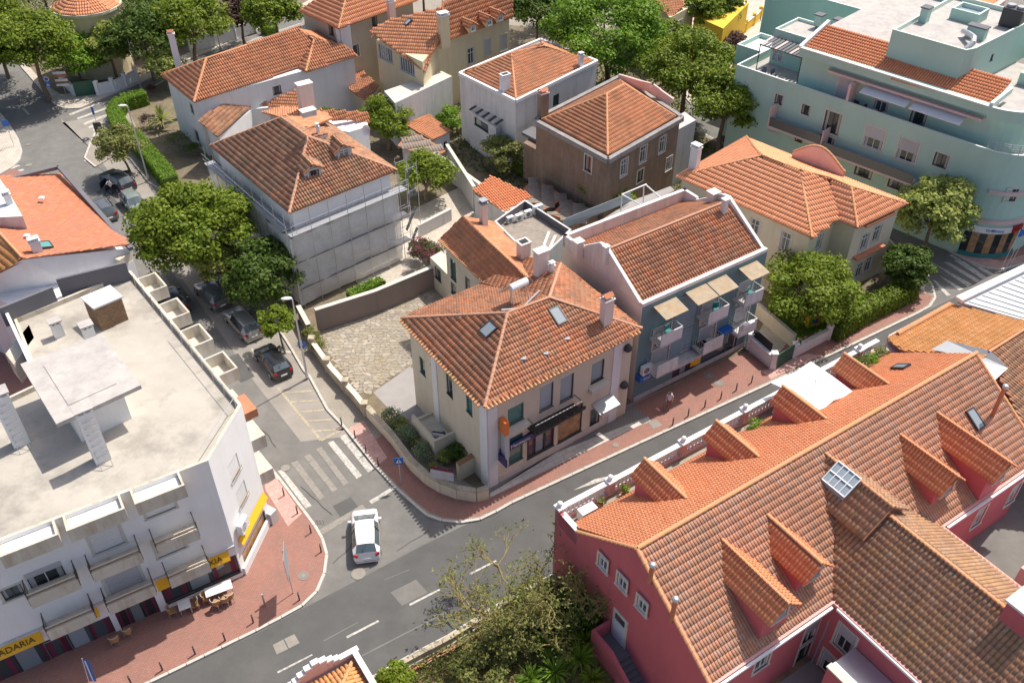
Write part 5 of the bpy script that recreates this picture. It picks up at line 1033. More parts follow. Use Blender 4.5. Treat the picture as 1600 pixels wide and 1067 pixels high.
# ================= orange roofed building behind the block (left edge)
lb=house('left_tile_roof_building','white gabled building with a flat toned orange tile roof at the left edge','house',[a2(*p,7.5) for p in ((90,262),(203,390),(180,405),(35,470),(-60,430),(-90,330))],0,6.5,M['white'],wins=[(205,445,.9,.8,'dark')])
TF=ramp_mat('faded flat orange tile',[(.56,.2,.11),(.6,.24,.13),(.5,.18,.1),(.64,.27,.16)],lichen=(.42,.2,.14),lamt=.8,lscale=.5)
RA=at(35,403,9.8); RB=at(-40,322,9.8)
roof(lb,[[at(92,262,7.6),at(203,388,7.6),RA,RB,at(-30,290,7.6)]],TF,.2,.4,.02,name='east_roof'); roof(lb,[[RA,RB,at(-140,390,7.6),at(-40,450,7.6)]],T_YEL,.22,.5,.04,name='west_roof',ridges=[(RA,RB)])
mb=MB(); mb.add([at(203,388,7.5),Vector((*a2(203,388,7.5),0)),Vector((*a2(-40,450,7.5),0)),at(-40,450,7.5),RA-Vector((0,0,.12))],[(0,1,2,3,4)],M['white']); mb.build('gable',lb)
mb=MB(); mb.bar(at(0,284,7.75),at(92,261,7.75),.35,.3,M['dgrey']); mb.bar(at(92,261,7.75),at(205,389,7.75),.35,.3,M['dgrey']); mb.build('parapet_gutter',lb)
skylight(lb,[at(92,262,7.6),at(203,388,7.6),RA],69,385,.9,.9,'glassg'); chimney(lb,62,400,9.0,.7,.45,1.3,M['white'],rot=35,cap='flat')
for px,py in ((65,310),(42,369)): c=on_plane(px,py,[at(92,262,7.6),at(203,388,7.6),RA]); MB().box(c.x-.2,c.y-.15,c.z-.05,c.x+.2,c.y+.2,c.z+.1,M['signw']).build('glass_tile',lb)
mb=MB(); mb.prism([a2(*p,9.5) for p in ((-30,330),(0,285),(14,305),(40,350),(0,352))],8.2,10.2,M['whitew']); mb.build('roof_dormer',lb); chimney(lb,18,325,9.8,.5,.4,1.2,M['white'],cap='flat')
facade_box(lb,'ledge',a2(203,390,7.5),a2(180,405,7.5),0.02,1.2,6.0,7.2,.02,.5,M['cream'])
# ================= cream villa with the new orange roof
z=7.3; q=[at(*p,z) for p in ((1057,275),(1269,371),(1309,343),(1340,356),(1418,319),(1166,213))]
cv=house('cream_villa','cream two storey villa with a pale new orange hip roof beside the garden tree','house',inset([tuple(p[:2]) for p in q],.4),0,7.2,M['cream'],
 wins=[(1227,378,.95,1.7,'stone'),(1178,357,1.0,1.7,'stone'),(1280,378,.9,1.5,'stone'),(1351,378,.95,1.6,'stone'),(1370,365,.95,1.6,'stone'),(1343,422,.95,1.5,'stone'),(1357,413,.95,1.5,'stone')])
A1,B1,C1,D1,E1,F1=q; r1=at(1189,244,9.2); r2=at(1250,266,9.2); r3=at(1297,278,9.0); r4=at(1330,292,8.9)
roof(cv,[[A1,B1,r2,r1],[B1,C1,r3,r2],[C1,D1,r4,r3],[D1,E1,r4],[r1,r2,r3,r4,E1,F1],[A1,r1,F1]],T_LIGHT,.23,.5,.045,ridges=[(A1,r1),(F1,r1),(r1,r2),(r2,B1),(r2,r3),(r3,r4),(r4,D1),(r4,E1)],each=False)
fo=t_foot['cream_villa']; a,b=edge_near(fo,D1,E1)
for zz in (6.9,3.6): facade_box(cv,'window_hood',a,b,.8,4.6,zz,zz+.15,0,.5,M['clay'])
mb=MB(); ts=[i/14 for i in range(15)]; a=at(1239,235,8.6); b=at(1318,272,8.0); pr=[]
for t in ts: p=a+(b-a)*t; pr.append(Vector((p.x,p.y,8.0+1.55*math.sin(math.pi*min(1,max(0,t*.9+.08)))**1.3+.1)))
lo=[Vector((p.x,p.y,7.4)) for p in pr]; th_=Vector((-(b-a).y,(b-a).x,0)).normalized()*.3
for i in range(14):
    v=[lo[i],lo[i+1],pr[i+1],pr[i]]; mb.add(v+[x+th_ for x in v],[(0,1,2,3),(7,6,5,4),(3,2,6,7),(0,4,5,1)],M['rose'])
mb.build('curved_gable',cv); ridge(cv,[(pr[i]+th_*.5,pr[i+1]+th_*.5) for i in range(14)],CAP,False,.14)
chimney(cv,1084,262,7.6,.8,.55,2.0,M['white'],rot=-48,cap='flat')
# villa garden wall along the pavement
wallrun('garden_wall','low white garden wall with stepped openings below the villa hedge along the red pavement',[a2(1238,560),a2(1420,462),a2(1438,452)],1.1,.22,M['white'],.1,M['stone'],posts=4.5,postm=M['white'])
wallrun('garden_wall','pale wall between the driveway and the small lawn beside the teal house',[a2(1180,495),a2(1238,545)],1.3,.2,M['cream'],.1,M['stone'])
wallrun('green_gate','dark green gate panels beside the white gate post near the teal house',[a2(1212,578),a2(1246,556)],1.5,.06,M['green'],.15,cat='gate')
wallrun('white_gate_wall','white wall with dark panel and a capped post at the driveway mouth',[a2(1168,546),a2(1205,577)],1.2,.3,M['white'],.13,M['white'],posts=4.2,postm=M['white'])
MB().bar(Vector((*a2(1172,545),1.75)),Vector((*a2(1200,570),1.75)),.06,.9,M['black']).build('fence_panel',None,label='black panel fence standing on the white wall at the driveway mouth',cat='fence')
# playhouse
pp=at(1266,505,.14); t=thing('playhouse',pp,'small yellow and green toy playhouse with a red roof under the garden tree','playhouse',None,R(20)); 
for b_,n_ in ((MB().box(-.6,-.5,0,.6,.5,1.1,M['yel']),'wall'),(MB().add([(-.7,-.6,1.1),(.7,-.6,1.1),(.7,.6,1.1),(-.7,.6,1.1),(-.7,0,1.6),(.7,0,1.6)],[(0,1,5,4),(2,3,4,5),(0,4,3),(1,2,5)],M['red']),'roof'),(MB().box(-.25,-.54,.4,.25,-.5,.85,M['blue']),'window'),(MB().box(-.62,-.53,0,-.3,-.5,.9,plain('toy green',(.15,.5,.05))),'door')): o=b_.build(n_,None,org=(0,0,0)); o.parent=t
# ================= mint building
M['balg']=plain('smoky balcony glass',(.13,.13,.13),.2)
MO=Vector(a2(1151,101,10.5)); ma=R(-44.76); mE=Vector((math.cos(ma),math.sin(ma))); mN=Vector((mE.y,-mE.x))
def MX(a,b,z=0): q=MO+mE*a+mN*b; return Vector((q.x,q.y,z))
def m2(a,b): return tuple(MX(a,b)[:2])
def nose(a1,b0,Rr,n=9,tot=78.8):
    c=(a1,b0-Rr); return [m2(c[0]+Rr*math.sin(R(tot*i/n)),c[1]+Rr*math.cos(R(tot*i/n))) for i in range(n+1)]
ns=nose(25.4,0,4.2); dE=Vector((math.cos(R(34)),math.sin(R(34)))); endp=tuple(Vector(ns[-1])+dE*16)
mn=house('mint_building','large mint green apartment building with a rounded corner and a shop at its foot','apartment block',[m2(0,0),*ns,endp,tuple(Vector(endp)-mE*20),m2(0,-9)],0,9.6,M['mint'],parapet=.9,pm=M['mint'],floor=M['conc2'],coping=M['white'],
 wins=[(1217,156,.9,1.0,'dark2'),(1259,172,.9,1.0,'dark2'),(1300,192,1.7,2.1,'dark2'),(1366,216,1.9,2.1,'half'),(1418,236,1.9,2.1,'half'),(1470,251,1.3,1.3,'dark2'),(1209,199,.9,1.0,'greyfull'),(1249,215,.9,1.0,'dark2'),(1290,225,1.6,1.6,'dark2'),(1351,262,1.8,2.0,'dark2'),(1404,281,1.8,2.0,'dark2'),(1586,305,1.0,1.2,'dark2')],face_m={})
tA,tB=m2(0,0),m2(25.4,0)
for u0,u1,zz in ((5.4,11.0,6.1),(11.3,20.6,5.6)):
    facade_box(mn,'balcony',tB if False else tA,tB,u0,u1,zz-.2,zz,0,1.2,M['rose']); facade_box(mn,'balcony_front',tA,tB,u0,u1,zz,zz+.9,1.1,1.17,M['balg']); facade_box(mn,'balcony_divider',tA,tB,u0-.12,u0,zz-.2,zz+2,0,1.3,M['rose'])
for u0 in (13.2,17.2): facade_box(mn,'balcony_front',tA,tB,u0,u0+2.2,2.0,2.9,.05,.25,M['dark'])
# rounded ledges
for zz,rr in ((6.7,.25),(3.8,.25)):
    ol=nose(25.4,rr,4.2+rr*2); il=nose(25.4,-.02,4.2); mb=MB()
    for i in range(2,9): mb.prism([il[i],ol[i],ol[i+1],il[i+1]],zz,zz+.3,M['rose'])
    mb.build('ledge',mn)
# shop at the corner
ol=nose(25.4,.12,4.4); il=nose(25.4,-.3,4.2); mb=MB(); g_=MB(); s_=MB(); 
for i in range(1,9):
    mb.prism([il[i],ol[i],ol[i+1],il[i+1]],2.75,3.35,M['signw'] if i<7 else M['red']); g_.prism([il[i],nose(25.4,.03,4.25)[i],nose(25.4,.03,4.25)[i+1],il[i+1]],.55,2.6,M['glass'] if i%2 else M['poster'])
    s_.prism([il[i],ol[i],ol[i+1],il[i+1]],.12,.55,M['teals'])
o=mb.build('shop_sign',mn); g_.build('shop_window',mn); s_.build('plinth',mn)
for k,ch in enumerate(['Grill','House']): text(o,ch,ol[3+k],ol[4+k],.65,3.05,.42,M['blue'],.04)
text(o,'Snack',ol[7],ol[8],.5,3.05,.4,M['red'],.04)
# recessed top floor with roof
tp=house('mint_top_floor','set back top floor of the mint building with orange tile roof and white awnings','storey',[m2(6.1,-1.6),m2(24.6,-1.6),*nose(24.4,-1.6,3.2,6)[1:],m2(26.5,-14),m2(6.1,-14)],9.6,12.9,M['mint'],wins=[(1319,135,1.3,2.3,'greyfull'),(1378,158,1.5,2.1,'half'),(1436,180,1.5,2.1,'dark2')],floor=M['conc2'],top=M['conc2'])
facade_box(tp,'fascia',m2(6,-1.0),m2(24.3,-1.0),0,18.3,12.9,13.7,-.6,.1,M['mint']); mb=MB(); mb.bar(MX(6,-.9,13.73),MX(24.3,-.9,13.73),.34,.08,M['white']); mb.bar(MX(6,-.9,13.7),MX(6.2,-5.3,15.1),.34,.3,M['white']); mb.bar(MX(24.3,-.9,13.8),MX(24.3,-5,13.9),.3,.5,M['mintl']); mb.build('parapet',tp)
mb=MB(); ol=nose(24.3,-.9,3.9); il=nose(24.3,-1.2,3.6)
for i in range(9): mb.prism([il[i],ol[i],ol[i+1],il[i+1]],12.6,13.7,M['mint'],M['white'])
mb.build('curved_fascia',tp)
roof(tp,[[MX(6.2,-1.05,13.45),MX(24.1,-1.05,13.45),MX(24.1,-5.0,14.6),MX(6.2,-5.0,14.9)]],T_NEW,.24,.42,.08)
facade_box(tp,'ledge',m2(6,-1.6),m2(24,-1.6),3.2,18,12.2,12.4,0,.7,M['rose'])
MB().prism([m2(6.2,-5.05),m2(13,-5.05),m2(13,-13),m2(6.2,-13)],12.9,14.6,M['mint'],M['conc2']).build('back_roof',tp)
for u0,u1,k in ((13.1,17.6,0),(17.9,22.6,1)):
    a=[MX(u0,-1.55,12.0),MX(u1,-1.55,12.0),MX(u1,-.1,11.7),MX(u0,-.1,11.7)]; mb=MB(); mb.add(a+[p-Vector((0,0,.05)) for p in a],[(0,1,2,3),(7,6,5,4),(0,4,5,1),(1,5,6,2),(2,6,7,3),(3,7,4,0)],M['cloth']); 
    o=mb.build('awning',tp); mb=MB(); mb.bar(MX(u0,-1.55,11.4),MX(u0,-.1,11.7),.04,.04,M['gal']); mb.build('awning_arm',o)
facade_box(tp,'divider',m2(12,-1.6),m2(12.3,-1.6),0,.25,9.6,12.1,0,1.5,M['rose'])
# rooftop block
rb=house('roof_block','square mint lift block with a parapet on the roof of the mint building','roof block',[m2(13.4,-3.2),m2(20.2,-3.2),m2(20.6,-4.2),m2(21.6,-16),m2(13.4,-16)],12.9,16.4,M['mint'],parapet=.4,pm=M['mintl'],floor=M['conc2'],coping=M['mintl'],wins=[(1550,90,.5,.6,'dark')])
q=[m2(15.4,-10.5),m2(18,-10.5),m2(18,-12.8),m2(15.4,-12.8)]; house('roof_light_well','small square parapeted light well on the mint roof block','roof block',q,16.4,17.0,M['mint'],parapet=.4,pm=M['mintl'],floor=M['glassb'],coping=M['mintl'])
def vent(a,b,z,label,w=.9,h=1.1):
    p=MX(a,b,z); t=thing('roof_vent',p,label,'vent',None,ma); o=MB().box(-w/2,-.4,0,w/2,.4,h,M['mint']).build('shaft',None,org=(0,0,0)); o.parent=t
    o=MB().box(-w/2-.08,-.48,h,w/2+.08,.48,h+.12,M['dgrey']).build('cover',None,org=(0,0,0)); o.parent=t
vent(14.1,-8.0,16.4,'narrow mint vent on the left of the mint roof block',.7,1.3); vent(19.2,-7.6,16.4,'wide mint vent beside the silver duct on the mint roof block',1.6,1.0)
vent(3.6,-8.5,13.2,'grey capped vent at the left of the mint building terraces',.7,1.0); vent(5.6,-8.7,13.2,'second grey capped vent beside the tile roof of the mint building',.8,1.0)
dk=thing('silver_duct',MX(19.2,-5,16.4),'curved silver air duct on the front corner of the mint roof block','duct'); pts=[MX(18.2,-7,16.9),MX(19.0,-6.2,17.1),MX(19.8,-5.4,17.2),MX(20.1,-4.6,17.0),MX(19.9,-4.0,16.6)]
for a,b in zip(pts,pts[1:]): MB().tube(a,b,.24,M['gal'],10).build('duct_piece',dk)
rt=thing('cooling_unit',MX(20.3,-12.5,16.4),'dark twin fan cooling unit standing on the mint roof','cooling unit',None,ma); o=MB().box(-.9,-.6,.1,.9,.6,1.7,M['dark']).build('casing',None,org=(0,0,0)); o.parent=rt
for x in (-.45,.45): o=MB().tube((x,0,1.7),(x,0,1.95),.38,M['metalw'],12).build('fan_cowl',None,org=(0,0,0)); o.parent=rt
# left terrace, pergola and low block
tl=house('terrace_room','low mint roof room with a grey flat roof above the left terrace','storey',[m2(1.0,-4.6),m2(6.0,-4.6),m2(6.0,-9),m2(1.0,-9)],9.6,12.9,M['mint'],parapet=.3,pm=M['mintl'],floor=M['conc2'],coping=M['mintl'],wins=[(1215,88,1.1,1.0,'pale')])
pg=thing('slatted_pergola',MX(3.6,-3,10),'dark slatted pergola over the left roof terrace of the mint building','pergola')
for i in range(12): MB().bar(MX(1.2+i*.42,-4.5,12.5),MX(1.2+i*.42,-1.9,12.35),.26,.05,M['dgrey'] if i%4 else M['rose']).build('slat',pg)
for a in (1.2,5.9): MB().bar(MX(a,-1.9,9.7),MX(a,-1.9,12.4),.08,.08,M['dark']).build('post',pg)
MB().bar(MX(1.1,-1.9,12.33),MX(6,-1.9,12.33),.08,.1,M['dark']).build('beam',pg)
MB().prism([m2(.6,-1.4),m2(6.0,-1.4),m2(6.0,-.3),m2(.6,-.3)],9.61,9.64,M['dgrey']).build('terrace_mat',None,label='dark floor mat on the left roof terrace of the mint building',cat='mat')
for i,(a,b) in enumerate(((2.4,-1.2),(3.4,-1.5),(4.6,-1.1))): plastic_chair(MX(a,b,9.64),ma+i,('left','middle','right')[i]+' dark terrace chair below the slatted pergola','dgrey','dark chairs on the mint roof terrace')
for i,(a,b) in enumerate(((12.8,-.6),(14.0,-.7),(15.4,-.6),(19.0,-.7))): plastic_chair(MX(a,b,9.65),ma+1.5*i,('first','second','third','fourth')[i]+' dark chair from the left behind the white awnings of the mint building','dark','dark chairs under the awnings')
rl=thing('curved_railing',MX(27,-1,10.5),'shiny curved steel railing round the rounded corner terrace of the mint building','railing'); nn_=nose(25.4,-.05,4.15,9)
for zz in (10.75,10.95,11.15,11.35):
    for a,b in zip(nn_,nn_[1:]): MB().tube((*a,zz),(*b,zz),.03,M['gal'],5).build('rail',rl)
for a in nn_: MB().bar((*a,10.5),(*a,11.38),.05,.05,M['gal']).build('post',rl)
# mint rear wings
house('mint_rear_wing','higher mint wing with white coping behind the tile roof','wing',[m2(-6,-14),m2(14,-14),m2(14,-24),m2(-6,-24)],0,13.2,M['mint'],parapet=.6,pm=M['mint'],floor=M['conc2'],coping=M['white'])
house('mint_side_wing','small mint side block with white parapet next to the purple tree','wing',[m2(-3,-4.5),m2(0,-4.5),m2(0,-9),m2(-3,-9)],0,10.0,M['mint'],parapet=.5,pm=M['mint'],floor=M['white'],coping=M['white'])
hb=house('mint_right_wing','right hand mint wing with a tile roof at the image edge','wing',[m2(23.5,-9),m2(36,-9),m2(36,-20),m2(23.5,-20)],9.6,14.0,M['mint'],coping=M['white']); roof(hb,[[MX(24,-9.2,14.1),MX(36,-9.2,14.1),MX(36,-14,16),MX(24,-14,16)]],T_NEW,.24,.42,.07)
# beige buildings beyond
bg_=house('beige_apartment','beige apartment building with white roller shutters beyond the mint building','apartment block',[a2(*p,9) for p in ((1290,-10),(1480,15),(1495,-25),(1310,-50))],0,9,M['rose'],wins=[(1346,5,1.6,1.4,'mint'),(1377,10,1.6,1.4,'mint'),(1403,12,1.6,1.4,'mint')])
bb_=house('beige_gable_house','small beige house with an orange tile edge at the top right','house',[a2(*p,8) for p in ((1500,8),(1540,24),(1572,0),(1530,-20))],0,8,M['rose']); roof(bb_,[[at(1500,2,8.1),at(1540,12,8.1),at(1572,-8,8.1),at(1530,-24,8.1)]],T_NEW)
# ================= brown house
z=8.2; a,b,c,d=at(838,187,z),at(950,247,z),at(1063,183,z),at(968,121,z); ap=at(948,147,10.6); ap2=at(975,132,10.6)
bh2=house('brown_house','weathered brown two storey house with a stained stone cornice and worn tile pyramid roof','house',[tuple(p[:2]) for p in (a,b,c,d)],0,7.95,M['brown'],
 wins=[(919,256,.9,1.6,'dark2'),(975,262,.95,1.7,'stone'),(1005,241,.95,1.7,'stone'),(1035,226,.95,1.7,'stone'),(1045,256,.9,1.4,'stone'),(1000,275,.9,1.3,'dark2')])
ii=inset([tuple(p[:2]) for p in (a,b,c,d)],.35); ii=[Vector((*p,z)) for p in ii]
def near(p,l): return min(l,key=lambda q_:(q_-p).length)
a_,b_,c_,d_=[near(p,ii) for p in (a,b,c,d)]
roof(bh2,[[a_,b_,ap],[b_,c_,ap2,ap],[c_,d_,ap2],[d_,a_,ap,ap2]],T_WARM,.23,.4,.06,ridges=[(a_,ap),(b_,ap),(ap,ap2),(c_,ap2)])
oo=ccw(inset([tuple(p[:2]) for p in (a,b,c,d)],-.15)); mb=MB()
for i in range(4): mb.bar((*oo[i],8.05),(*oo[(i+1)%4],8.05),.45,.45,M['brownc'])
mb.build('cornice',bh2)
chimney(bh2,848,182,8.2,.85,.7,2.4,M['brown'],capm=M['rose'])
lp=house('brown_porch','dark flat roofed porch wing on the garden side of the brown house','porch',[a2(*p,4.3) for p in ((818,222),(893,262),(905,240),(838,205))],0,4.2,M['brown'],wins=[(848,242,1.6,2.4,'shutw'),(870,254,.8,2.6,'dark2')]); 
MB().prism([a2(*p,4.7) for p in ((815,205),(900,250),(912,238),(832,196))],4.3,4.6,M['dgrey']).build('roof',lp)
house('brown_side_wing','grey rendered side wing of the brown house','wing',[a2(*p,6.8) for p in ((1050,205),(1088,185),(1070,172),(1040,190))],0,6.6,M['wgrey'])
mb=MB(); pts=[at(968,117,8.6),at(985,122,8.9),at(1005,128,9.2),at(1018,131,9.7),at(1030,140,9.2),at(1050,154,8.6)]
for p,q_ in zip(pts,pts[1:]): mb.bar(p-Vector((0,0,.4)),q_-Vector((0,0,.4)),.25,.9,M['rose'])
mb.build('back_parapet',bh2)
# ================= small white house
z=7.8; a,b,c,d=at(718,115,z),at(806,158,z),at(933,96,z),at(845,62,z)
wh=house('white_square_house','plain white two storey house with a hipped brown tile roof behind a white parapet','house',[tuple(p[:2]) for p in (a,b,c,d)],0,7.6,M['whitew'],wins=[(869,157,1.0,1.3,'green'),(749,232,.9,1.1,'white'),(762,234,.7,1.1,'white')])
ii=[Vector((*p,z)) for p in inset([tuple(p[:2]) for p in (a,b,c,d)],.35)]; a_,b_,c_,d_=[near(p,ii) for p in (a,b,c,d)]; mid=at(799,83,9.4); mid2=at(850,72,9.4)
roof(wh,[[a_,b_,mid],[b_,c_,mid2,mid],[c_,d_,mid2],[d_,a_,mid,mid2]],T_WARM,.23,.4,.05,ridges=[(b_,mid),(a_,mid),(mid,mid2)])
oo=ccw([tuple(p[:2]) for p in (a,b,c,d)]); mb=MB()
for i in range(4): mb.bar((*oo[i],7.75),(*oo[(i+1)%4],7.75),.3,.35,M['white'])
mb.build('parapet',wh)
chimney(wh,789,140,8.0,.9,.6,1.6,M['white'],cap='open'); chimney(wh,907,105,7.8,.45,.4,1.3,M['white'],cap='flat')
an2=house('white_lean_to','white annex with a dark slatted pergola roof at the foot of the white square house','annex',[a2(*p,4.6) for p in ((733,170),(775,197),(800,180),(757,160))],0,4.4,M['whitew'],wins=[(752,195,2.6,.9,'dark')])
for i in range(9): MB().bar(at(734+i*5,172+i*2.9,4.9),at(758+i*5,157+i*2.6,5.2),.3,.06,M['stone'] if i%2 else M['dark']).build('slat',an2)
# ================= yellow cream house
z=8.5; a,b,b2,c=at(580,60,z),at(662,99,z),at(688,67,z),at(803,26,z); d=c+(a-b)*1.0; d.z=z; rr=at(692,2,12.0); re=at(800,-36,12.0)
yh=house('yellow_house','pale yellow house with a large terracotta hip roof, three small dormers and louvred windows','house',inset([tuple(p[:2]) for p in (a,b,b2,c,d)],.4),0,8.3,M['yellow'],
 wins=[(602,84,2.6,1.6,'bar'),(636,104,2.6,1.6,'bar'),(736,88,1.1,1.9,'stone'),(762,74,1.1,1.9,'greyfull'),(787,67,1.0,1.9,'greyfull'),(730,40,.4,.4,'dark')][:5])
roof(yh,[[a,b,b2,rr,at(608,32,10.2)],[b2,c,re,rr],[b,b2,at(690,60,8.9)]],T_WARM,.25,.5,.05,ridges=[(b2,rr),(a,at(608,32,10.2))])
nC=(b-a); nn=Vector((c-b2)[:2]).normalized(); nrm=Vector((nn.y,-nn.x))
for k,(px,py) in enumerate(((722,28),(748,19),(765,12))): p0=on_plane(px,py,[b2,c,rr]); dormer(yh,p0,nrm,2.0,.7,.5,.62,T_WARM,M['yellow'],'white',wn=(.6,.6),each=False)
chimney(yh,694,66,8.6,1.1,.8,3.0,M['yellow'],cap='flat',capm=M['white']); skylight(yh,[a,b,rr],638,36,.5,.8)
a,b,c=at(466,17,9.5),at(529,45,9.5),at(652,1,9.5); bgh=house('beige_house','grey beige house with a bright terracotta hip roof at the top edge','house',inset([tuple(p[:2]) for p in (a,b,c,a+(c-b))],.4),0,9.4,M['ochre'],wins=[(517,44,.9,1.2,'dark'),(585,33,.9,1.2,'dark'),(556,80,1.0,1.4,'dark2')])
cr=at(548,-35,13.0); roof(bgh,[[a,b,cr],[b,c,at(660,-70,13),cr]],T_LIGHT,.25,.5,.06,ridges=[(b,cr)]); chimney(bgh,612,22,9.6,.8,.6,1.4,M['rose'],cap='flat',capm=M['white'])
# ================= white long house (top left)
z=6.6; a,b,c,c2_,e_,f_=at(252,118,z),at(303,160,z),at(466,106,z),at(478,112,z),at(520,99,z),at(560,88,z)
r0,r1_,r2_=at(322,92,9.0),at(465,46,9.0),at(491,62,8.3)
hw_=thing; bk_=f_+(a-b)*1.0; bk_.z=z
wl=house('white_long_house','long white house with tall white chimneys and orange roof beside the clipped hedge','house',inset([tuple(p[:2]) for p in (a,b,f_,bk_)],.4),0,6.5,M['white'],wins=[(300,170,.7,1.0,'dark2'),(433,141,1.0,.9,'dark'),(308,212,.9,1.2,'dark2')])
roof(wl,[[a,b,r0],[b,c,r2_,r1_,r0],[c,c2_,r2_],[c2_,e_,f_,at(540,70,7.6),r2_],[r1_,r2_,at(540,70,7.6),bk_,at(487,46,8.4)],[a,r0,r1_,at(470,40,8.2)]],T_WARM,.27,.45,.1,ridges=[(b,r0),(r0,r1_),(r1_,r2_),(r2_,c2_),(a,r0)],capr=.14)
chimney(wl,290,150,2.5,.7,.5,7.2,M['white'],rot=20,cap='clay'); chimney(wl,548,150,1.0,1.6,.8,8.6,M['white'],rot=20,cap=None,capm=M['clay'])
pch=house('white_porch_wing','lower white wing with its own tile roof in front of the long white house','wing',[a2(*p,4.2) for p in ((342,210),(393,167),(419,164),(414,158),(374,152),(322,194))],0,3.9,M['white'])
roof(pch,[[at(311,191,5.4),at(340,214,4.2),at(394,163,4.2),at(371,142,5.4)],[at(371,142,5.4),at(394,163,4.2),at(421,164,4.0),at(402,147,5.0)]],T_OLD,.25,.42,.08); roof(pch,[[at(416,158,4.2),at(465,141,4.9),at(470,176,3.6),at(424,178,3.4)]],T_WARM,.25,.42,.08)
# ================= yard walls, garden sheds
wb_=house('white_store','white rendered store with a flat pale roof among the gardens','shed',[a2(*p,5.6) for p in ((600,141),(617,160),(706,118),(690,110))],0,5.5,M['whitew'],top=M['stone'])
rs=house('red_tile_garage','low garage with an old red tile roof beside the pale yellow house','shed',[a2(*p,3.2) for p in ((553,95),(590,140),(570,150),(540,120))],0,3.0,M['cream']); roof(rs,[[at(549,92,3.9),at(592,135,3.2),at(572,158,3.1),at(545,140,3.2)]],T_MIX)
gs=house('garden_shed','small white garden shed with an orange corrugated tile roof','shed',[a2(*p,2.6) for p in ((634,196),(677,217),(702,204),(668,182))],0,2.5,M['white'],wins=[(696,226,.5,.7,'dark')]); roof(gs,[[at(630,194,3.0),at(676,219,2.6),at(704,205,2.6),at(669,178,3.0)]],T_WARM,.25,.42,.08)
g2=house('grey_shed','long shed with a lichen grey roof beside the small garden tree','shed',[a2(*p,2.4) for p in ((628,225),(680,245),(692,235),(640,205))],0,2.2,M['wgrey']); roof(g2,[[at(621,228,2.5),at(672,248,2.3),at(700,236,2.3),at(641,203,2.8)]],M['shed'],.3,1.2,.03)
g3=house('carport','open carport with a bright orange tile roof below the grey yard wall','shed',[a2(*p,2.9) for p in ((741,300),(790,330),(838,308),(770,276))],0,2.7,M['wgrey'],wins=[]); roof(g3,[[at(739,298,3.0),at(788,331,2.7),at(835,308,2.7),at(768,274,3.2)]],T_NEW,.25,.42,.08)
for nm,l,q_ in (('shed_roof_block','grey weathered shed with a broken edge below the dark hedge',((812,300),(850,328),(885,308),(835,278))),('shed_roof_block','grey weathered shed beside the round garden tree',((860,335),(905,350),(935,330),(885,312)))):
    s_=house(nm,l,'shed',[a2(*p,2.6) for p in q_],0,2.5,M['brown']); roof(s_,[[at(*p,2.75) for p in q_]],M['shed'],.3,1.2,.03)
wallrun('yard_wall','tall grey rendered wall running down between the gardens behind the small tree',[a2(700,262),a2(742,330+0),],2.6,.25,M['wgrey'],.1,M['stone'])
wallrun('yard_wall','long grey rendered wall from the lichen shed down to the orange carport',[a2(665,262),a2(705,285),a2(765,330)],2.2,.25,M['wgrey'],.1,M['stone'])
wallrun('yard_wall','short pale wall across the gravel yard beside the scaffold',[a2(655,372),a2(705,346)],1.3,.22,M['wgrey'],.12,M['stone'])
wallrun('yard_wall','low curved cream wall between the yard and the flowering bush',[a2(646,392),a2(668,400),a2(690,428)],1.2,.22,M['wgrey'],.12,M['stone'])
wallrun('retaining_wall','long taupe rendered wall with a pale coping along the flagstone parking court',[a2(498,520),a2(590,490),a2(690,447)],2.3,.3,M['taupe'],.1,M['stone'])
wallrun('retaining_wall','low continuation of the taupe wall at the pavement beside the yellow green bush',[a2(470,500),a2(486,530)],1.4,.3,M['taupe'],.1,M['stone'])
wallrun('court_wall','low stone boundary wall with square pillars beside the cobbled pavement',[a2(490,548),a2(520,590),a2(558,632),a2(572,650)],.9,.3,M['rstone'],.12,M['stone'],posts=3.2,postm=M['rstone'])
wallrun('curved_wall','curved cream garden wall round the bank house terrace at the corner pavement',[a2(*p) for p in ((576,652),(614,694),(644,735),(668,757),(690,770),(715,779),(745,784),(763,779))],1.0,.3,M['cream'],.12,M['rstone'])
wallrun('terrace_wall','dark brown retaining wall behind the corner planting of the bank house',[a2(716,752),a2(764,724)],1.6,.3,M['cream'],.12,M['woodd'])
wallrun('garden_wall','white boundary wall with dark railings under the trees at the top left',[a2(*p) for p in ((155,150),(185,143),(215,128))],1.3,.2,M['white'],.12,M['white'],posts=2.5,postm=M['white'])
wallrun('garden_wall','white boundary wall beyond the flowering tree near the top edge',[a2(*p) for p in ((300,82),(330,75),(370,62),(400,52))],1.6,.2,M['white'],.12,M['white'],posts=4,postm=M['white'])
wallrun('green_gate','wide dark green gate between white posts at the top left crossing',[a2(120,153),a2(155,148)],1.8,.08,M['green'],.12,cat='gate')
wallrun('garden_wall','short white wall left of the green gate behind the road signs',[a2(95,130),a2(118,152)],1.4,.2,M['white'],.12,M['white'])
yw=wallrun('yellow_wall','bright yellow street wall with dark railings and white capped posts at the top right',[a2(*p) for p in ((1122,85),(1150,62),(1180,38),(1195,20))],1.3,.25,M['yelw'],.12,M['white'],posts=3,postm=M['yelw'])
wallrun('garden_edge_wall','old low stone wall along the south kerb above the overgrown garden',[tuple(Vector(p)+P34*.35) for p in kS[:5]],.5,.3,M['rstone'],.02)
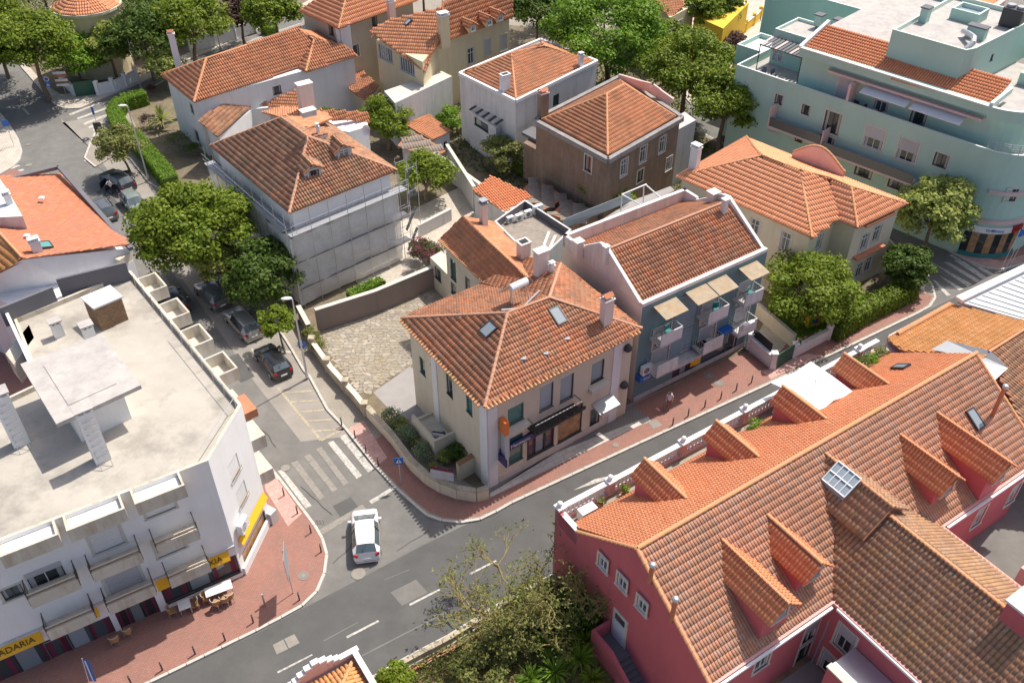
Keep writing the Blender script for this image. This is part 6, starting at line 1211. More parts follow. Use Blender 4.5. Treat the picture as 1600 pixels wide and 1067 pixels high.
# top edge buildings
yb=house('yellow_building','bright yellow building behind the street wall at the top edge','house',[a2(*p,6) for p in ((1085,25),(1130,45),(1170,5),(1130,-30))],0,6,M['yelw'])
y2=house('ochre_house','ochre house with a faded tile roof behind the round tree at the top edge','house',[a2(*p,7) for p in ((1000,-15),(1047,28),(1085,8),(1060,-30))],0,7,M['yellow'],wins=[(1062,40,.9,1.2,'pale')]); roof(y2,[[at(995,-20,8),at(1048,26,7.1),at(1070,10,7.3),at(1050,-40,9)]],T_WARM)
tw_=thing('round_tower',at(135,45,0),'round cream tower with a conical terracotta roof above the trees at the top left','tower'); tc=at(135,8,8.2); tc.z=0
MB().tube(tc,tc+Vector((0,0,8)),3.6,M['yellow'],24).build('wall',tw_); mb=MB(); mb.tube(tc+Vector((0,0,8)),tc+Vector((0,0,8.3)),4.1,M['cream'],24); mb.build('cornice',tw_)
pls=[]; 
for i in range(12): a=2*math.pi*i/12;b=2*math.pi*(i+1)/12; pls.append([tc+Vector((4.0*math.cos(a),4.0*math.sin(a),8.3)),tc+Vector((4.0*math.cos(b),4.0*math.sin(b),8.3)),tc+Vector((0,0,10.2))])
roof(tw_,pls,T_LIGHT,.3,.5,.08)
for i in range(4): a=R(-130+i*22); A=tc+Vector((math.cos(a),math.sin(a),0))*3.65; B=tc+Vector((math.cos(a+R(12)),math.sin(a+R(12)),0))*3.65; window(tw_,A,B,.38,5.6,.65,1.5,'dark')
# ================= vegetation
def leafm(n,cols,lich=None,tr=.35): return ramp_mat(n,cols,rough=.55,trans=tr,lichen=lich,lamt=.45,lscale=.5)
LG=leafm('mid green leaves',[(0.0829,0.143,0.0113),(0.152,0.225,0.0188),(0.236,0.308,0.0282),(0.124,0.184,0.0169),(0.291,0.344,0.0424)])
LB=leafm('bright green leaves',[(0.103,0.21,0.015),(0.161,0.294,0.025),(0.23,0.367,0.04),(0.127,0.242,0.02)])
LD=leafm('dark green leaves',[(0.0446,0.0842,0.014),(0.0817,0.143,0.022),(0.127,0.188,0.032),(0.0668,0.11,0.016)])
LY=leafm('yellow green leaves',[(0.21,0.275,0.05),(0.315,0.377,0.08),(0.42,0.449,0.13),(0.168,0.224,0.04)])
LO=leafm('olive leaves',[(.15,.19,.04),(.22,.25,.07),(.28,.28,.09),(.12,.15,.04)])
LP=leafm('purple brown leaves',[(.07,.035,.035),(.11,.06,.055),(.16,.1,.08),(.05,.03,.03)])
LS=leafm('grey green leaves',[(.16,.23,.1),(.24,.31,.15),(.32,.38,.22),(.11,.16,.07)])
LF=leafm('pink blossom',[(.4,.03,.12),(.5,.06,.2),(.06,.12,.03),(.08,.15,.04),(.35,.05,.12)])
def leaves(name,parent,C,Nrm,size,m,rnd=None,kind='stuff',stretch=1.,tilt=.55):
    k=len(C); n=Nrm+RNG.normal(0,tilt,(k,3)); n/=np.linalg.norm(n,axis=1)[:,None]+1e-9
    t=np.cross(n,RNG.normal(0,1,(k,3))); t/=np.linalg.norm(t,axis=1)[:,None]+1e-9; b=np.cross(n,t); s=(size*RNG.uniform(.6,1.35,k))[:,None]/2
    V=np.stack([C-t*s*stretch,C-b*s*.75,C+t*s*stretch,C+b*s*.75],1).reshape(-1,3); F=np.arange(4*k).reshape(-1,4)
    return numpy_mesh(name,V,F,RNG.random(k) if rnd is None else rnd,m,parent,kind,org=C.mean(0))
def crown_pts(c,r,nc,n,cr=.27,flat=0.,low=-.55,gap=1.):
    c=np.array(c); r=np.array(r,float); D=RNG.normal(0,1,(nc*3,3)); D/=np.linalg.norm(D,axis=1)[:,None]; D=D[D[:,2]>low][:nc]
    rad=RNG.uniform(.55,.92,len(D))[:,None]; CC=c+D*rad*r; CR=cr*r.mean()*RNG.uniform(.6,1.25,len(D))
    per=np.maximum(8,(n*CR**2/np.sum(CR**2)).astype(int)); P=[];N=[];Rn=[]
    for i in range(len(D)):
        d=RNG.normal(0,1,(per[i],3)); d/=np.linalg.norm(d,axis=1)[:,None]; d[:,2]=np.where(d[:,2]<-.3,-d[:,2],d[:,2])
        q=CC[i]+d*CR[i]*RNG.uniform(.5,1.3,(per[i],1))*np.array([1.2,1.2,.75]); P.append(q); N.append(d+np.array([0,0,.5])); Rn.append(np.clip(RNG.uniform(.0,1)*.45+RNG.random(per[i])*.6,0,1))
    return np.concatenate(P),np.concatenate(N),np.concatenate(Rn),CC
def tree(px,py,zc,wpx,hf,m,name,label,base=None,n=9000,leaf=.26,nc=46,trunk=.22,group=None,bark='bark',cat='tree',cr=.27,stretch=1.25,yf=1.):
    c=at(px,py,zc); r=wpx/2/scale_at(c); rz=r*hf
    t=thing(name,(c.x,c.y,0),label,cat,group); P,N_,Rn,CC=crown_pts(c,(r,r*yf,rz),nc,n,cr); leaves('crown',t,P,N_,leaf,m,Rn,stretch=stretch)
    mb=MB(); b=Vector((c.x,c.y,0)) if base is None else at(*base); k=c-Vector((0,0,rz*.55)); k=b+(k-b)*.95; mid=b+(k-b)*.5+Vector((random.uniform(-.2,.2),random.uniform(-.2,.2),0))
    mb.tube(b-Vector((0,0,.1)),mid,trunk*1.15,M[bark],8,r2=trunk*.85); mb.tube(mid,k,trunk*.85,M[bark],8,r2=trunk*.6); mb.build('trunk',t)
    lm=MB()
    for q in CC[::max(1,len(CC)//9)]: e=k+(Vector(q)-k)*.9; h=k+(e-k)*.5+Vector((0,0,.15*rz)); lm.tube(k,h,trunk*.5,M[bark],6,r2=trunk*.3); lm.tube(h,e,trunk*.3,M[bark],5,r2=trunk*.08)
    lm.build('limbs',t,kind='stuff'); return t
T=tree
T(300,352,6.0,190,.62,LG,'street_tree','largest spreading green street tree leaning over the parked cars',n=26000,leaf=.27,nc=105,trunk=.35,cr=.2)
T(412,425,3.8,118,.8,LD,'street_tree','dark leaved tree between the big street tree and the netted villa',n=13000,leaf=.26,nc=60,cr=.25)
T(345,412,3.2,80,.8,LY,'street_tree','yellowish tree under the edge of the big street tree',n=5000,nc=34,leaf=.24)
T(432,500,2.9,62,.75,LG,'street_tree','small round street tree beside the lamp post and the black hatchback',base=(446,553),n=3800,nc=26,leaf=.2,trunk=.09)
T(184,226,3.6,74,.85,LO,'street_tree','round clipped street tree beside the tall lamp at the upper left crossing',base=(205,272),n=5200,nc=34,leaf=.22,trunk=.13)
T(45,62,7.5,140,.62,LG,'pine_tree','wide dark pine at the top left corner above the crossing',n=16000,nc=70,leaf=.3,trunk=.3,cr=.24)
T(-20,30,7.5,120,.7,LG,'pine_tree','pine cut off by the left edge at the top corner',n=8000,nc=50,leaf=.3)
T(115,92,3.6,92,.8,LB,'garden_tree','bright lime green tree behind the road signs at the top left',n=8000,nc=45,leaf=.26)
T(168,72,4.6,62,1.15,LY,'bamboo_clump','tall yellow green bamboo clump below the round tower',n=6000,nc=34,leaf=.26,cat='bamboo',stretch=1.9)
T(222,52,6,115,.7,LD,'garden_tree','dark tree in the shade behind the white boundary wall at the top left',n=11000,nc=60,leaf=.3)
T(300,35,6.5,120,.7,LG,'garden_tree','tall green tree leaning over the wall left of the purple tree',base=(305,98),n=12000,nc=60,leaf=.3,trunk=.25)
T(375,22,5,62,.85,LP,'garden_tree','small reddish brown tree near the top edge above the white wall',n=5000,nc=34,leaf=.28)
T(428,18,6.5,95,.7,LG,'garden_tree','green tree at the top edge left of the beige house',n=9000,nc=50,leaf=.3)
T(252,102,3.2,62,.8,LY,'flowering_tree','round tree with pale yellow flowers beside the long white house',n=5000,nc=34,leaf=.24)
T(603,188,3.6,78,1.15,LG,'garden_tree','tall narrow bright tree behind the scaffolded villa',n=8000,nc=44,leaf=.24)
T(665,276,2.8,92,.72,LG,'garden_tree','low spreading dark green tree in the gravel yard',n=8500,nc=44,leaf=.23)
T(785,240,2.2,66,.8,LO,'garden_tree','bushy shrub tree with pale flowers by the brown house porch',n=5000,nc=32,leaf=.2)
T(705,186,1.6,50,.8,LB,'garden_tree','small bright bush between the garden shed and the white square house',n=3000,nc=20,leaf=.2)
T(948,298,2.6,98,.75,LG,'garden_tree','round green tree in front of the brown house',n=9000,nc=46,leaf=.22)
T(945,55,7.5,215,.6,LB,'umbrella_tree','very wide bright green tree crown at the top centre',base=(950,125),n=30000,nc=120,leaf=.3,trunk=.35,cr=.17)
T(1075,105,6.5,150,.7,LG,'umbrella_tree','wide green tree between the bright crown and the mint building',n=16000,nc=75,leaf=.28,trunk=.3,cr=.21)
T(1135,160,6.0,120,.8,LG,'umbrella_tree','green tree hanging over the street left of the mint building',n=13000,nc=60,leaf=.28,trunk=.3,cr=.23)
T(1150,76,3.0,58,.8,LP,'garden_tree','purple leaved tree beside the left terrace of the mint building',n=4500,nc=30,leaf=.27)
T(1095,20,6,75,.8,LG,'garden_tree','green tree before the yellow building at the top right',n=7000,nc=40,leaf=.3)
T(840,8,7,110,.7,LD,'garden_tree','dark tree mass at the top edge left of the wide bright crown',n=10000,nc=55,leaf=.3)
T(1270,452,3.7,150,.68,LG,'garden_tree','broad green tree shading the toy playhouse in the villa garden',n=15000,nc=70,leaf=.23,trunk=.2,cr=.23)
T(1462,330,5.0,118,.85,LY,'street_tree','pale yellow green street tree in front of the mint building shop',n=12000,nc=60,leaf=.28,cr=.24)
T(1420,420,2.4,76,.9,LD,'garden_tree','dark glossy bush tree at the street corner of the cream villa',n=6500,nc=38,leaf=.24)
T(1128,14,5.5,70,.8,LD,'garden_tree','dark tree before the bright yellow wall at the top right',n=6000,nc=36,leaf=.3)
T(1045,60,6,60,.8,LG,'garden_tree','green tree against the ochre house at the top',n=4000,nc=30,leaf=.3)
def hedge(name,label,pts,w,h,m,z0=.1,leaf=.14,dens=150,cat='hedge',flat=.0):
    t=thing(name,(*pts[0],z0),label,cat); P=[];N_=[]
    for a,b in zip(pts,pts[1:]):
        a=Vector(a);b=Vector(b); L_=(b-a).length; e=(b-a)/L_; n=Vector((e.y,-e.x)); k=int(L_*(w+2*h)*dens)
        s=RNG.random(k)*L_; q=RNG.random(k)*(w+2*h); top=(q<w); side=np.where(q<w+h,1,-1)
        d=np.where(top,q-w/2,side*w/2)+RNG.normal(0,.04,k); z=np.where(top,h,(q-w)%h)+RNG.normal(0,.05+flat,k)
        P.append(np.stack([a.x+e.x*s+n.x*d,a.y+e.y*s+n.y*d,z0+z],1)); N_.append(np.stack([np.where(top,0,side*n.x),np.where(top,0,side*n.y),np.where(top,1,.3)],1))
    P=np.concatenate(P);N_=np.concatenate(N_); leaves('foliage',t,P,N_,leaf,m)
    core=MB()
    for a,b in zip(pts,pts[1:]): core.bar((*a,z0+h*.45),(*b,z0+h*.45),w*.85,h*.86,M['bark'] if False else LD)
    core.build('core',t); return t
hedge('clipped_hedge','long curving clipped bright green hedge around the white house garden',[a2(*p,1.0) for p in ((228,150),(192,160),(178,175),(188,198),(215,222),(250,262),(268,285))],1.6,1.6,LB,dens=120)
hedge('villa_hedge','long leafy hedge on the villa garden wall by the red pavement',[a2(*p,1.0) for p in ((1300,515),(1350,485),(1425,450))],1.6,1.6,LG,leaf=.2,dens=110,flat=.12)
hedge('wall_hedge','bright hedge spilling over the taupe retaining wall',[a2(*p,2.2) for p in ((545,462),(598,438))],.9,.6,LB,z0=1.8,leaf=.18,flat=.1)
hedge('dark_hedge','dark clipped hedge below the brown house porch',[a2(*p,1.2) for p in ((805,252),(880,292))],1.0,1.5,LD,dens=110)
hedge('house_hedge','row of low green plants against the long white house',[a2(*p,6.0) for p in ((500,170),(535,176))],.8,.6,LG,z0=5.4,leaf=.2)
hedge('street_hedge','short clipped hedge by the pavement near the top edge',[a2(412,56),a2(432,50)],1.5,.9,LB)
def bush(px,py,r,m,label,z=.15,n=900,leaf=.13,name='shrub',hf=.85,group=None,cat='shrub'):
    c=at(px,py,z+r*hf); t=thing(name,(c.x,c.y,z),label,cat,group); P,N_,Rn,CC=crown_pts(c,(r,r,r*hf),14,n,.42,low=-.3); leaves('foliage',t,P,N_,leaf,m,Rn); MB().tube((c.x,c.y,z-.1),(c.x,c.y,z+r),.04,M['bark'],6).build('stem',t); return t
for q in ((612,652,.75,LS,'grey green lavender shrub nearest the court wall on the bank terrace'),(624,662,.55,LY,'yellow green shrub next to the first lavender on the bank terrace'),(636,678,.75,LS,'middle grey green lavender shrub on the bank terrace'),(648,692,.45,LO,'small orange tinged shrub between the lavenders on the bank terrace'),(660,708,.75,LS,'grey green lavender shrub nearest the striped notice board'),(697,711,.55,LY,'bright yellow leaved shrub at the corner of the bank terrace'),(712,707,.7,LD,'dark round shrub next to the bright yellow shrub'),(726,707,.85,LD,'large dark green shrub against the corner of the bank house'),
 (676,728,.4,LY,'tiny yellow green plant behind the direction sign'),(488,522,.8,LO,'rounded olive bush at the end of the taupe wall'),(496,538,.6,LO,'lower olive bush beside the court wall'),(278,222,1.3,LD,'dark clipped ball bush beside the long white house'),(300,232,.9,LD,'dark shrub at the porch foot of the long white house'),(232,190,.9,LP,'brown reddish shrub by the clipped hedge'),(236,138,.5,LF,'magenta flowering shrub by the clipped hedge'),
 (1210,340,.8,LG,'green shrub behind the cream villa'),(690,204,.9,LB,'bright shrub behind the small garden shed'),(1415,395,.7,LD,'dark shrub against the cream villa corner')): bush(*q)
bush(668,396,1.3,LF,'pink bougainvillea spilling over the yard wall by the scaffold',z=.6,n=2200,leaf=.16,name='bougainvillea'); bush(655,385,.8,LF,'smaller pink bougainvillea beside the scaffold ladder',z=.9,n=900,leaf=.16,name='bougainvillea')
def rosette(px,py,z0,r,n,label,m=None,name='yucca',cat='yucca',stem=.6,w=.09):
    c=at(px,py,z0+stem); t=thing(name,(c.x,c.y,z0),label,cat,'yuccas in the overgrown garden' if name=='yucca' else None); V=[];F=[];Rn=[]
    for i in range(n):
        az=random.uniform(0,6.28); el=random.uniform(-.15,1.35); d=Vector((math.cos(az)*math.cos(el),math.sin(az)*math.cos(el),math.sin(el))); s=Vector((-math.sin(az),math.cos(az),0))*w/2; L_=r*random.uniform(.75,1.1); m1=c+d*L_*.55; m2_=c+d*L_-Vector((0,0,.22*L_*math.cos(el)))
        b=len(V); V+=[c-s*.5,c+s*.5,m1+s,m1-s,m2_+s*.1,m2_-s*.1]; F+=[[b,b+1,b+2,b+3],[b+3,b+2,b+4,b+5]]; q=random.random(); Rn+=[q,q]
    numpy_mesh('blades',np.array([tuple(v) for v in V]),np.array(F),np.array(Rn),m or LB,t,'stuff',org=c); MB().tube((c.x,c.y,z0-.1),c,.1,M['bark'],7).build('stem',t)
rosette(252,188,.2,1.9,70,'low palm like cycad beside the white house in the hedged garden',LY,'cycad','cycad',1.0,.16)
for px,py,r,l in ((850,1010,1.15,'yucca rosette nearest the pink wall stair'),(905,1030,1.3,'large yucca rosette beside the stair parapet'),(868,1050,1.2,'yucca rosette at the lower edge below the largest one'),(830,1062,1.1,'yucca rosette cut by the bottom edge'),(915,1002,1.0,'upper yucca rosette against the pink wall'),(885,1000,.9,'small yucca rosette between two larger ones'),(925,1062,1.0,'yucca rosette at the foot of the pink stair')): rosette(px,py,.3,r,75,l,LB if r>1 else LG)
# sparse mossy trees over the main street
def sparse(px,py,h,spread,label,base,seed,nl,m,name='sparse_tree'):
    rs=random.Random(seed); b=at(*base,0); t=thing(name,b,label,'tree'); mb=MB(); tips=[]; V=[]
    def br(p,d,L_,r,dep):
        d=d.normalized(); q=p+d*L_; mid=p+d*L_*.5+Vector((rs.uniform(-1,1),rs.uniform(-1,1),rs.uniform(-.3,.6)))*L_*.12
        mb.tube(p,mid,r,M['barkg'],5,r2=r*.85,cap=False); mb.tube(mid,q,r*.85,M['barkg'],5,r2=r*.62,cap=False)
        if dep==0: tips.append(q); return
        for i in range(3 if dep>1 else 3):
            ax=Vector((rs.uniform(-1,1),rs.uniform(-1,1),rs.uniform(-.35,.55))); br(q if i else mid,(d*.75+ax*.85),L_*rs.uniform(.6,.82),r*.6,dep-1)
    for i in range(4):
        a=i*1.57+rs.uniform(-.4,.4); br(b,Vector((math.cos(a)*spread,math.sin(a)*spread,1)),h*.36,.13,4)
    mb.build('branches',t); Tp=np.array([tuple(q) for q in tips]); k=len(Tp); idx=RNG.integers(0,k,nl); C=Tp[idx]+RNG.normal(0,.22,(nl,3)); leaves('foliage',t,C,np.tile([0,0,1.],(nl,1)),.13,m,stretch=1.6,tilt=.9)
sparse(760,880,6.8,.75,'sparse mossy tree with bare yellow lichened branches leaning over the main street',(790,985),5,1900,LO)
sparse(870,930,5.2,.8,'bushy olive tree with twisting branches against the pink gable wall',(868,1000),9,2600,LO)
T(800,990,1.4,90,.6,LO,'garden_bush','low olive green thicket under the sparse trees in the overgrown garden',n=3500,nc=26,leaf=.16,trunk=.06,cat='bush')
T(905,955,1.6,70,.8,LD,'garden_bush','dark shaded bush at the foot of the pink gable wall',n=5000,nc=30,leaf=.18,trunk=.06,cat='bush')
T(615,1058,.8,60,.7,LG,'garden_bush','bright green bush along the old street wall at the bottom edge',n=3000,nc=20,leaf=.16,trunk=.05,cat='bush')
T(745,1050,1.0,90,.6,LO,'garden_bush','olive shrubbery at the bottom edge of the overgrown garden',n=5000,nc=28,leaf=.16,trunk=.05,cat='bush')
T(835,955,1.0,60,.7,LG,'garden_bush','green bush behind the old wall near the kerb',n=3500,nc=22,leaf=.16,trunk=.05,cat='bush')
def cover(name,label,poly,z,n,leaf,m,h=.12):
    P=[a2(*p) for p in poly]; xs=[p[0] for p in P];ys=[p[1] for p in P]; u=RNG.uniform(min(xs),max(xs),n*2);v=RNG.uniform(min(ys),max(ys),n*2); ok=inpoly(u,v,P); u=u[ok];v=v[ok]
    C=np.stack([u,v,z+np.abs(RNG.normal(0,h,len(u)))],1); o=leaves(name,None,C,np.tile([0,0,1.],(len(u),1)),leaf,m,stretch=1.6,tilt=.8); tag(o,label,cat='ground cover'); return o
cover('weeds','patchy weeds and dry grass over the bare garden earth at the bottom',[(600,1067),(700,1010),(800,945),(880,900),(960,1067),(960,1160),(600,1160)],.08,9000,.14,LO)
cover('grass','short grass blades on the small villa lawn',[(1195,490),(1235,460),(1400,460),(1440,452),(1330,500),(1230,535)],.15,9000,.1,LB,.04)
cover('weeds','scrubby green ground cover in the gardens between the houses',[(560,140),(1040,60),(1085,205),(1200,300),(960,330),(860,320),(700,250)],.14,14000,.22,LD,.15)
cover('weeds','scrub under the trees beyond the boundary walls at the top left',[(100,120),(420,50),(420,-30),(0,-40),(20,80)],.14,9000,.25,LD,.2)
# trees beyond the top edge houses are thick: fill with a few more crowns
for i,(x,y,w,l) in enumerate(((660,-25,90,'behind the beige and yellow houses'),(880,-30,120,'straight above the wide bright crown'),(980,-20,100,'left of the ochre house'),(540,-50,80,'behind the beige house roof'),(350,-20,110,'above the reddish tree'),(250,-10,110,'above the shaded boundary wall'),(150,-15,110,'right behind the round tower'),(60,-30,120,'left of the round tower'),(-40,90,90,'at the left edge below the pines'))): T(x,y,7,w,.7,LD if i%2 else LG,'background_tree','dense green tree '+l+' at the top edge',n=5500,nc=36,leaf=.34,group='trees in the belt along the top edge')
# ================= cars
def car(name,label,px,py,head,L_=4.1,Wd=1.76,Hh=1.48,col=(.8,.8,.8),style='hatch',open_doors=False,group='cars',z=.02,metal=0.):
    paint=plain('car paint '+name,col,.28,metal,1.) if 'car paint '+name+str(col) not in MATS else None
    p=at(px,py,z); t=thing(name,p,label,'car',None,R(head)); w=Wd/2
    if style=='suv': st=[(0,.5,.55,.72,.55),(.02,.8,.82,.86,.8),(.06,.98,1.0,.95,.88),(.25,1.08,1.1,1.0,.84),(.40,1.1,Hh-.08,1.0,.68),(.55,1.1,Hh,1.0,.7),(.85,1.1,Hh-.06,1.0,.66),(.96,1.05,1.1,.97,.75),(.985,.85,.87,.93,.8),(1,.5,.52,.85,.8)]
    elif style=='estate': st=[(0,.45,.5,.72,.55),(.02,.66,.68,.86,.8),(.06,.78,.82,.94,.86),(.27,.92,.95,1.0,.84),(.40,.95,Hh-.08,1.0,.66),(.52,.96,Hh,1.0,.68),(.86,.97,Hh-.06,1.0,.64),(.955,.95,1.0,.97,.74),(.985,.75,.77,.93,.8),(1,.45,.47,.86,.8)]
    elif style=='saloon': st=[(0,.45,.5,.72,.55),(.02,.62,.64,.86,.8),(.06,.72,.76,.94,.86),(.28,.86,.88,1.0,.84),(.42,.9,Hh-.08,1.0,.64),(.55,.92,Hh,1.0,.66),(.70,.93,Hh-.1,1.0,.64),(.84,.93,.98,.98,.78),(.98,.86,.88,.93,.8),(1,.45,.47,.86,.8)]
    else: st=[(0,.42,.46,.66,.5),(.02,.62,.66,.82,.72),(.07,.78,.84,.93,.82),(.2,.95,.99,1.0,.84),(.40,.98,Hh-.05,1.0,.68),(.55,.99,Hh,1.0,.7),(.87,1.0,Hh-.1,1.0,.64),(.965,.97,1.02,.95,.74),(.988,.72,.74,.9,.8),(1,.45,.47,.84,.78)]
    x=lambda f:L_/2-f*L_   # front towards +x
    secs=[]
    for f,belt,top,wf,tw in st:
        X=x(f); ww=w*wf; tt=w*tw
        h=[(0,.2),(ww*.9,.2),(ww,.38),(ww*1.0,belt*.72),(ww*.975,belt),(tt,top-.04 if top-belt>.1 else top),(tt*.6,top+.0),(0,top+.025)]
        secs.append([Vector((X,y,zz)) for y,zz in h]+[Vector((X,-y,zz)) for y,zz in h[-2:0:-1]])
    n=len(secs[0]); body=MB(); gs=MB(); ws=MB(); rw=MB(); k=len(secs); ci=4
    for i in range(k-1):
        for j in range(n):
            q=[secs[i][j],secs[i][(j+1)%n],secs[i+1][(j+1)%n],secs[i+1][j]]; seg=j if j<7 else n-1-j
            lft=(st[i][2]-st[i][1]>.1,st[i+1][2]-st[i+1][1]>.1)
            isg=False; tgt=body
            if seg==4 and lft[0] and lft[1]: tgt=gs
            elif seg in(5,6) and (not lft[0]) and lft[1]: tgt=ws
            elif seg in(5,6) and lft[0] and not lft[1]: tgt=rw
            tgt.add(q,[(3,2,1,0)] if j<7 or True else [(0,1,2,3)],paint_of(col,metal) if tgt is body else M['glass'])
    for s_,f_ in ((secs[0],[list(range(n))]),(secs[-1],[list(range(n))[::-1]])): body.add(s_,f_,paint_of(col,metal))
    def put(mb,nm,sm=False):
        if not mb.v: return None
        o=mb.build(nm,None,org=(0,0,0),smooth=sm); o.parent=t; return o
    # weld for smooth shading
    o=put(body,'body',True); import bmesh as _b; bm=_b.new(); bm.from_mesh(o.data); _b.ops.remove_doubles(bm,verts=bm.verts,dist=.001); _b.ops.recalc_face_normals(bm,faces=bm.faces); bm.to_mesh(o.data); bm.free(); o.data.set_sharp_from_angle(angle=R(38))
    put(gs,'side_window'); put(ws,'windscreen'); put(rw,'rear_window')
    # roof pillars strip
    mb=MB()
    for s in (-1,1):
        mb.bar((x(.56),s*w*.985,.97),(x(.56),s*w*.7,Hh-.03),.07,.04,M['black'])
    put(mb,'pillar')
    for fx in (.175,.80):
        for s in (-1,1):
            wh_=MB(); wh_.tube((x(fx),s*(w-.19),.32),(x(fx),s*(w+.015),.32),.32,M['black'],16); q=put(wh_,'wheel'); r_=MB(); r_.tube((x(fx),s*(w-.02),.32),(x(fx),s*(w+.025),.32),.2,M['gal'],10); rr_=r_.build('rim',None,org=(0,0,0)); rr_.parent=q
    for s in (-1,1):
        f_=MB(); f_.bar((x(.035),s*w*.55,.66 if style!='suv' else .8),(x(.075),s*w*.86,.7 if style!='suv' else .84),.1,.14,M['glassb']); put(f_,'headlight')
        f_=MB(); zb=.85 if style in('hatch','estate','suv') else .72; f_.bar((x(.965),s*w*.9,zb),(x(.992),s*w*.62,zb-.02),.1,.2,plain('tail light red',(.4,.01,.01),.2)); put(f_,'tail_light')
        f_=MB(); f_.box(x(.335),s*w,.92,x(.3),s*(w+.2),1.07,paint_of(col,metal)); put(f_,'mirror')
    f_=MB(); f_.box(x(1)-.012,-.26,.5,x(1)+.02,.26,.62,M['signw']); put(f_,'number_plate')
    f_=MB(); f_.box(x(.93),-.02,Hh-.02,x(.9),.02,Hh+.08,M['black']) if style=='hatch' else f_.bar((x(.5),-w*.6,Hh+.02),(x(.85),-w*.6,Hh),.04,.03,M['gal']); put(f_,'aerial' if style=='hatch' else 'roof_rail')
    if open_doors:
        for s in (-1,1):
            for fx in ((.34,) if s<0 else (.34,.55)):
                f_=MB(); a=Vector((x(fx),s*w,.35)); d=Vector((-.45,s*.85,0)).normalized(); f_.add([a,a+d*.95,a+d*.95+Vector((0,0,.7)),a+Vector((0,0,.7))]+[v+Vector((.06,0,0)) for v in (a,a+d*.95,a+d*.95+Vector((0,0,.7)),a+Vector((0,0,.7)))],[(0,1,2,3),(7,6,5,4),(0,4,5,1),(3,2,6,7),(1,5,6,2)],paint_of(col,metal)); put(f_,'open_door')
    return t
_pt={}
def paint_of(col,metal):
    if col not in _pt: _pt[col]=plain('car paint %d'%len(_pt),col,.3,metal,1.)
    return _pt[col]
sdir=126
car('hatchback_car','white hatchback driving into the junction from the main street',573,842,99,4.05,1.76,1.52,(.82,.82,.82),z=.02)
car('parked_car','black hatchback parked next to the lamp post and small tree',428,572,126,4.2,1.75,1.45,(.015,.016,.02),'hatch',z=.02)
car('parked_car','silver estate car parked under the edge of the tree shade',381,512,128,4.6,1.76,1.5,(.42,.43,.41),'estate',z=.02,metal=.5)
car('parked_car','grey blue hatchback parked half in shade behind the silver estate',333,467,130,4.3,1.75,1.5,(.2,.22,.25),'hatch',z=.02,metal=.5)
car('parked_car','dark car in deep shade on the building side of the street',272,478,127,4.2,1.75,1.45,(.02,.02,.025),'hatch',z=.02)
car('parked_car','pale green grey car mostly hidden under the big street tree',212,325,180+128,4.3,1.76,1.5,(.28,.33,.3),'estate',z=.02,metal=.4)
car('parked_car','grey estate car beside the orange roofed building',163,333,127,4.5,1.78,1.48,(.16,.17,.18),'estate',z=.02,metal=.4)
car('parked_car','dark blue utility car with its doors standing open',186,291,140,4.5,1.85,1.62,(.03,.035,.05),'suv',True,z=.02,metal=.3)
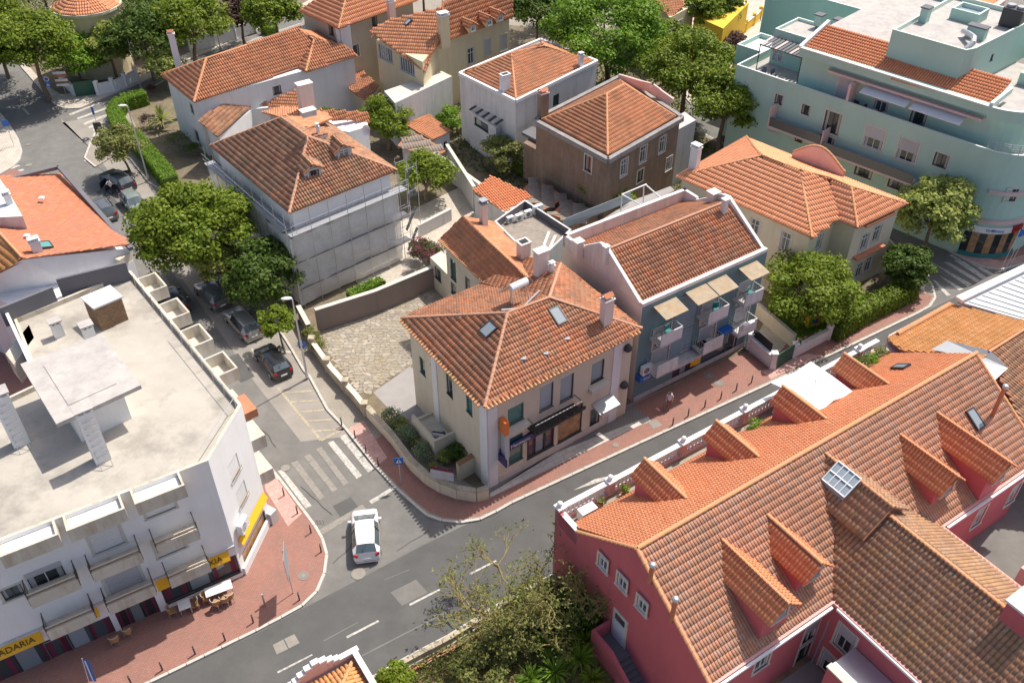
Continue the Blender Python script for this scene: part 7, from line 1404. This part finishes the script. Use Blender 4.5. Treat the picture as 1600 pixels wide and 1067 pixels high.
# ================= people
def person(px,py,label,shirt,pants,hair,stride=.25,head=34,z=.14,h=1.7,bag=None,arm=.15):
    p=at(px,py,z); me=bpy.data.meshes.new('person'); s=h/1.75
    J=dict(pel=(0,0,.95),sp=(.0,0,1.2),ch=(.02,0,1.4),nk=(.03,0,1.5),hd=(.06,0,1.62),ht=(.05,0,1.74),
     hl=(0,.1,.9),kl=(stride*.55,.1,.5),al=(stride*.5,.1,.09),tl=(stride*.5+.17,.1,.04),hr=(0,-.1,.9),kr=(-stride*.2,-.1,.5),ar=(-stride*1.0,-.1,.13),tr=(-stride*1.0+.14,-.1,.04),
     sl=(.02,.19,1.42),el=(-arm,.25,1.15),wl=(arm*.6-.02,.24,.93),fl=(arm*.6+.03,.24,.83),sr=(.02,-.19,1.42),er=(arm*.2,-.25,1.16),wr=(arm*1.9,-.2,1.0),fr=(arm*1.9+.09,-.19,.95))
    rad=dict(pel=.15,sp=.13,ch=.14,nk=.055,hd=.1,ht=.07,hl=.1,kl=.065,al=.045,tl=.035,hr=.1,kr=.065,ar=.045,tr=.035,sl=.07,el=.045,wl=.03,fl=.035,sr=.07,er=.045,wr=.03,fr=.035)
    K_=list(J); E=[('pel','sp'),('sp','ch'),('ch','nk'),('nk','hd'),('hd','ht'),('pel','hl'),('hl','kl'),('kl','al'),('al','tl'),('pel','hr'),('hr','kr'),('kr','ar'),('ar','tr'),('ch','sl'),('sl','el'),('el','wl'),('wl','fl'),('ch','sr'),('sr','er'),('er','wr'),('wr','fr')]
    me.from_pydata([Vector(J[k])*s for k in K_],[(K_.index(a),K_.index(b)) for a,b in E],[]); o=bpy.data.objects.new('person',me); COL.objects.link(o)
    o.modifiers.new('s','SKIN'); sv=me.skin_vertices[0].data
    for i,k in enumerate(K_): sv[i].radius=(rad[k]*s,)*2 if k not in('pel','sp','ch') else (rad[k]*s*.8,rad[k]*s*1.1); sv[i].use_root=(k=='pel')
    m_=o.modifiers.new('u','SUBSURF'); m_.levels=1; m_.render_levels=1
    dg=bpy.context.evaluated_depsgraph_get(); nm=bpy.data.meshes.new_from_object(o.evaluated_get(dg)); bpy.data.objects.remove(o)
    nm.materials.clear(); 
    for mm in (shirt,pants,M['skin'],M['black']): nm.materials.append(mm)
    for f in nm.polygons:
        c=f.center/s; arm_=abs(c.y)>.2 and c.z<1.22 
        f.material_index=3 if c.z<.09 else (1 if c.z<.93 and abs(c.y)<.2 else (2 if (arm_ or c.z>1.47) else 0)); f.use_smooth=True
    t=bpy.data.objects.new('person',nm); COL.objects.link(t); t.location=p; t.rotation_euler=(0,0,R(head)); LOC[t]=Vector(p); tag(t,label,'person')
    hb=MB(); hb.blob((.035*s,0,1.69*s),.105*s,.1*s,.1*s,hair,10,6); hb.box(.1*s,-.015,1.6*s,.17*s,.015,1.64*s,M['skin']); q=hb.build('hair',None,org=(0,0,0)); q.parent=t
    if bag: hb=MB(); hb.box(-.3*s,-.14,1.08*s,-.1*s,.14,1.42*s,bag); q=hb.build('rucksack',None,org=(0,0,0)); q.parent=t
    return t
wsh=plain('white shirt cloth',(.75,.75,.8),.9); 
person(1044,638,'person in a white shirt and reddish trousers walking on the red pavement',wsh,plain('reddish trousers',(.3,.13,.12),.9),M['black'],.32,250,bag=M['signw'])
person(176,303,'person in a white shirt leaning at the open door of the dark utility car',wsh,M['dark'],M['black'],.1,60,z=.02,arm=.3)
person(1531,388,'person in teal clothes standing in front of the corner shop',plain('teal cloth',(.05,.32,.3),.9),plain('dark teal cloth',(.02,.14,.18),.9),M['black'],.05,120)
# ================= street furniture
def bollard(px,py,label,grp,h=.75,z=.13,proto={}):
    p=at(px,py,z)
    if 'o' not in proto:
        t=thing('bollard',p,label,'bollard',grp); o=MB().tube((0,0,0),(0,0,h),.05,M['dark'],8).build('post',None,org=(0,0,0)); o.parent=t; o=MB().tube((0,0,h-.12),(0,0,h-.08),.055,M['gal'],8).build('ring',None,org=(0,0,0)); o.parent=t; proto['o']=t
    else: t=copy_tree(proto['o']); t.location=p; tag(t,label,group=grp)
    return t
for i,(x,y) in enumerate(((534,664),(555,684),(572,707),(591,727))): bollard(x,y,('topmost','second','third','lowest')[i]+' dark bollard beside the zebra crossing on the bank house side','bollards by the zebra crossing')
for i,(x,y) in enumerate(((411,728),(426,749),(444,774),(465,802),(486,832),(502,862))): bollard(x,y,('first','second','third','fourth','fifth','sixth')[i]+' dark bollard counted from the top along the bakery corner kerb','bollards round the bakery corner')
for i,(x,y) in enumerate(((468,937),(352,1000),(305,1021),(254,1046),(205,1067),(396,972))): bollard(x,y,('beside the tall sign post','under the first sunlit kerb stretch','in the middle of the long red pavement','left of the middle of the long red pavement','at the bottom edge of the red pavement','left of the sign post')[i]+': dark bollard near the bakery','bollards along the bakery pavement')
for i,(x,y) in enumerate(((1051,664),(1075,650),(1101,636),(1126,623),(1150,610),(1174,598))): bollard(x,y,('first','second','third','fourth','fifth','sixth')[i]+' dark bollard from the left in front of the teal house','bollards in front of the teal house')
for i,(x,y) in enumerate(((1162,48),(1175,40),(1188,33),(1150,58))): bollard(x,y,('third','second','rightmost','leftmost')[i]+' tiny bollard by the bright yellow street wall','bollards by the yellow wall')
def lamp(px,py,h,ang,label,arm=.9,head='white'):
    p=at(px,py,.12); t=thing('street_lamp',p,label,'street lamp',None,R(ang)); 
    for mb,nm in ((MB().tube((0,0,0),(0,0,h),.09,M['gal'],10,r2=.05),'post'),(MB().tube((0,0,0),(0,0,.5),.13,M['gal'],10),'base')): o=mb.build(nm,None,org=(0,0,0)); o.parent=t
    o=MB().tube((0,0,h),(arm,0,h+.12),.035,M['gal'],6).build('arm',None,org=(0,0,0)); o.parent=t
    o=MB().blob((arm+.25,0,h+.13),.42,.17,.1,M['signw'],12,6).build('lamp_head',None,org=(0,0,0)); o.parent=t; return t
lamp(480,590,7.6,186,'tall galvanised street lamp with the blue parking sign near the black hatchback',.15); lamp(232,282,8.2,190,'tall street lamp beside the round clipped tree at the upper left',.2)
lamp(221,140,6.5,150,'slim lamp post by the white wall near the flowering tree',.4); lamp(345,80,5.5,170,'small lamp beside the white wall at the top',.3); lamp(1152,80,6.0,90,'thin lamp post on the pavement by the yellow street wall',.2)
def sign(px,py,h,label,panels,ang=0,z=.13,r=.03,name='road_sign'):
    "panels: (width,height,z centre,material,shape)"
    p=at(px,py,z); t=thing(name,p,label,'sign',None,R(ang)); o=MB().tube((0,0,0),(0,0,h),r,M['gal'],8).build('post',None,org=(0,0,0)); o.parent=t
    for k,(w,hh,zc,m,sh) in enumerate(panels):
        mb=MB()
        if sh=='disc': mb.tube((0,-.05,zc),(0,-.035,zc),w/2,M[m],18); mb.tube((0,-.058,zc),(0,-.05,zc),w*.38,M['blue'],16); mb.bar((-w*.25,-.06,zc+w*.25),(w*.25,-.06,zc-w*.25),.02,.05,M['red'],Vector((0,1,0)))
        else: mb.box(-w/2,-.06,zc-hh/2,w/2,-.035,zc+hh/2,M[m])
        if sh=='cross': # pedestrian crossing symbol
            mb.add([(-w*.33,-.066,zc-hh*.3),(w*.33,-.066,zc-hh*.3),(0,-.066,zc+hh*.34)],[(0,1,2)],M['signw']); mb.tube((0,-.07,zc+hh*.1),(0,-.067,zc+hh*.1),.045,M['black'],8); mb.bar((0,-.07,zc+hh*.05),(0,-.07,zc-hh*.1),.05,.01,M['black']); mb.bar((0,-.07,zc-hh*.1),(-.07,-.07,zc-hh*.25),.03,.01,M['black']); mb.bar((0,-.07,zc-hh*.1),(.07,-.07,zc-hh*.25),.03,.01,M['black'])
        o=mb.build('panel',None,org=(0,0,0)); o.parent=t
        if sh and sh not in('disc','cross'):
            c=bpy.data.curves.new('l','FONT'); c.body=sh; c.size=hh*.75; c.align_x='CENTER'; c.align_y='CENTER'; q=bpy.data.objects.new('l',c); COL.objects.link(q); me=bpy.data.meshes.new_from_object(q.evaluated_get(bpy.context.evaluated_depsgraph_get())); bpy.data.objects.remove(q)
            me.materials.clear(); me.materials.append(M['ltext'] if m in('blue','navy','dark','woodd') else M['dark']); q=bpy.data.objects.new('lettering',me); COL.objects.link(q); q.parent=o; q.location=(0,-.068,zc); q.rotation_euler=(math.pi/2,0,0)
    return t
sign(627,756,2.6,'blue pedestrian crossing sign on a thin post on the red corner pavement',[(.62,.62,2.35,'blue','cross')],8)
sign(481,588,3.6,'small blue parking sign attached beside the street lamp post',[(.5,.6,3.2,'blue','P')],5)
sign(84,158,2.9,'blue crossing sign with a round no parking sign at the top left crossing',[(.6,.6,2.1,'blue','cross'),(.6,.6,2.75,'signw','disc')],5)
sign(104,150,3.0,'stack of white and brown direction boards beside the green gate',[(1.5,.3,2.9,'signw',None),(1.5,.3,2.55,'clay',None),(1.5,.28,2.0,'signw',None),(1.5,.28,1.7,'woodd',None),(1.5,.28,1.4,'signw',None)],8)
sign(22,228,3.0,'blue square sign on a grey post on the left corner pavement',[(.7,.7,2.7,'blue',None)],10)
sign(157,212,3.2,'dark notice board with green lines on a post at the upper crossing',[(.85,1.2,1.0,'dark',None),(.25,.9,3.0,'blue',None)],10)
t=sign(458,926,4.2,'tall slim sign post with a white blade panel seen edge on at the bakery corner',[(1.5,2.0,3.1,'metalw',None)],100); 
t=thing('notice_board',at(687,706,.14),'white and black notice board with lines of small text on the bank terrace','sign',None,R(-12))
o=MB().box(-.42,-.05,0,.42,.05,2.0,M['dark']).build('panel',None,org=(0,0,0)); o.parent=t
for i in range(5): o=MB().box(-.4,-.07,.95+i*.2,.4,-.05,1.12+i*.2,M['signw']).build('board',None,org=(0,0,0)); o.parent=t
t=thing('direction_sign',at(693,768,.14),'wide grey direction sign with red top strip on two posts behind the curved wall','sign',None,R(-14))
for x in (-.4,.4): o=MB().tube((x,0,0),(x,0,2.4),.03,M['gal'],6).build('post',None,org=(0,0,0)); o.parent=t
for i,(m,h) in enumerate((('wgrey',.38),('wgrey',.38),('maroon',.25))): o=MB().box(-.8,-.06,1.3+i*.42,.8,-.03,1.3+i*.42+h,M[m]).build('panel',None,org=(0,0,0)); o.parent=t
sign(414,945,1.1,'short pink red post on the bakery corner pavement',[],0,r=.06)
# roadside cabinet box by the corner wall
MB().box(-.3,-.4,0,.3,.4,1.0,M['wgrey']).build('street_cabinet',None,org=(0,0,0)); o=bpy.context.scene.objects[-1] if False else [x for x in COL.objects if x.name.startswith('street_cabinet')][0]; o.location=at(424,812,.13); o.rotation_euler=(0,0,R(60)); tag(o,'grey street cabinet with a white top against the sunlit corner wall','cabinet')
# cafe furniture
def cafe_table(px,py,rot,label,w=.7,d=.7,m='cloth'):
    t=thing('cafe_table',at(px,py,.13),label,'table','cafe tables',R(rot)); o=MB().box(-w/2,-d/2,.7,w/2,d/2,.74,M[m]).build('tabletop',None,org=(0,0,0)); o.parent=t
    for x in (-w/2+.06,w/2-.06):
        for y in (-d/2+.06,d/2-.06): o=MB().tube((x,y,0),(x,y,.7),.02,M['gal'],6).build('leg',None,org=(0,0,0)); o.parent=t
    return t
cafe_table(176*1/1+2,958-0,26,'small white cafe table between two wicker chairs left of the doorway'); [c for c in []]
cafe_table(345,930,26,'long white cafe table catching the sun near the bakery corner',1.6,.7); cafe_table(292,955,26,'small white cafe table right of the glass doorway')
_ch={}
def wicker(px,py,rot,label):
    p=at(px,py,.13)
    if 'o' not in _ch:
        t=thing('wicker_chair',p,label,'chair','wicker cafe chairs',R(rot)); 
        b=MB().box(-.24,-.24,.4,.24,.24,.45,M['wicker']); o=b.build('seat',None,org=(0,0,0)); o.parent=t
        b=MB()
        for i in range(8):
            a=R(200+i*140/8-180); a_=R(200+(i+1)*140/8-180); r=.27
            b.add([(r*math.cos(a),r*math.sin(a),.45),(r*math.cos(a_),r*math.sin(a_),.45),(r*math.cos(a_)*1.1,r*math.sin(a_)*1.1,.88),(r*math.cos(a)*1.1,r*math.sin(a)*1.1,.88)],[(0,1,2,3)],M['wicker']); b.tube((r*math.cos(a)*1.1,r*math.sin(a)*1.1,.88),(r*math.cos(a_)*1.1,r*math.sin(a_)*1.1,.88),.018,M['stone'],5,cap=False)
        o=b.build('backrest',None,org=(0,0,0)); o.parent=t
        for x in (-.2,.2):
            for y in (-.2,.2): o=MB().tube((x,y,0),(x*1.02,y*1.02,.42),.018,M['gal'],5).build('leg',None,org=(0,0,0)); o.parent=t
        _ch['o']=t
    else: t=copy_tree(_ch['o']); t.location=p; t.rotation_euler=(0,0,R(rot)); tag(t,label)
    return t
for x,y,r,l in ((120,985,100,'wicker chair standing alone near the blue flag'),(182,1005,200,'left one of two wicker chairs close together by the doorway'),(202,992,190,'right one of two wicker chairs close together by the doorway'),(271,960,120,'wicker chair left of the small table right of the doorway'),(305,950,-60,'wicker chair between the small table and the long table'),(325,940,100,'wicker chair at the left end of the long white table'),(340,948,170,'left wicker chair on the street side of the long table'),(354,943,180,'middle wicker chair on the street side of the long table'),(361,938,200,'right wicker chair on the street side of the long table')): wicker(x,y,r,l)
fl_=thing('feather_flag',at(140,1070,.13),'blue and white feather flag leaning from the bottom edge near the bakery','flag'); a=at(143,1064,.6);b=at(128,1028,2.7); MB().tube(at(142,1075,.13),b,.02,M['signw'],6).build('pole',fl_)
mb=MB(); s=Vector((.28,0,0)); mb.add([a,a+s,b+s*1.2-Vector((0,0,.3)),b],[(0,1,2,3)],M['blue']); mb.add([a+s*.3+Vector((0,-.02,0)),a+s*.6+Vector((0,-.02,0)),b+s*.5+Vector((0,-.02,-.2)),b+s*.2+Vector((0,-.02,-.2))],[(0,1,2,3)],M['signw']); mb.build('banner',fl_)
# flags on the right hand corner
for i,(x,y,m) in enumerate(((1564,420,'blue'),(1572,418,'red'),(1578,416,'orange'))):
    t=thing('flag_pole',at(x,y,.13),('blue','dark red','orange')[i]+' flag drooping from a thin pole at the right corner pavement','flag'); h=3.6; MB().tube((t.location),t.location+Vector((.9,.9,h)),.025,M['gal'],6).build('pole',t)
    tp_=t.location+Vector((.9,.9,h)); mb=MB(); q=[tp_,tp_+Vector((.7,.05,-.15)),tp_+Vector((.45,.1,-.85)),tp_+Vector((-.15,-.15,-.7))]; mb.add(q,[(0,1,2,3)],M[m]); mb.add([v+Vector((0,.03,0)) for v in q],[(3,2,1,0)],M[m]); mb.build('flag_cloth',t)
# balcony plants of the pink building, terrace plants
for i,(a,b,r,m,l) in enumerate(((4.6,.75,.3,LG,'small plant in the balcony trough behind the second pedestal'),(2.9,.6,.22,LO,'small plant at the left end of the balcony trough'),(14.7,1.2,.55,LB,'leafy balcony plant between the second and third roof dormers'),(15.6,1.5,.35,LB,'small pot plant beside the leafy balcony plant'),(21.4,.9,.5,LG,'balcony plant right of the white parasol'),(25.2,1.0,.7,LD,'dark leafy plant group at the right end of the balcony'),(26.4,1.3,.6,LB,'bright leafy plant beside the dark plants at the balcony end'),(27.4,.9,.5,LO,'olive potted plant by the rose pot at the balcony end'))):
    c=PX(a,b,5.35); t=thing('potted_plant',c,l,'potted plant'); MB().tube(c,c+Vector((0,0,.35)),.17,M['clay'],10,r2=.22).build('pot',t); P,N_,Rn,CC=crown_pts(c+Vector((0,0,.4+r*.6)),(r,r,r*.8),9,int(900*r),.45,low=-.2); leaves('foliage',t,P,N_,.13,m,Rn)
wm=MB(); 
for i in range(70): 
    pass
# yard furniture
t=thing('garden_table',at(648,302,.14),'pale blue slatted garden table under the yard tree','table'); 
for i in range(7): MB().bar(at(636+i*2.5,302-i*.2,.75),at(640+i*2.5,306-i*.2,.75),.1,.03,M['glassb']).build('slat',t)
for x,y in ((638,303),(655,301)): MB().tube(at(x,y,.14),at(x,y,.14)+Vector((0,0,.6)),.03,M['gal'],6).build('leg',t)
# hoop and box on the roof
for (x,y,l) in ((95,520,''),): pass
tb_=MB(); 
# litter of planks and tiles in the overgrown garden
for i,l in enumerate(('leftmost rusty','second reddish','third rusty','fourth reddish','rightmost rusty')):
    a=at(640+i*24,1050-i*13,.2); b=a+Vector((1.3,.95,0))*random.uniform(.8,1.4); MB().bar(a,b,.14,.06,M['rust' if i%2 else 'clay']).build('loose_plank',None,label=l+' plank in the heap beside the old street wall',cat='plank',group='planks heaped by the old street wall')
